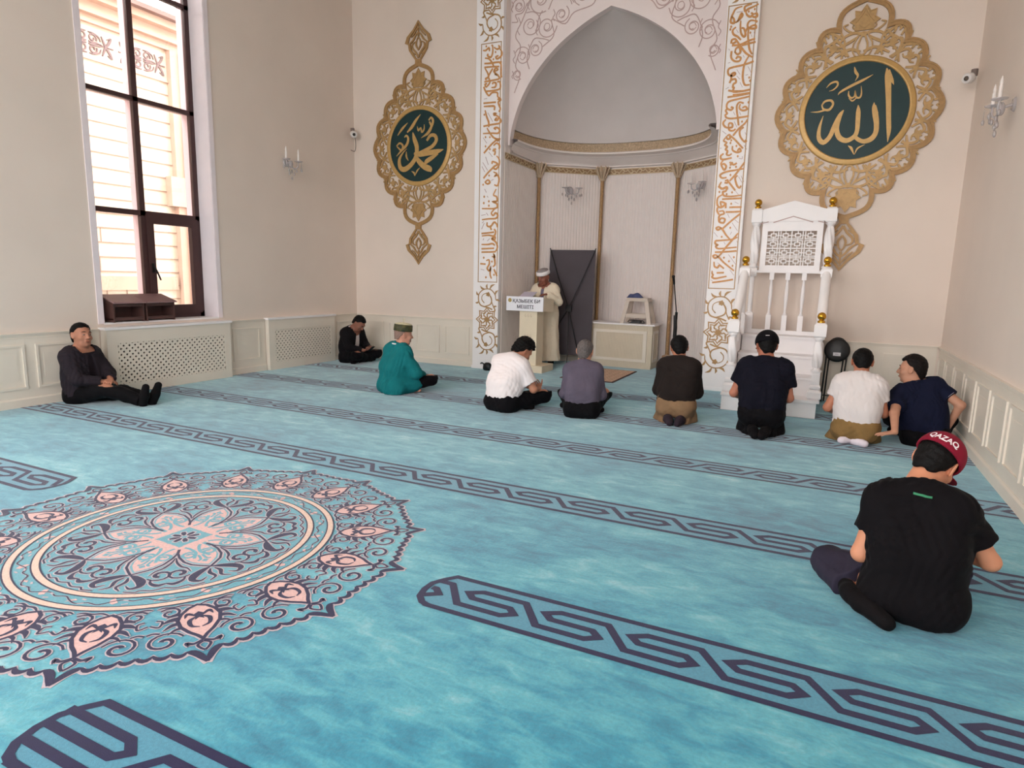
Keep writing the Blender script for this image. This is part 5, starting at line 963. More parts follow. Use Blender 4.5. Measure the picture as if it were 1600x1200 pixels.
# ---------------------------------------------------------------- crystal wall sconces
M_CRYS = mat('crystal glass', srgb(206, 198, 200), 0.08, spec=0.9, alpha=0.55); M_CRD = mat('crystal drop', srgb(186, 174, 172), 0.06, spec=1.0, alpha=0.75)
M_CANDLE = mat('white candle sleeve', srgb(238, 228, 222), 0.5)
def sconce(loc, ang, label, grp='crystal wall sconces'):
    """ang: direction the sconce faces"""
    r = empty('wall_sconce', loc, 0); tag(r, label, 'wall lamp', grp)
    Ms = Matrix.Translation(loc) @ Matrix.Rotation(ang-PI/2, 4, 'Z')
    T = lambda x, y, z: Ms @ Vector((x, y, z))
    k = MB(); k.tube([T(0, .0, .0), T(0, .02, 0)], [.065, .05], 18); k.tube([T(0, .02, 0), T(0, .09, -.02)], .014, 10); k.sphere(T(0, .10, -.03), (.035, .035, .06), 14); k.build('back_plate', M_CRYS, r)
    for s in (-1, 1):
        k = MB(); k.tube([T(*q) for q in spline([(0, .09, -.04), (s*.05, .12, -.09), (s*.11, .14, -.06), (s*.13, .14, .01)], 5)], .010, 8); k.lathe(T(s*.13, .14, .01), [(.02, 0), (.062, .012), (.066, .02), (.03, .024)], 18); k.build('arm', M_CRYS, r)
        k = MB(); k.lathe(T(s*.13, .14, .034), [(.017, 0), (.016, .10), (.012, .11)], 12); k.lathe(T(s*.13, .14, .144), [(.012, 0), (.016, .02), (.010, .05), (.002, .075)], 10); k.build('candle', M_CANDLE, r)
        for dx, dy, L in ((s*.13, .20, .10), (s*.18, .14, .08), (s*.08, .14, .11)):
            k = MB(); p = T(dx, dy, .01); k.tube([p, p-Vector((0, 0, L))], .002, 5); k.sphere(p-Vector((0, 0, L+.025)), (.014, .014, .028), 10); k.build('drop', M_CRD, r)
    for dx, z in ((0, -.12), (-.05, -.15), (.05, -.15), (0, -.22)):
        k = MB(); p = T(dx, .12, z); k.tube([p+Vector((0, 0, .06)), p], .002, 5); k.sphere(p-Vector((0, 0, .025)), (.015, .015, .03), 10); k.build('drop', M_CRD, r)
    setkids(r)
sconce((XL+.003, 7.90, 3.26), 0, 'crystal wall lamp on the left wall between window and corner')
sconce((XR-.003, 7.38, 3.18), PI, 'crystal wall lamp on the right wall at the edge of the picture')
cn = math.hypot(.97, .75)
sconce((-4.39+.012, 11.30-.012, 3.14), math.atan2(-.97/cn, .75/cn), 'crystal wall lamp in the niche, left of the middle columns')
sconce((-2.0-.012, 11.30-.012, 3.14), math.atan2(-.97/cn, -.75/cn), 'crystal wall lamp in the niche beside the right pilaster')
# ---------------------------------------------------------------- security cameras
M_CAMW = mat('white plastic housing', srgb(226, 218, 214), 0.4); M_LENS = mat('black lens', srgb(8, 6, 8), 0.1, spec=0.8); M_CAMG = mat('grey bracket', srgb(120, 104, 98), 0.5)
def cctv(loc, d, label, cable):
    r = empty('security_camera', loc); tag(r, label, 'security camera', 'corner security cameras')
    d = Vector(d).normalized(); L = Vector(loc)
    k = MB(); k.tube([L+Vector((0, 0, .09)), L+Vector((0, 0, .02))], .035, 12); k.tube([L+Vector((0, 0, .03)), L+d*.05], .02, 10); k.build('bracket', M_CAMG, r)
    k = MB(); c = L+d*.07; k.tube([c-d*.03, c, c+d*.06, c+d*.07], [.045, .058, .058, .05], 20); k.build('housing', M_CAMW, r)
    k = MB(); k.tube([c+d*.066, c+d*.076], .026, 16); k.build('lens', M_LENS, r)
    if cable:
        k = MB(); k.tube(spline([L+Vector((.02, .02, -.01)), L+Vector((.04, .03, -.12)), L+Vector((.04, .03, -.24)), L+Vector((.02, .02, -.30)), L+Vector((-.03, -.02, -.28))], 4), .007, 6); k.build('cable', M_CAMG, r)
    setkids(r)
cctv((XL+.07, 9.44, 4.0), (.75, -.62, -.28), 'small white security camera with a loose cable in the left corner', True)
cctv((XR-.07, 9.30, 3.93), (-.6, -.75, -.2), 'small white security camera in the right corner above the wainscot', False)
# ---------------------------------------------------------------- people: implicit surfaces turned into meshes
V3 = lambda *a: np.array(a, np.float32)
def smin(a, b, k):
    if k <= 0: return np.minimum(a, b)
    h = np.clip(0.5+0.5*(b-a)/k, 0, 1); return b+(a-b)*h-k*h*(1-h)
def smax(a, b, k): return -smin(-a, -b, k)
def cone(P, a, b, ra, rb):
    a = np.asarray(a, np.float32); b = np.asarray(b, np.float32); d = b-a; L2 = float(d@d)+1e-9
    t = np.clip(((P-a)@d)/L2, 0, 1); q = P-a-t[:, None]*d
    return np.sqrt((q*q).sum(1))-(ra+(rb-ra)*t)
def ell(P, c, r, R=None):
    q = P-np.asarray(c, np.float32)
    if R is not None: q = q@np.asarray(R, np.float32)      # columns of R are the axes
    r = np.asarray(r, np.float32); k0 = np.sqrt(((q/r)**2).sum(1)); k1 = np.sqrt(((q/(r*r))**2).sum(1))+1e-9
    return k0*(k0-1)/k1
def slab(P, a, b, r, flat, up):
    """capsule flattened along 'up' by factor flat"""
    a = np.asarray(a, np.float32); b = np.asarray(b, np.float32); d = b-a; t = np.clip(((P-a)@d)/(float(d@d)+1e-9), 0, 1)
    q = P-a-t[:, None]*d; u = q@np.asarray(up, np.float32); q2 = (q*q).sum(1)-u*u
    return (np.sqrt(np.maximum(q2, 0)+(u/flat)**2)-r)*(.5+.5*flat)
def surface(fn, lo, hi, h):
    """sparse sampling of fn on a grid followed by naive surface nets"""
    lo = np.asarray(lo, np.float32); B = 8
    nb = np.maximum(1, np.ceil((np.asarray(hi)-lo)/(h*B)).astype(int)); dims = nb*B
    gi = np.stack(np.meshgrid(*[np.arange(n) for n in nb], indexing='ij'), -1).reshape(-1, 3)
    d = fn((lo+(gi*B+B/2-.5)*h).astype(np.float32))
    D = np.repeat(np.repeat(np.repeat(d.reshape(nb).astype(np.float32), B, 0), B, 1), B, 2)
    keep = gi[np.abs(d) < h*B*1.5]
    loc = np.stack(np.meshgrid(*[np.arange(B)]*3, indexing='ij'), -1).reshape(-1, 3)
    for i in range(0, len(keep), 600):
        idx = (keep[i:i+600, None, :]*B+loc[None]).reshape(-1, 3)
        D[idx[:, 0], idx[:, 1], idx[:, 2]] = fn((lo+idx*h).astype(np.float32))
    D[[0, -1]] = np.maximum(D[[0, -1]], 1e-3); D[:, [0, -1]] = np.maximum(D[:, [0, -1]], 1e-3); D[:, :, [0, -1]] = np.maximum(D[:, :, [0, -1]], 1e-3)
    S = D < 0; nx, ny, nz = dims
    cnt = np.zeros((nx-1, ny-1, nz-1), np.int8); cor = [(i, j, k) for i in (0, 1) for j in (0, 1) for k in (0, 1)]
    for i, j, k in cor: cnt += S[i:nx-1+i, j:ny-1+j, k:nz-1+k]
    ci = np.argwhere((cnt > 0) & (cnt < 8)); val = [D[ci[:, 0]+i, ci[:, 1]+j, ci[:, 2]+k] for i, j, k in cor]
    acc = np.zeros((len(ci), 3), np.float32); num = np.zeros(len(ci), np.float32)
    for p in range(8):
        for q in range(p+1, 8):
            df = [cor[q][m]-cor[p][m] for m in range(3)]
            if sum(abs(x) for x in df) != 1: continue
            a, b = val[p], val[q]; m = (a < 0) != (b < 0); t = np.where(m, a/np.where(m, a-b, 1), 0)
            for ax in range(3): acc[:, ax] += np.where(m, cor[p][ax]+t*df[ax], 0)
            num += m
    verts = lo+(ci+acc/num[:, None])*h
    ID = -np.ones((nx-1, ny-1, nz-1), np.int32); ID[ci[:, 0], ci[:, 1], ci[:, 2]] = np.arange(len(ci)); faces = []
    for ax in range(3):
        o1, o2 = [(1, 2), (2, 0), (0, 1)][ax]
        sl = [slice(1, n-1) for n in dims]; sl2 = list(sl); sl[ax] = slice(0, dims[ax]-1); sl2[ax] = slice(1, dims[ax])
        a, b = S[tuple(sl)], S[tuple(sl2)]; e = np.argwhere(a != b)
        off = np.array([1, 1, 1]); off[ax] = 0; e = e+off; fl_ = S[e[:, 0], e[:, 1], e[:, 2]]
        def at(d1, d2): c = e.copy(); c[:, o1] -= d1; c[:, o2] -= d2; return ID[c[:, 0], c[:, 1], c[:, 2]]
        f = np.stack([at(1, 1), at(0, 1), at(0, 0), at(1, 0)], 1); f[~fl_] = f[~fl_][:, ::-1]; faces.append(f)
    f = np.concatenate(faces); f = f[(f >= 0).all(1)]
    # one light smoothing pass
    for _ in range(2):
        s = np.zeros_like(verts); c = np.zeros(len(verts), np.float32)
        for i in range(4):
            np.add.at(s, f[:, i], verts[f[:, (i+1) % 4]]); np.add.at(c, f[:, i], 1); np.add.at(s, f[:, i], verts[f[:, (i+3) % 4]]); np.add.at(c, f[:, i], 1)
        verts = verts*.55+.45*s/np.maximum(c, 1)[:, None]
    return verts, f
def sdf_obj(name, fn, lo, hi, h, m, parent=None):
    v, f = surface(fn, lo, hi, h)
    me = bpy.data.meshes.new(name); me.vertices.add(len(v)); me.vertices.foreach_set('co', v.astype(np.float32).ravel())
    me.loops.add(len(f)*4); me.loops.foreach_set('vertex_index', f.astype(np.int32).ravel())
    me.polygons.add(len(f)); me.polygons.foreach_set('loop_start', np.arange(0, len(f)*4, 4, dtype=np.int32)); me.polygons.foreach_set('loop_total', np.full(len(f), 4, np.int32))
    me.polygons.foreach_set('use_smooth', np.ones(len(f), bool)); me.update(calc_edges=True); me.validate(); me.materials.append(m)
    o = bpy.data.objects.new(name, me); COL.objects.link(o)
    if parent: o.parent = parent
    return o
def unit(v): v = np.asarray(v, float); return v/(np.linalg.norm(v)+1e-12)
def ik(a, b, l1, l2, hint):
    """middle joint of a two-bone limb from a to b; returns joint and the reachable end"""
    a, b = np.asarray(a, float), np.asarray(b, float); d = b-a; L = np.linalg.norm(d); m = (l1+l2)*.995
    if L > m: b = a+d/L*m; d = b-a; L = m
    L = max(L, abs(l1-l2)+.01); u = d/(np.linalg.norm(d)+1e-9); x = (l1*l1-l2*l2+L*L)/(2*L); y = math.sqrt(max(l1*l1-x*x, 0))
    n = np.asarray(hint, float)-a; n = n-u*(n@u); return a+u*x+unit(n)*y, b
def rotm(yaw, pitch, roll):
    """columns: right, forward, up; pitch < 0 looks down"""
    cy, sy = math.cos(yaw), math.sin(yaw); cp, sp_ = math.cos(pitch), math.sin(pitch); cr, sr = math.cos(roll), math.sin(roll)
    Rz = np.array([[cy, -sy, 0], [sy, cy, 0], [0, 0, 1]]); Rx_ = np.array([[1, 0, 0], [0, cp, -sp_], [0, sp_, cp]]); Ry = np.array([[cr, 0, sr], [0, 1, 0], [-sr, 0, cr]])
    return Rz@Rx_@Ry
SKIN = lambda n, c: mat('skin '+n, srgb(*c), 0.5, var=0.05, vscale=18, spec=0.35)
def wrinkle(P, amp, seed=0, f=1.0):
    r = np.random.RandomState(seed); o = 0
    for i in range(3):
        k = (r.normal(size=3)*(12+8*i)*f).astype(np.float32); o = o+.6*np.sin(P@k+r.rand()*6)
    for i in range(4):      # longer creases, bent by a slow warp
        k = unit(r.normal(size=3)*np.array([1, 1, .55]))*(38+16*i)*f; w_ = (r.normal(size=3)*9).astype(np.float32)
        v = np.sin(P@k.astype(np.float32)+2.2*np.sin(P@w_+r.rand()*6)); m_ = np.clip(.5+.8*np.sin(P@(r.normal(size=3)*11).astype(np.float32)+i), 0, 1)
        o = o+1.1*m_*(1-np.abs(v))**1.5
    return amp*(o-.9)
def person(label, loc, heading, pose, wear, look, h=.006, floor_z=0.0):
    g = pose.get; s = g('size', 1.0)
    # ---- skeleton in the person's own frame: x right, y forward, z up
    J = {}
    hz = g('hip_z', .105)*s; pel = V3(0, 0, hz); spine = [pel]
    for L, (ly, lx) in zip((.15, .17, .17), g('spine', [(-.05, 0), (.22, 0), (.42, 0)])):
        spine.append(spine[-1]+s*L*V3(*(unit((math.sin(lx), math.sin(ly), math.cos(ly)*math.cos(lx))))))
    nb_ = spine[3]; up3 = unit(spine[3]-spine[2]); tw = g('twist', 0.0)
    side = lambda t: V3(math.cos(t), math.sin(t), 0)
    sd = side(tw); sd = sd-up3*float(sd@up3); sd = unit(sd)
    fw = np.cross(up3, sd)
    Rh = rotm(*g('head', (0, -.2, 0)))
    neck1 = nb_+s*g('neck_len', .062)*unit(up3*.75+V3(0, 0, 1)*.25+fw*g('neck_fwd', .35))
    hs = s*g('head_scale', 1.12)
    hc = neck1+(Rh@V3(0, .012, .098)).astype(np.float32)*hs
    shw = g('shoulder', .178)*s*.93
    sh = {}; el = {}; wr = {}; palm = {}; lift = g('shoulder_z', {1: 0, -1: 0})
    for q in (1, -1):
        sh[q] = nb_+sd*q*shw-up3*.060*s+fw*g('shoulder_fwd', .0)*s+V3(0, 0, lift[q])
        tgt, hint = g('arms')[q]; el[q], wr[q] = ik(sh[q], np.array(tgt)*s, .285*s, .25*s, np.array(hint)*s)
    hip = {}; kn = {}; an = {}; toe = {}
    pt = g('pelvis_twist', 0.0); psd = side(pt)
    for q in (1, -1):
        hip[q] = pel+psd*q*.085*s+V3(0, .02, -.0)*s
        tgt, hint, tt = g('legs')[q]; kn[q], an[q] = ik(hip[q], np.array(tgt)*s, .42*s, .40*s, np.array(hint)*s); toe[q] = an[q]+np.array(tt)*s
    gir = look.get('girth', .97)
    # torso levels: (centre, half length, radius)
    lv = []
    ax0 = psd
    pts = [spine[0], spine[0]*.5+spine[1]*.5, spine[1], spine[1]*.5+spine[2]*.5, spine[2], spine[2]*.5+spine[3]*.5, spine[3]-up3*.045*s]
    for i, (p, hl, r) in enumerate(zip(pts, (.075, .07, .06, .07, .09, .105, .105), (.115, .108, .10, .107, .110, .098, .062))):
        t = i/6; a = unit(ax0*(1-t)+sd*t); lv.append((p+(fw*.015*s if 3 <= i <= 5 else 0), a, hl*s*(.6+.4*gir), r*s*gir))
    def torso(P, inf=0.0, k=.05):
        d = None
        for p, a, hl, r in lv:
            c = cone(P, p-a*hl, p+a*hl, r+inf, r+inf); d = c if d is None else smin(d, c, k)
        return d
    def shoulders(P, inf=0.0, k=.05):
        d = None
        for q in (1, -1):
            c = smin(smin(cone(P, nb_-up3*.02*s+sd*q*.05*s, sh[q], .055*s+inf, .062*s+inf), cone(P, nb_*.55+neck1*.45+sd*q*.028*s-fw*.012*s, sh[q]*.8+nb_*.2+up3*.006*s, .045*s+inf*.7, .050*s+inf), .03), ell(P, sh[q], (.066*s+inf,)*3), .02); d = c if d is None else smin(d, c, .02)
        b = cone(P, nb_-up3*.01*s, neck1, .062*s+inf, .054*s+inf*.4); return smin(d, b, k)
    def upper_arm(P, q, inf=0.0): return cone(P, sh[q], el[q], .052*s+inf, .042*s+inf)
    def fore_arm(P, q, inf=0.0): return cone(P, el[q], wr[q], .042*s+inf, .028*s+inf)
    def thigh(P, q, inf=0.0): return cone(P, hip[q], kn[q], .088*s+inf, .056*s+inf)
    def shin(P, q, inf=0.0): return smin(cone(P, kn[q], an[q], .054*s+inf, .036*s+inf), cone(P, kn[q]*.72+an[q]*.28, kn[q]*.5+an[q]*.5, .055*s+inf, .045*s+inf), .02)
    def foot(P, q, inf=0.0):
        d = unit(toe[q]-an[q]); f = cone(P, an[q]-d*.035*s, an[q]+d*.07*s, .038*s+inf, .041*s+inf); return smin(f, cone(P, an[q]+d*.06*s, toe[q], .042*s+inf, .030*s+inf), .02)
    # ---- hands: palm and five bent fingers
    hands = g('hands', {}); hprims = {}
    for q in (1, -1):
        hd = hands.get(q, {}); d = unit(np.array(hd.get('dir', wr[q]-el[q]), float)); n = np.array(hd.get('palm', (0, 0, -1)), float); n = unit(n-d*(n@d)); t_ = np.cross(d, n)*q*(-1 if hd.get('flip') else 1)
        if 'thumb' in hd and t_@np.array(hd['thumb']) < 0: t_ = -t_
        cu = hd.get('curl', .45); spd = hd.get('spread', .10); W_ = wr[q]; pr_ = []
        kn_ = [W_+d*(.088-.006*abs(i-1.2))*s+t_*(.030-.0205*i)*s for i in range(4)]
        for i in range(4): pr_.append((W_+d*.012*s+t_*(.016-.011*i)*s, kn_[i], .016*s, .0125*s))
        fing = []
        for i, Lf in enumerate((.072, .081, .075, .058)):
            dd = unit(d+t_*spd*(1.5-i)*.5); p = kn_[i]; ang = cu*(.55+.08*i); r = .0092*s
            for j, fr_ in enumerate((.45, .31, .24)):
                dd2 = dd*math.cos(ang)+n*math.sin(ang); p2 = p+dd2*Lf*fr_*s; fing.append((p, p2, r, r*.92)); p = p2; r *= .92; ang += cu*(.75 if j == 0 else .6)
        td = unit(d*.72+t_*.75+n*.25); p = W_+d*.022*s+t_*.024*s; r = .0125*s
        for j, (Lf, bend) in enumerate(((.042, 0), (.032, .35), (.024, .3))):
            td = unit(td+d*bend*.6+n*bend*hd.get('thumb_in', .3)); p2 = p+td*Lf*s; fing.append((p, p2, r, r*.86)); p = p2; r *= .86
        hprims[q] = (pr_, fing)
    def hand(P, q):
        pr_, fing = hprims[q]; d = None
        near = np.linalg.norm(P-wr[q].astype(np.float32), axis=1) < .27*s
        out = np.full(len(P), .25*s, np.float32)
        if not near.any(): return out
        Q = P[near]
        for a, b, ra, rb in pr_: c = cone(Q, a, b, ra, rb); d = c if d is None else smin(d, c, .010)
        for a, b, ra, rb in fing: d = smin(d, cone(Q, a, b, ra, rb), .003)
        out[near] = d; return np.minimum(out, np.maximum(out, np.linalg.norm(P-wr[q].astype(np.float32), axis=1)-.2*s)) if False else out
    HR = Rh.astype(np.float32)
    hl = lambda P: ((P-hc)@HR)/hs     # head frame
    def head(P):
        q = hl(P)
        d = ell(q, (0, -.012, .028), (.076, .094, .088)); d = smin(d, ell(q, (0, .022, -.03), (.062, .072, .082)), .03)
        d = smin(d, cone(q, (-.028, .040, -.088), (.028, .040, -.088), .026, .026), .035)      # jaw and chin
        d = smin(d, ell(q, (0, .066, -.098), (.022, .018, .016)), .02)
        d = smin(d, cone(q, (0, .088, .012), (0, .108, -.024), .0095, .0135), .012)           # nose
        d = smin(d, cone(q, (-.013, .094, -.030), (.013, .094, -.030), .0085, .0085), .008)
        for e in (1, -1):
            d = smin(d, cone(q, (e*.014, .084, .030), (e*.046, .070, .028), .009, .008), .014)   # brow
            d = smax(d, -ell(q, (e*.031, .098, .008), (.017, .014, .010)), .010)                 # eye socket
            d = smin(d, ell(q, (e*.046, .058, -.028), (.022, .022, .02)), .02)                   # cheek
            qe = q-V3(e*.081, -.012, -.004); qe = np.stack([qe[:, 0]+e*.35*qe[:, 1], qe[:, 1]+.18*qe[:, 2], qe[:, 2]], 1); er = ell(qe, (0, 0, 0), (.0085, .022, .036)); er = smax(er, -ell(qe, (e*.008, .004, .002), (.006, .012, .022)), .004); d = smin(d, er, .005)
        d = smin(d, cone(q, (-.018, .090, -.056), (.018, .090, -.056), .0062, .0062), .008); d = smin(d, cone(q, (-.014, .089, -.068), (.014, .089, -.068), .0065, .0065), .008)
        d = smax(d, -cone(q, (-.022, .099, -.0615), (.022, .099, -.0615), .0022, .0022), .004)
        return d*hs
    def body(P):
        d = smin(torso(P), shoulders(P), .05)
        d = smin(d, smin(head(P), cone(P, neck1-(neck1-nb_)*.2, hc-HR@V3(0, .022, .05)*hs, .060*s, .058*s), .03), .025)
        for q in (1, -1):
            a = smin(upper_arm(P, q), fore_arm(P, q), .02); a = smin(a, hand(P, q), .012); d = smin(d, a, .02)
            l = smin(smin(thigh(P, q), shin(P, q), .03), foot(P, q), .02); d = smin(d, l, .02)
        return np.maximum(d, floor_z+.003-P[:, 2])
    allp = np.array([*spine, hc, *sh.values(), *el.values(), *wr.values(), *hip.values(), *kn.values(), *an.values(), *toe.values()]); pad = .24
    lo, hi = allp.min(0)-pad, allp.max(0)+pad; lo[2] = max(lo[2], -.03)
    root = sdf_obj('person', body, lo, hi, h, SKIN(look['skin_name'], look['skin']))
    root.location = loc; root.rotation_euler = (0, 0, heading); tag(root, label, 'person', look.get('group'))
    env = dict(P=None, torso=torso, shoulders=shoulders, upper_arm=upper_arm, fore_arm=fore_arm, thigh=thigh, shin=shin, foot=foot, hl=hl, hc=hc, HR=HR, nb=nb_, neck=neck1, sh=sh, el=el, wr=wr, hip=hip, kn=kn, an=an, toe=toe, spine=spine, up=up3, fw=fw, sd=sd, s=s, hs=hs, pel=pel, lo=lo, hi=hi)
    # ---- clothes
    for w in wear:
        kind = w['kind']; inf = w.get('inf', .014); seed = w.get('seed', 1); hh = w.get('h', h*1.1)
        if kind == 'shirt':
            sl = w.get('sleeve', .62); hem = w.get('hem', -.02); op = w.get('open')
            drape = w.get('drape', .0); skirt = w.get('skirt', 0); seat = w.get('seat', 0)
            def fn(P):
                t = smin(torso(P, inf+drape*.3), shoulders(P, inf), .055)
                if drape:   # cloth hanging from the shoulder blades
                    for p, a, hl_, r in lv[2:4]: t = smin(t, cone(P, p-a*hl_, p+a*hl_, r+inf+drape, r+inf+drape), .08)
                if skirt:
                    for q in (1, -1):
                        t = smin(t, cone(P, hip[q], hip[q]*(1-skirt)+kn[q]*skirt, .105*s+inf, .10*s+inf), .06)
                    t = smin(t, cone(P, pel-psd*.09*s+V3(0, -.05, -.02)*s, pel+psd*.09*s+V3(0, -.05, -.02)*s, .12*s+inf, .12*s+inf), .05)
                if seat: t = smin(t, cone(P, pel-psd*.085*s+V3(0, -.035, -.01)*s, pel+psd*.085*s+V3(0, -.035, -.01)*s, .125*s+inf, .125*s+inf), .05)
                arms = None
                for q in (1, -1):
                    e = el[q]; dirn = unit(el[q]-sh[q])
                    if sl <= 1:
                        a = cone(P, sh[q], el[q], .058*s+inf, .052*s+inf+w.get('flare', .006)); cut = (P-(sh[q]+(el[q]-sh[q])*sl).astype(np.float32))@dirn.astype(np.float32); a = np.maximum(a, cut)
                    else:
                        a = smin(cone(P, sh[q], el[q], .058*s+inf, .048*s+inf), cone(P, el[q], el[q]+(wr[q]-el[q])*(sl-1), .046*s+inf, .034*s+inf), .03)
                        cut = (P-(el[q]+(wr[q]-el[q])*(sl-1)).astype(np.float32))@unit(wr[q]-el[q]).astype(np.float32); far = np.linalg.norm(P-wr[q].astype(np.float32), axis=1) < .16*s; a = np.where(far, np.maximum(a, cut), a)
                    arms = a if arms is None else np.minimum(arms, a)
                d = smin(t, arms, .03)+wrinkle(P, w.get('wr', .0035)*s, seed)
                # neckline
                nd = neck1-(neck1-nb_)*w.get('neck', .55); ndir = unit((neck1-nb_)+fw*.02).astype(np.float32)
                cut = (P-nd.astype(np.float32))@ndir; nearn = np.linalg.norm((P-nb_).astype(np.float32), axis=1) < .14*s; d = np.where(nearn, np.maximum(d, cut), d)
                if hem is not None:
                    lvl = hem*s+pel[2]+.012*np.sin(P[:, 0]*22+seed)+w.get('hem_slope', 0)*P[:, 1]; d = np.maximum(d, (lvl-P[:, 2])*.9)
                if op:      # open front showing what is under it
                    xx = (P-nb_)@sd.astype(np.float32); yy = (P-nb_)@fw.astype(np.float32)
                    dn = -((P-nb_)@up3.astype(np.float32)); d = np.maximum(d, np.where(yy > .03, op*(.3+.7*np.clip(dn/.4, 0, 1))*s-np.abs(xx-w.get('open_x', 0)), -1))
                return np.maximum(d, floor_z+.004-P[:, 2])
            m = w['mat']
        elif kind == 'trousers':
            cuff = w.get('cuff', .9)
            def fn(P):
                d = cone(P, pel-psd*.075*s, pel+psd*.075*s, .122*s*gir+inf, .122*s*gir+inf)
                d = smin(d, cone(P, pel-psd*.07*s+V3(0, 0, .06)*s, pel+psd*.07*s+V3(0, 0, .06)*s, .112*s*gir+inf, .112*s*gir+inf), .04)
                d = smin(d, cone(P, pel-psd*.085*s+V3(0, -.04, -.02)*s, pel+psd*.085*s+V3(0, -.04, -.02)*s, .11*s+inf, .11*s+inf), .04)
                for q in (1, -1):
                    l = smin(thigh(P, q, inf+.012), shin(P, q, inf+.010), .04); ce = kn[q]+(an[q]-kn[q])*cuff; dirn = unit(an[q]-kn[q]).astype(np.float32)
                    nr = np.linalg.norm(P-an[q].astype(np.float32), axis=1) < (.42*(1-cuff)+.13)*s; l = np.where(nr, np.maximum(l, (P-ce.astype(np.float32))@dirn), l); d = smin(d, l, .03)
                d = np.maximum(d, (P[:, 2]-(pel[2]+w.get('waist', .12)*s))*.9)
                d = d+wrinkle(P, w.get('wr', .004)*s, seed); return np.maximum(d, floor_z+.003-P[:, 2])
            m = w['mat']
        elif kind == 'sock':
            q = w['side']; low = w.get('from', .72)
            def fn(P):
                d = smin(foot(P, q, .007), cone(P, kn[q]+(an[q]-kn[q])*low, an[q], .042*s, .040*s), .02); return np.maximum(d+wrinkle(P, .001, 3, 2), floor_z+.002-P[:, 2])
            lo2 = np.minimum(an[q], toe[q])-.2; hi2 = np.maximum(an[q], toe[q])+.2
            o = sdf_obj(w.get('name', 'sock'), fn, lo2, hi2, hh, w['mat'], root)
            if w.get('label'): o['label'] = w['label']
            continue
        elif kind == 'hair':
            th = w.get('thick', .014); top = w.get('top', .0); fr_ = w.get('front', .066); nape = w.get('nape', -.055); side_ = w.get('side', -.01)
            def fn(P):
                q = hl(P); d = ell(q, (0, -.014, .030+top*.3), (.076+th, .095+th, .088+th+top)); d = smin(d, ell(q, (0, -.036, -.03), (.060+th*.9, .066+th*.7, .08)), .02)
                y = q[:, 1]; line = np.where(y > .03, fr_+(y-.03)*.25, np.where(y > -.03, side_+(y+.03)/.06*(fr_-side_), nape+np.clip((y+.09)/.06, 0, 1)*(side_-nape)))
                line = line+.006*np.sin(q[:, 0]*90+seed)+.004*np.sin(q[:, 1]*140+seed*2); d = smax(d, line-q[:, 2], .012); d = np.maximum(d, -(ell(q, (0, -.004, .02), (.068, .086, .078))))
                for e in (1, -1): d = smax(d, -ell(q, (e*.088, -.008, -.012), (.028, .028, .042)), .006)
                return (d+wrinkle(q, w.get('tuft', .0015), seed, 5))*hs
            lo2, hi2 = hc-.17*hs, hc+.17*hs; o = sdf_obj('hair', fn, lo2, hi2, min(h, .005), w['mat'], root); continue
        elif kind == 'cap':
            rim = w.get('rim', .02); tilt = w.get('tilt', 0.0); th = w.get('thick', .022)
            def fn(P):
                q = hl(P); d = ell(q, (0, -.012, .036), (.076+th, .096+th, .084+th)); zc = q[:, 2]-rim-tilt*q[:, 1]; d = smax(d, -zc, .004)
                d = np.maximum(d, -ell(q, (0, -.012, .034), (.074+th*.55, .094+th*.55, .082+th*.55)))
                bs = w.get('brim', 1)      # visor: +1 forward, -1 worn backwards
                if bs:
                    v = ell(q, (0, bs*.115, rim+.012+bs*tilt*.115-.01), (.07, .075, .007)); v = smax(v, -bs*(q[:, 1]-bs*.07), .004); d = smin(d, v, .008)
                return d*hs
            o = sdf_obj(w.get('name', 'cap'), fn, hc-.24*hs, hc+.24*hs, min(h, .005), w['mat'], root); env['cap'] = o; continue
        elif kind == 'custom':
            fn0 = w['fn']; fn = lambda P: fn0(P, env); b = w.get('box'); bl, bh = b(env) if b else (lo, hi)
            o = sdf_obj(w['name'], fn, bl, bh, hh, w['mat'], root)
            if w.get('label'): o['label'] = w['label']
            continue
        o = sdf_obj(w.get('name', kind), fn, lo, hi, hh, m, root)
        if w.get('label'): o['label'] = w['label']
    if look.get('face'):
        k = MB(); HM = Matrix([[*map(float, HR[i]*hs), float(hc[i])] for i in range(3)]+[[0, 0, 0, 1]])
        em = mat('eye white', srgb(150, 132, 124), 0.4); ei = mat('dark iris', srgb(26, 18, 16), 0.2)
        for e in (1, -1):
            k = MB(); k.sphere((e*.031, .0835, .006), (.011, .008, .0052), 12); k.sphere((e*.031, .0885, .006), (.0055, .0042, .0052), 10, 1); k.v = [tuple(HM @ Vector(p)) for p in k.v]; k.build('eye', [em, ei], root)
            k = MB(); k.tube([(e*.012, .090, .031), (e*.03, .088, .036), (e*.05, .074, .031)], [.003, .0045, .002], 8); k.v = [tuple(HM @ Vector(p)) for p in k.v]; k.build('eyebrow', look.get('hair_mat', ei), root)
        k = MB(); k.tube([(-.022, .091, -.062), (0, .0985, -.062), (.022, .091, -.062)], [.003, .0055, .003], 8); k.v = [tuple(HM @ Vector(p)) for p in k.v]; k.build('lips', mat('lips '+look['skin_name'], tuple(c*f for c, f in zip(srgb(*look['skin']), (.72, .5, .5))), .45), root)
    return root, env
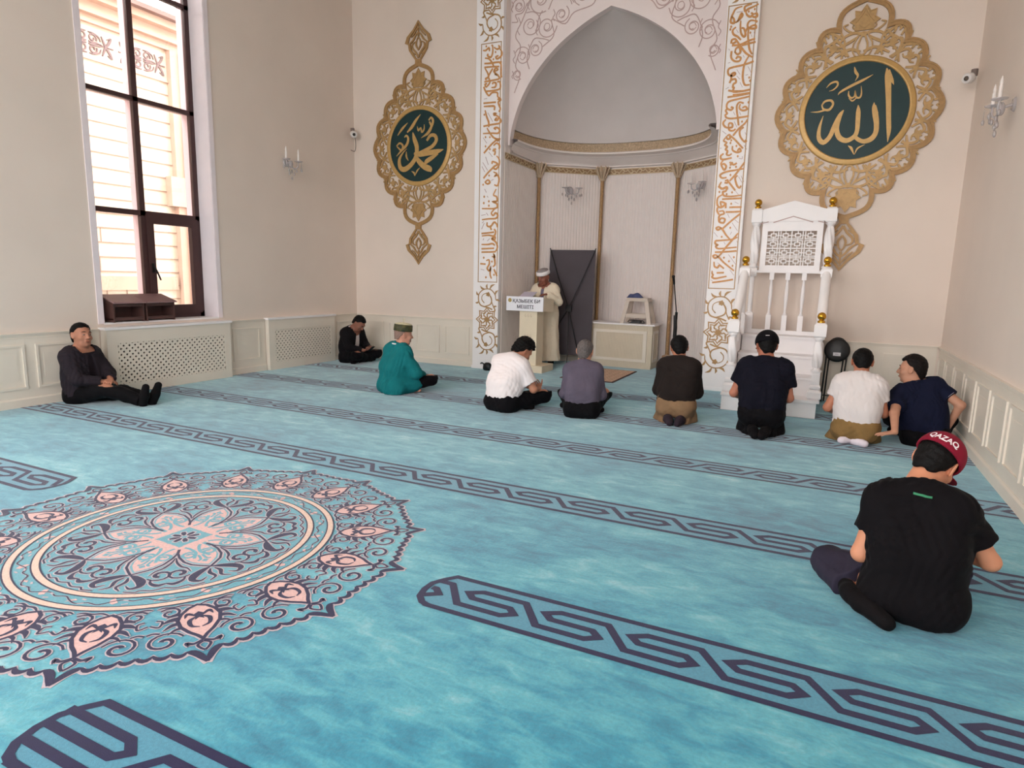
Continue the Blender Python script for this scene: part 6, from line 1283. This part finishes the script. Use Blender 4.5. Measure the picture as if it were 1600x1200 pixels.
# ---------------------------------------------------------------- the congregation
def cloth(n, c, var=.10, bump=.25): return mat('cloth '+n, srgb(*c), 0.85, var=var, vscale=9, bump=bump, bscale=26, spec=0.12, sheen=0.02)
C_BLACK = cloth('black', (15, 12, 15)); C_BLKTR = cloth('black trousers', (14, 12, 15)); C_NAVYTR = cloth('navy shorts', (46, 42, 56)); C_WHITE = cloth('white tee', (232, 222, 222), .03, .2); C_WHITE2 = cloth('off white tee', (222, 212, 210), .03, .2)
C_TEAL = cloth('teal robe', (22, 108, 112)); C_GREY = cloth('grey violet shirt', (92, 84, 98)); C_DKCOL = cloth('dark collar', (40, 34, 44)); C_BROWN = cloth('dark brown sweater', (38, 31, 29)); C_KHAKI = cloth('khaki trousers', (134, 106, 80)); C_KHAKI2 = cloth('tan trousers', (136, 106, 66))
C_VEST = cloth('navy black vest', (19, 18, 29)); C_POLO = cloth('navy polo', (22, 25, 46)); C_SHIRT = cloth('charcoal overshirt', (42, 36, 42)); C_UNDER = cloth('dark plum shirt', (40, 32, 38)); C_JACK = cloth('black jacket', (21, 18, 21)); C_ROBE = cloth('cream robe', (236, 222, 200), .03, .2); C_BLUSH = cloth('grey blue shirt', (116, 110, 132)); C_WSOCK = cloth('white sock', (226, 214, 222), .03); C_BSOCK = cloth('black sock', (17, 14, 16)); C_PSOCK = cloth('dark plum sock', (50, 40, 48))
C_RED = cloth('crimson cap', (128, 26, 46), .08, .1); C_CAPB = cloth('black cap', (16, 14, 18), .08, .1); C_TURB = cloth('white turban', (242, 236, 236), .03, .3)
H_BLACK = mat('black hair', srgb(11, 8, 8), 0.55, var=.3, vscale=60, bump=.4, bscale=160, spec=.15); H_GREY = mat('grey hair', srgb(96, 88, 86), 0.7, var=.35, vscale=60, bump=.5, bscale=160); H_DARK = mat('dark brown hair', srgb(22, 15, 14), 0.55, var=.3, vscale=60, bump=.4, bscale=160, spec=.15); H_FADE = mat('cropped hair', srgb(58, 44, 40), 0.7, var=.3, vscale=120, bump=.4, bscale=220)
R = math.radians
H_GREYF = mat('close grey hair', srgb(140, 112, 100), 0.7, var=.25, vscale=120, bump=.3, bscale=220)
def look(n, c, **k): return dict(skin_name=n, skin=c, **k)
def cross(kx=.34, ky=.26, kz=.13, ax=.10, ay=.30):
    return {1: ((-ax, ay, .075), (kx*2, ky*1.6, kz+.12), (-.13, .03, -.015)), -1: ((ax, ay-.10, .06), (-kx*2, ky*1.6, kz+.12), (.13, .03, -.015))}
def kneel(kx=.24, ax=.06):
    return {1: ((ax, -.12, .07), (kx*1.6, .9, -.1), (-.03, -.14, -.03)), -1: ((-ax, -.12, .07), (-kx*1.6, .9, -.1), (.03, -.14, -.03))}
def torus(P, c, n, R_, r):
    q = P-np.asarray(c, np.float32); n = unit(n).astype(np.float32); z = q@n; w = q-z[:, None]*n; return np.sqrt((np.sqrt((w*w).sum(1))-R_)**2+z*z)-r
# --- nearest man, black tee and crimson cap
near, E1 = person('person seated nearest, in black tee and crimson cap, seen from behind', (.50, 3.40, 0), R(-6),
    dict(size=.98, neck_len=.10, hip_z=.115, spine=[(-.10, -.02), (.18, -.03), (.40, -.03)], head=(R(-22), R(-38), R(12)), neck_fwd=.75, shoulder=.172,
         arms={1: ((.18, .34, .24), (.56, .0, .12)), -1: ((-.20, .24, .17), (-.27, .02, .06))}, hands={1: dict(curl=.7, palm=(-.6, .2, -.6), dir=(-.7, .6, -.1)), -1: dict(curl=.5, dir=(-.1, .9, -.3))},
         legs={1: ((-.03, .52, .07), (.12, 1.0, .4), (-.13, .04, -.015)), -1: ((-.24, -.07, .055), (-.40, .55, .08), (.15, -.17, -.015))}),
    [dict(kind='trousers', mat=C_NAVYTR, cuff=.72, inf=.016, waist=.10, label='dark navy trousers'), dict(kind='shirt', mat=C_BLACK, name='t_shirt', sleeve=.60, hem=-.105, seat=1, inf=.016, drape=.012, flare=.016, neck=.72, wr=.005, seed=4, label='black t-shirt'),
     dict(kind='hair', mat=H_BLACK, thick=.008, nape=-.085, side=-.03), dict(kind='cap', mat=C_RED, rim=.018, tilt=-.22, label='crimson cap'), dict(kind='sock', mat=C_BSOCK, side=-1, from_=.7), dict(kind='sock', mat=C_BSOCK, side=1)], look('warm tan', (206, 140, 108)), h=.006)
# --- man in navy polo leaning on his left hand
navy, E2 = person('person in navy polo leaning on left hand, face turned left, by the right wall', (1.00, 7.34, 0), R(4),
    dict(size=1.0, hip_z=.11, spine=[(-.02, -.11), (.16, -.26), (.30, -.34)], head=(R(68), R(-4), R(4)), neck_fwd=.3, twist=R(10), shoulder=.185, shoulder_z={1: .03, -1: -.01},
         arms={1: ((.20, .04, .20), (.54, -.2, .34)), -1: ((-.36, -.66, .055), (-.50, -.50, .30))}, hands={1: dict(curl=.4, dir=(-.3, .5, -.7)), -1: dict(curl=.10, dir=(-.85, -.15, -.18), palm=(0, 0, -1), thumb=(.2, 1, 0), spread=.34)},
         legs={1: ((-.10, .30, .075), (.38, .75, .27), (-.13, .03, -.015)), -1: ((.10, .20, .06), (-.5, .5, .27), (.13, .03, -.015))}),
    [dict(kind='trousers', mat=C_BLKTR, inf=.014, label='black trousers'), dict(kind='shirt', mat=C_POLO, name='polo_shirt', sleeve=.62, hem=-.04, inf=.016, drape=.02, flare=.014, neck=.85, seed=7, label='navy polo shirt'), dict(kind='hair', mat=H_DARK, thick=.017, nape=-.095, side=.0, front=.074, top=.006), dict(kind='sock', mat=C_BSOCK, side=-1), dict(kind='sock', mat=C_BSOCK, side=1)], look('light tan', (196, 142, 116), face=True), h=.006)
# --- man in white tee and tan trousers between the pulpit and the leaning man
wt2, E3 = person('person in white tee and tan trousers kneeling on white socks, right of the pulpit', (.385, 7.08, 0), R(-2),
    dict(size=1.0, hip_z=.165, spine=[(-.02, 0), (.20, 0), (.34, 0)], head=(R(2), R(-14), 0), neck_fwd=.45, shoulder=.172,
         arms={1: ((.15, .30, .25), (.30, -.05, .25)), -1: ((-.18, .26, .24), (-.36, -.06, .2))}, hands={1: dict(curl=.5), -1: dict(curl=.5)},
         legs={1: ((.03, -.02, .06), (.48, .52, .32), (-.14, -.12, -.02)), -1: ((-.04, -.05, .055), (-.44, .52, .32), (.13, -.11, -.02))}),
    [dict(kind='trousers', mat=C_KHAKI2, cuff=.86, inf=.016, label='tan trousers'), dict(kind='shirt', mat=C_WHITE2, name='t_shirt', sleeve=.58, hem=-.035, inf=.016, drape=.012, flare=.012, neck=.7, wr=.004, seed=9, label='white t-shirt'), dict(kind='hair', mat=H_BLACK, thick=.010, nape=-.07, side=.015), dict(kind='sock', mat=C_WSOCK, side=-1, label='white sock'), dict(kind='sock', mat=C_WSOCK, side=1, label='white sock')], look('reddish tan', (186, 120, 92)), h=.007)
# --- man with black cap in front of the pulpit
cap2, E4 = person('person in black cap and dark vest kneeling before the pulpit steps', (-.49, 6.95, 0), R(2),
    dict(size=1.06, hip_z=.225, spine=[(-.02, 0), (.18, 0), (.32, 0)], head=(R(14), R(-16), 0), neck_fwd=.45, shoulder=.19,
         arms={1: ((.16, .30, .28), (.33, -.04, .2)), -1: ((-.18, .28, .30), (-.36, -.02, .24))}, hands={1: dict(curl=.5), -1: dict(curl=.5)}, legs=kneel(.22)),
    [dict(kind='trousers', mat=C_BLKTR, inf=.016, label='black trousers'), dict(kind='shirt', mat=C_VEST, name='vest', sleeve=.60, hem=-.09, inf=.022, drape=.02, flare=.016, neck=.92, wr=.005, seed=12, label='dark navy vest'), dict(kind='hair', mat=H_BLACK, thick=.007, nape=-.085, side=-.02), dict(kind='cap', mat=C_CAPB, rim=.012, tilt=-.12, label='black cap'), dict(kind='sock', mat=C_BSOCK, side=-1), dict(kind='sock', mat=C_BSOCK, side=1)], look('ruddy tan', (182, 116, 92)), h=.007)
# --- man in dark brown sweater
brn, E5 = person('person in dark brown sweater and khaki trousers kneeling left of the pulpit', (-1.385, 7.06, 0), R(8),
    dict(size=.99, hip_z=.20, spine=[(-.02, 0), (.22, 0), (.36, 0)], head=(R(8), R(-20), R(-4)), neck_fwd=.5, shoulder=.168,
         arms={1: ((.13, .30, .24), (.30, -.04, .2)), -1: ((-.13, .30, .24), (-.28, -.04, .2))}, hands={1: dict(curl=.5), -1: dict(curl=.5)}, legs=kneel(.25, .07)),
    [dict(kind='trousers', mat=C_KHAKI, inf=.016, cuff=.86, waist=.12, label='khaki trousers'), dict(kind='shirt', mat=C_BROWN, name='sweater', sleeve=1.9, hem=.03, inf=.018, drape=.010, neck=.85, wr=.005, seed=15, label='dark brown sweater'), dict(kind='hair', mat=H_BLACK, thick=.013, nape=-.095, side=-.005), dict(kind='sock', mat=C_PSOCK, side=-1, label='dark plum sock'), dict(kind='sock', mat=C_PSOCK, side=1, label='dark plum sock')], look('tan', (190, 128, 100)), h=.007)
# --- grey haired man in grey shirt
gry, E6 = person('person with grey hair and grey violet shirt seated cross-legged before the lectern', (-2.38, 6.76, 0), R(19),
    dict(size=.99, hip_z=.11, spine=[(-.06, 0), (.18, 0), (.36, 0)], head=(R(-14), R(-10), R(2)), neck_fwd=.45, shoulder=.155,
         arms={1: ((.14, .30, .22), (.26, -.02, .2)), -1: ((-.13, .32, .24), (-.25, -.02, .2))}, hands={1: dict(curl=.5), -1: dict(curl=.5)}, legs=cross(.33, .20, .24)),
    [dict(kind='trousers', mat=C_BLKTR, inf=.014, label='black trousers'), dict(kind='shirt', mat=C_GREY, name='shirt', sleeve=1.85, hem=.0, inf=.015, drape=.008, neck=.75, seed=18, label='grey violet shirt'), dict(kind='custom', name='collar', mat=C_DKCOL, label='dark collar', fn=lambda P, e: np.maximum(np.maximum(cone(P, e['nb']-e['up']*.01, e['neck'], .078, .066), ((P-(e['neck']-(e['neck']-e['nb'])*.28).astype(np.float32))@unit(e['neck']-e['nb']).astype(np.float32))), -((P-(e['nb']+(e['neck']-e['nb'])*.1).astype(np.float32))@unit(e['neck']-e['nb']).astype(np.float32))), box=lambda e: (e['nb']-.14, e['nb']+.2)), dict(kind='hair', mat=H_GREY, thick=.008, nape=-.095, side=-.01), dict(kind='sock', mat=C_BSOCK, side=-1), dict(kind='sock', mat=C_BSOCK, side=1)], look('pale tan', (200, 146, 120), girth=.9), h=.007)
# --- man in white tee and black trousers
wt1, E7 = person('person in white tee and black trousers hunched forward, seated cross-legged left of the grey shirt', (-3.30, 6.60, 0), R(-14),
    dict(size=1.04, hip_z=.11, spine=[(.0, 0), (.30, .02), (.52, .06)], head=(R(-18), R(-44), R(6)), neck_fwd=.8, shoulder=.19,
         arms={1: ((.20, .40, .22), (.40, .10, .14)), -1: ((-.10, .42, .24), (-.40, .12, .2))}, hands={1: dict(curl=.8, palm=(-.5, -.2, .6), dir=(-.6, .6, .3)), -1: dict(curl=.6)}, legs=cross(.35, .26, .15)),
    [dict(kind='trousers', mat=C_BLKTR, inf=.018, waist=.10, label='black trousers'), dict(kind='shirt', mat=C_WHITE, name='t_shirt', sleeve=.72, hem=-.02, inf=.018, drape=.018, flare=.016, neck=.75, wr=.0045, seed=21, label='white t-shirt'), dict(kind='hair', mat=H_BLACK, thick=.022, nape=-.085, side=-.02, top=.008, tuft=.004), dict(kind='sock', mat=C_BSOCK, side=-1), dict(kind='sock', mat=C_BSOCK, side=1)], look('olive tan', (186, 128, 102)), h=.007)
# --- man in teal robe and embroidered cap
M_EMB = mat('dark green gold embroidery', srgb(18, 36, 30), 0.6, col2=srgb(92, 84, 46), vscale=26, bump=.3, bscale=60)
tl, E8 = person('person in teal robe and embroidered skullcap seated turned towards the lectern', (-5.04, 6.84, 0), R(-24),
    dict(size=1.02, hip_z=.11, spine=[(-.02, 0), (.16, .0), (.30, .0)], head=(R(-14), R(-6), 0), neck_fwd=.4, shoulder=.185,
         arms={1: ((.16, .34, .22), (.44, .04, .22)), -1: ((-.10, .36, .24), (-.46, .04, .24))}, hands={1: dict(curl=.5), -1: dict(curl=.5)}, legs=cross(.34, .30, .19)),
    [dict(kind='trousers', mat=C_BLKTR, inf=.014, label='black trousers'), dict(kind='shirt', mat=C_TEAL, name='robe', sleeve=1.85, hem=None, inf=.024, drape=.02, skirt=.45, neck=.9, wr=.007, seed=24, label='teal robe'),
     dict(kind='custom', name='collar_band', mat=C_WHITE, label='pale collar line', fn=lambda P, e: torus(P, e['nb']+e['up']*.022, e['up'], .104, .012), box=lambda e: (e['nb']-.15, e['nb']+.15)),
     dict(kind='hair', mat=H_GREYF, thick=.004, nape=-.06, side=.0)], look('pink tan', (204, 146, 124)), h=.007)
# --- man leaning on the left wall
lm, E9 = person('person in charcoal overshirt sitting against the left wall with legs stretched out', (-7.66, 4.40, 0), R(-74),
    dict(size=1.02, hip_z=.105, spine=[(-.12, 0), (.0, 0), (.10, .0)], head=(R(-14), R(2), R(-4)), neck_fwd=.2, shoulder=.185,
         arms={1: ((.05, .32, .25), (.44, .0, .2)), -1: ((-.02, .34, .27), (-.42, .02, .26))}, hands={1: dict(curl=.6, dir=(-.8, .4, 0), palm=(0, -.3, -1)), -1: dict(curl=.7, dir=(.8, .35, -.2), palm=(0, -.3, -1))},
         legs={1: ((.05, .80, .06), (.20, .5, .3), (.02, .06, .165)), -1: ((-.06, .84, .06), (-.25, .5, .3), (-.02, .06, .165))}),
    [dict(kind='trousers', mat=C_BLKTR, cuff=.90, inf=.014, label='black trousers'), dict(kind='shirt', mat=C_UNDER, name='inner_shirt', sleeve=.5, hem=.02, inf=.010, neck=.55, seed=27, label='dark plum buttoned shirt'), dict(kind='shirt', mat=C_SHIRT, name='overshirt', sleeve=1.85, hem=-.06, inf=.022, drape=.012, neck=.62, open=.075, wr=.006, seed=28, label='charcoal overshirt'), dict(kind='hair', mat=H_BLACK, thick=.011, nape=-.085, side=-.03, front=.074), dict(kind='sock', mat=C_BSOCK, side=-1, **{'from': .9}), dict(kind='sock', mat=C_BSOCK, side=1, **{'from': .9})], look('tan face', (178, 122, 98), face=True, hair_mat=H_BLACK), h=.006)
# --- man in the corner looking at his phone
cm, E10 = person('person in black jacket in the far left corner, head bowed over a phone', (-7.46, 8.84, 0), R(-90),
    dict(size=1.0, hip_z=.105, spine=[(-.05, 0), (.12, 0), (.30, .0)], head=(R(4), R(-46), R(0)), neck_fwd=.7, shoulder=.18,
         arms={1: ((.08, .36, .24), (.44, .02, .2)), -1: ((-.04, .36, .25), (-.42, .04, .2))}, hands={1: dict(curl=.6, dir=(-.6, .7, .2), palm=(-.3, 0, 1)), -1: dict(curl=.6, dir=(.6, .7, .2), palm=(.3, 0, 1))}, legs=cross(.34, .28, .19)),
    [dict(kind='trousers', mat=C_BLKTR, inf=.014, label='black trousers'), dict(kind='shirt', mat=C_WHITE2, name='t_shirt', sleeve=.4, hem=.02, inf=.010, neck=.6, seed=31, label='white t-shirt'), dict(kind='shirt', mat=C_JACK, name='jacket', sleeve=1.85, hem=-.05, inf=.022, drape=.01, neck=.7, open=.11, wr=.005, seed=32, label='black jacket'), dict(kind='hair', mat=H_BLACK, thick=.011, nape=-.08, side=-.03, front=.074), dict(kind='sock', mat=C_BSOCK, side=-1), dict(kind='sock', mat=C_BSOCK, side=1)], look('brown tan', (150, 100, 82), face=True, hair_mat=H_BLACK), h=.008)
# --- speaker standing at the lectern
def robe_fn(P, e):
    s = e['s']; z = P[:, 2]; c = e['pel']; t = np.clip((c[2]+.12-z)/1.0, 0, 1)
    a = (.215+.075*t)*s; b = (.16+.075*t)*s; fold = .010*np.sin(np.arctan2(P[:, 1], P[:, 0])*9+z*3)*t
    d = (np.sqrt((P[:, 0]/a)**2+((P[:, 1]-.02)/b)**2)-1)*.15-fold
    d = smax(d, z-(c[2]+.16), .03); d = smin(d, e['torso'](P, .03), .05); d = smin(d, e['shoulders'](P, .026), .05)
    for q in (1, -1):
        w = e['wr'][q]; el = e['el'][q]; a_ = smin(cone(P, e['sh'][q], el, .075, .066), cone(P, el, el+(w-el)*.88, .062, .060), .03); d = smin(d, a_, .03)
    nd = e['neck']-(e['neck']-e['nb'])*.55; nearn = np.linalg.norm(P-e['nb'].astype(np.float32), axis=1) < .14
    d = np.where(nearn, np.maximum(d, (P-nd.astype(np.float32))@unit(e['neck']-e['nb']).astype(np.float32)), d)
    d = np.maximum(d, .11-z); opn = np.clip((1.42-z)/.5, 0, 1); d = np.maximum(d, np.where(P[:, 1] > .05, np.where(z > .99, (.030+.012*opn)-np.abs(P[:, 0]+.0), -1), -1))
    return d+wrinkle(P, .003, 41)
im, E11 = person('person in long cream robe and white turban cap standing at the lectern reading', (-4.43, 10.47, 0), R(176),
    dict(size=1.02, hip_z=.895, spine=[(.0, 0), (.06, 0), (.16, .0)], head=(R(-8), R(-20), R(0)), neck_fwd=.5, shoulder=.18,
         arms={1: ((.15, .34, 1.25), (.42, -.1, 1.05)), -1: ((-.19, .34, 1.25), (-.42, -.1, 1.05))}, hands={1: dict(curl=.4, dir=(-.3, .9, 0)), -1: dict(curl=.4, dir=(.3, .9, 0))},
         legs={1: ((.10, .0, .06), (.12, 1, .5), (.04, .15, -.03)), -1: ((-.16, .05, .06), (-.16, 1, .5), (-.05, .15, -.03))}),
    [dict(kind='trousers', mat=C_BLKTR, inf=.014, cuff=.97, label='black trousers'), dict(kind='shirt', mat=C_BLUSH, name='shirt', sleeve=.15, hem=.02, inf=.010, neck=.4, seed=38, label='grey blue shirt'), dict(kind='custom', name='robe', mat=C_ROBE, label='cream robe', fn=robe_fn, h=.009), dict(kind='hair', mat=H_FADE, thick=.004, nape=-.06, side=.0), dict(kind='sock', name='shoe', mat=C_BLACK, side=-1, label='black shoe'), dict(kind='sock', name='shoe', mat=C_BLACK, side=1, label='black shoe')], look('dark tan', (140, 86, 70), face=True, hair_mat=H_BLACK), h=.008)
# headgear and other worn details
def on_head(e, mb, name, mats, parent, label=None):
    HM = Matrix([[*map(float, e['HR'][i]*e['hs']), float(e['hc'][i])] for i in range(3)]+[[0, 0, 0, 1]]); mb.v = [tuple(HM @ Vector(p)) for p in mb.v]
    o = mb.build(name, mats, parent)
    if label: o['label'] = label
    return o
k = MB(); k.lathe((0, -.012, 0), [(.094, .042), (.099, .048), (.096, .115), (.090, .120)], 28, sq=1.12); b_ = on_head(E8, k, 'skullcap_band', M_EMB, tl, 'dark green and gold embroidered skullcap band')
k = MB(); k.lathe((0, -.012, 0), [(.090, .116), (.086, .128), (.05, .140), (.002, .143)], 28, sq=1.12); k.tube([(-.02, -.012, .14), (-.022, -.012, .19)], .003, 6); k.tube([(.02, -.012, .14), (.022, -.012, .19)], .003, 6); on_head(E8, k, 'skullcap_crown', mat('pale gold brocade', srgb(206, 196, 164), .5, var=.15, vscale=40), tl, 'pale crown of the skullcap')
k = MB(); k.lathe((0, -.010, 0), [(.088, .038), (.101, .046), (.103, .068), (.100, .090), (.090, .098)], 28, sq=1.12); on_head(E11, k, 'turban_band', C_TURB, im, 'white wound turban band')
k = MB(); k.lathe((0, -.010, 0), [(.088, .092), (.080, .112), (.05, .126), (.002, .13)], 28, sq=1.12); on_head(E11, k, 'turban_crown', mat('grey turban crown', srgb(150, 140, 140), .7), im, 'greyish crown of the turban')
def wrap_on_head(e, name, body, size, az0, el0, radii, centre, m, parent, label):
    """lettering laid over the cap: u runs round the back of the head, v upwards"""
    c = bpy.data.curves.new(name, 'FONT'); c.body = body; c.size = size; c.align_x = 'CENTER'; c.align_y = 'CENTER'; c.extrude = 0.0; c.offset = .0012; c.resolution_u = 3
    t = bpy.data.objects.new(name, c); COL.objects.link(t); me = bpy.data.meshes.new_from_object(t.evaluated_get(bpy.context.evaluated_depsgraph_get())); bpy.data.objects.remove(t)
    HM = Matrix([[*map(float, e['HR'][i]*e['hs']), float(e['hc'][i])] for i in range(3)]+[[0, 0, 0, 1]])
    bm = bmesh.new(); bm.from_mesh(me); bmesh.ops.triangulate(bm, faces=bm.faces); bmesh.ops.subdivide_edges(bm, edges=[x for x in bm.edges if x.calc_length() > .006], cuts=2)
    for v in bm.verts:
        az = az0+v.co.x/.108; el = el0+v.co.y/.105
        v.co = HM @ Vector((centre[0]+radii[0]*math.sin(az)*math.cos(el), centre[1]-radii[1]*math.cos(az)*math.cos(el), centre[2]+radii[2]*math.sin(el)))
    bm.to_mesh(me); bm.free(); me.materials.clear(); me.materials.append(m)
    o = bpy.data.objects.new(name, me); COL.objects.link(o); o.parent = parent; o['label'] = label; return o
M_EMBW = mat('white embroidery', srgb(238, 226, 230), .6)
wrap_on_head(E1, 'cap_lettering', 'QAZAQ', .040, R(14), R(22), (.0995, .1195, .1075), (0, -.012, .036), M_EMBW, near, 'white capital lettering on the cap')
wrap_on_head(E4, 'cap_mark', '—', .034, R(-12), R(20), (.0995, .1195, .1075), (0, -.012, .036), M_EMBW, cap2, 'small white mark on the black cap')
# thin contrast stripes on the polo sleeves and collar, print on the near t-shirt
M_STRIPE = mat('pale grey knit stripe', srgb(150, 140, 150), .8)
for q in (1, -1):
    d = unit(E2['el'][q]-E2['sh'][q]); c0 = E2['sh'][q]+(E2['el'][q]-E2['sh'][q])*.60; x_ = unit(np.cross(d, (0, 0, 1))); y_ = np.cross(d, x_)
    k = MB(); k.tube([tuple(c0+(.0745)*(math.cos(a)*x_+math.sin(a)*y_)) for a in np.linspace(0, 2*PI, 25)], .0028, 6); k.build('sleeve_stripe', M_STRIPE, navy)
k = MB(); n_ = unit(E2['neck']-E2['nb']); x_ = unit(np.cross(n_, (0, 1, 0))); y_ = np.cross(n_, x_); c0 = E2['nb']+(E2['neck']-E2['nb'])*.15
k.tube([tuple(c0+.080*(math.cos(a)*x_+math.sin(a)*y_)) for a in np.linspace(0, 2*PI, 31)], .010, 8); k.build('collar', M_STRIPE, navy)['label'] = 'pale edged polo collar'
def on_back(root, shirt_name, x, z, w, h_, m, name, label, tilt=0.0):
    """flat print hugging the back of a shirt: ray cast from behind on to the cloth"""
    sh_ = [c for c in root.children if c.name.split('.')[0] == shirt_name][0]
    from mathutils.bvhtree import BVHTree
    tr = BVHTree.FromPolygons([v.co for v in sh_.data.vertices], [p.vertices for p in sh_.data.polygons])
    k = MB(); vs = []; n = 8
    for j in (0, 1):
        for i in range(n+1):
            xx = x+(i/n-.5)*w; zz = z+(j-.5)*h_+tilt*(i/n-.5)*w; hit = tr.ray_cast(Vector((xx, -1, zz)), Vector((0, 1, 0))); vs.append(tuple((hit[0] if hit[0] else Vector((xx, 0, zz)))+Vector((0, -.0025, .001))))
    k.add(vs, [(i, i+1, n+2+i, n+1+i) for i in range(n)]); o = k.build(name, m, root); o['label'] = label
on_back(near, 't_shirt', -.01, .60, .075, .009, mat('green print', srgb(50, 130, 92), .6), 'shirt_print', 'thin green print below the collar', -.08)
# phone held by the man in the corner
k = MB(); c0 = (E10['wr'][1]+E10['wr'][-1])/2+np.array((0, .11, .02))
k.box((-.036, -.004, -.075), (.036, .004, .075)); k.box((-.032, -.0052, -.068), (.032, -.004, .068), 1)
ph = k.build('phone', [M_BLACK, mat('dark phone screen', srgb(60, 62, 70), .1)]); ph.matrix_world = cm.matrix_basis @ Matrix.Translation(c0) @ Matrix.Rotation(R(-50), 4, 'X'); tag(ph, 'dark phone held in the hands of the man in the corner', 'phone')
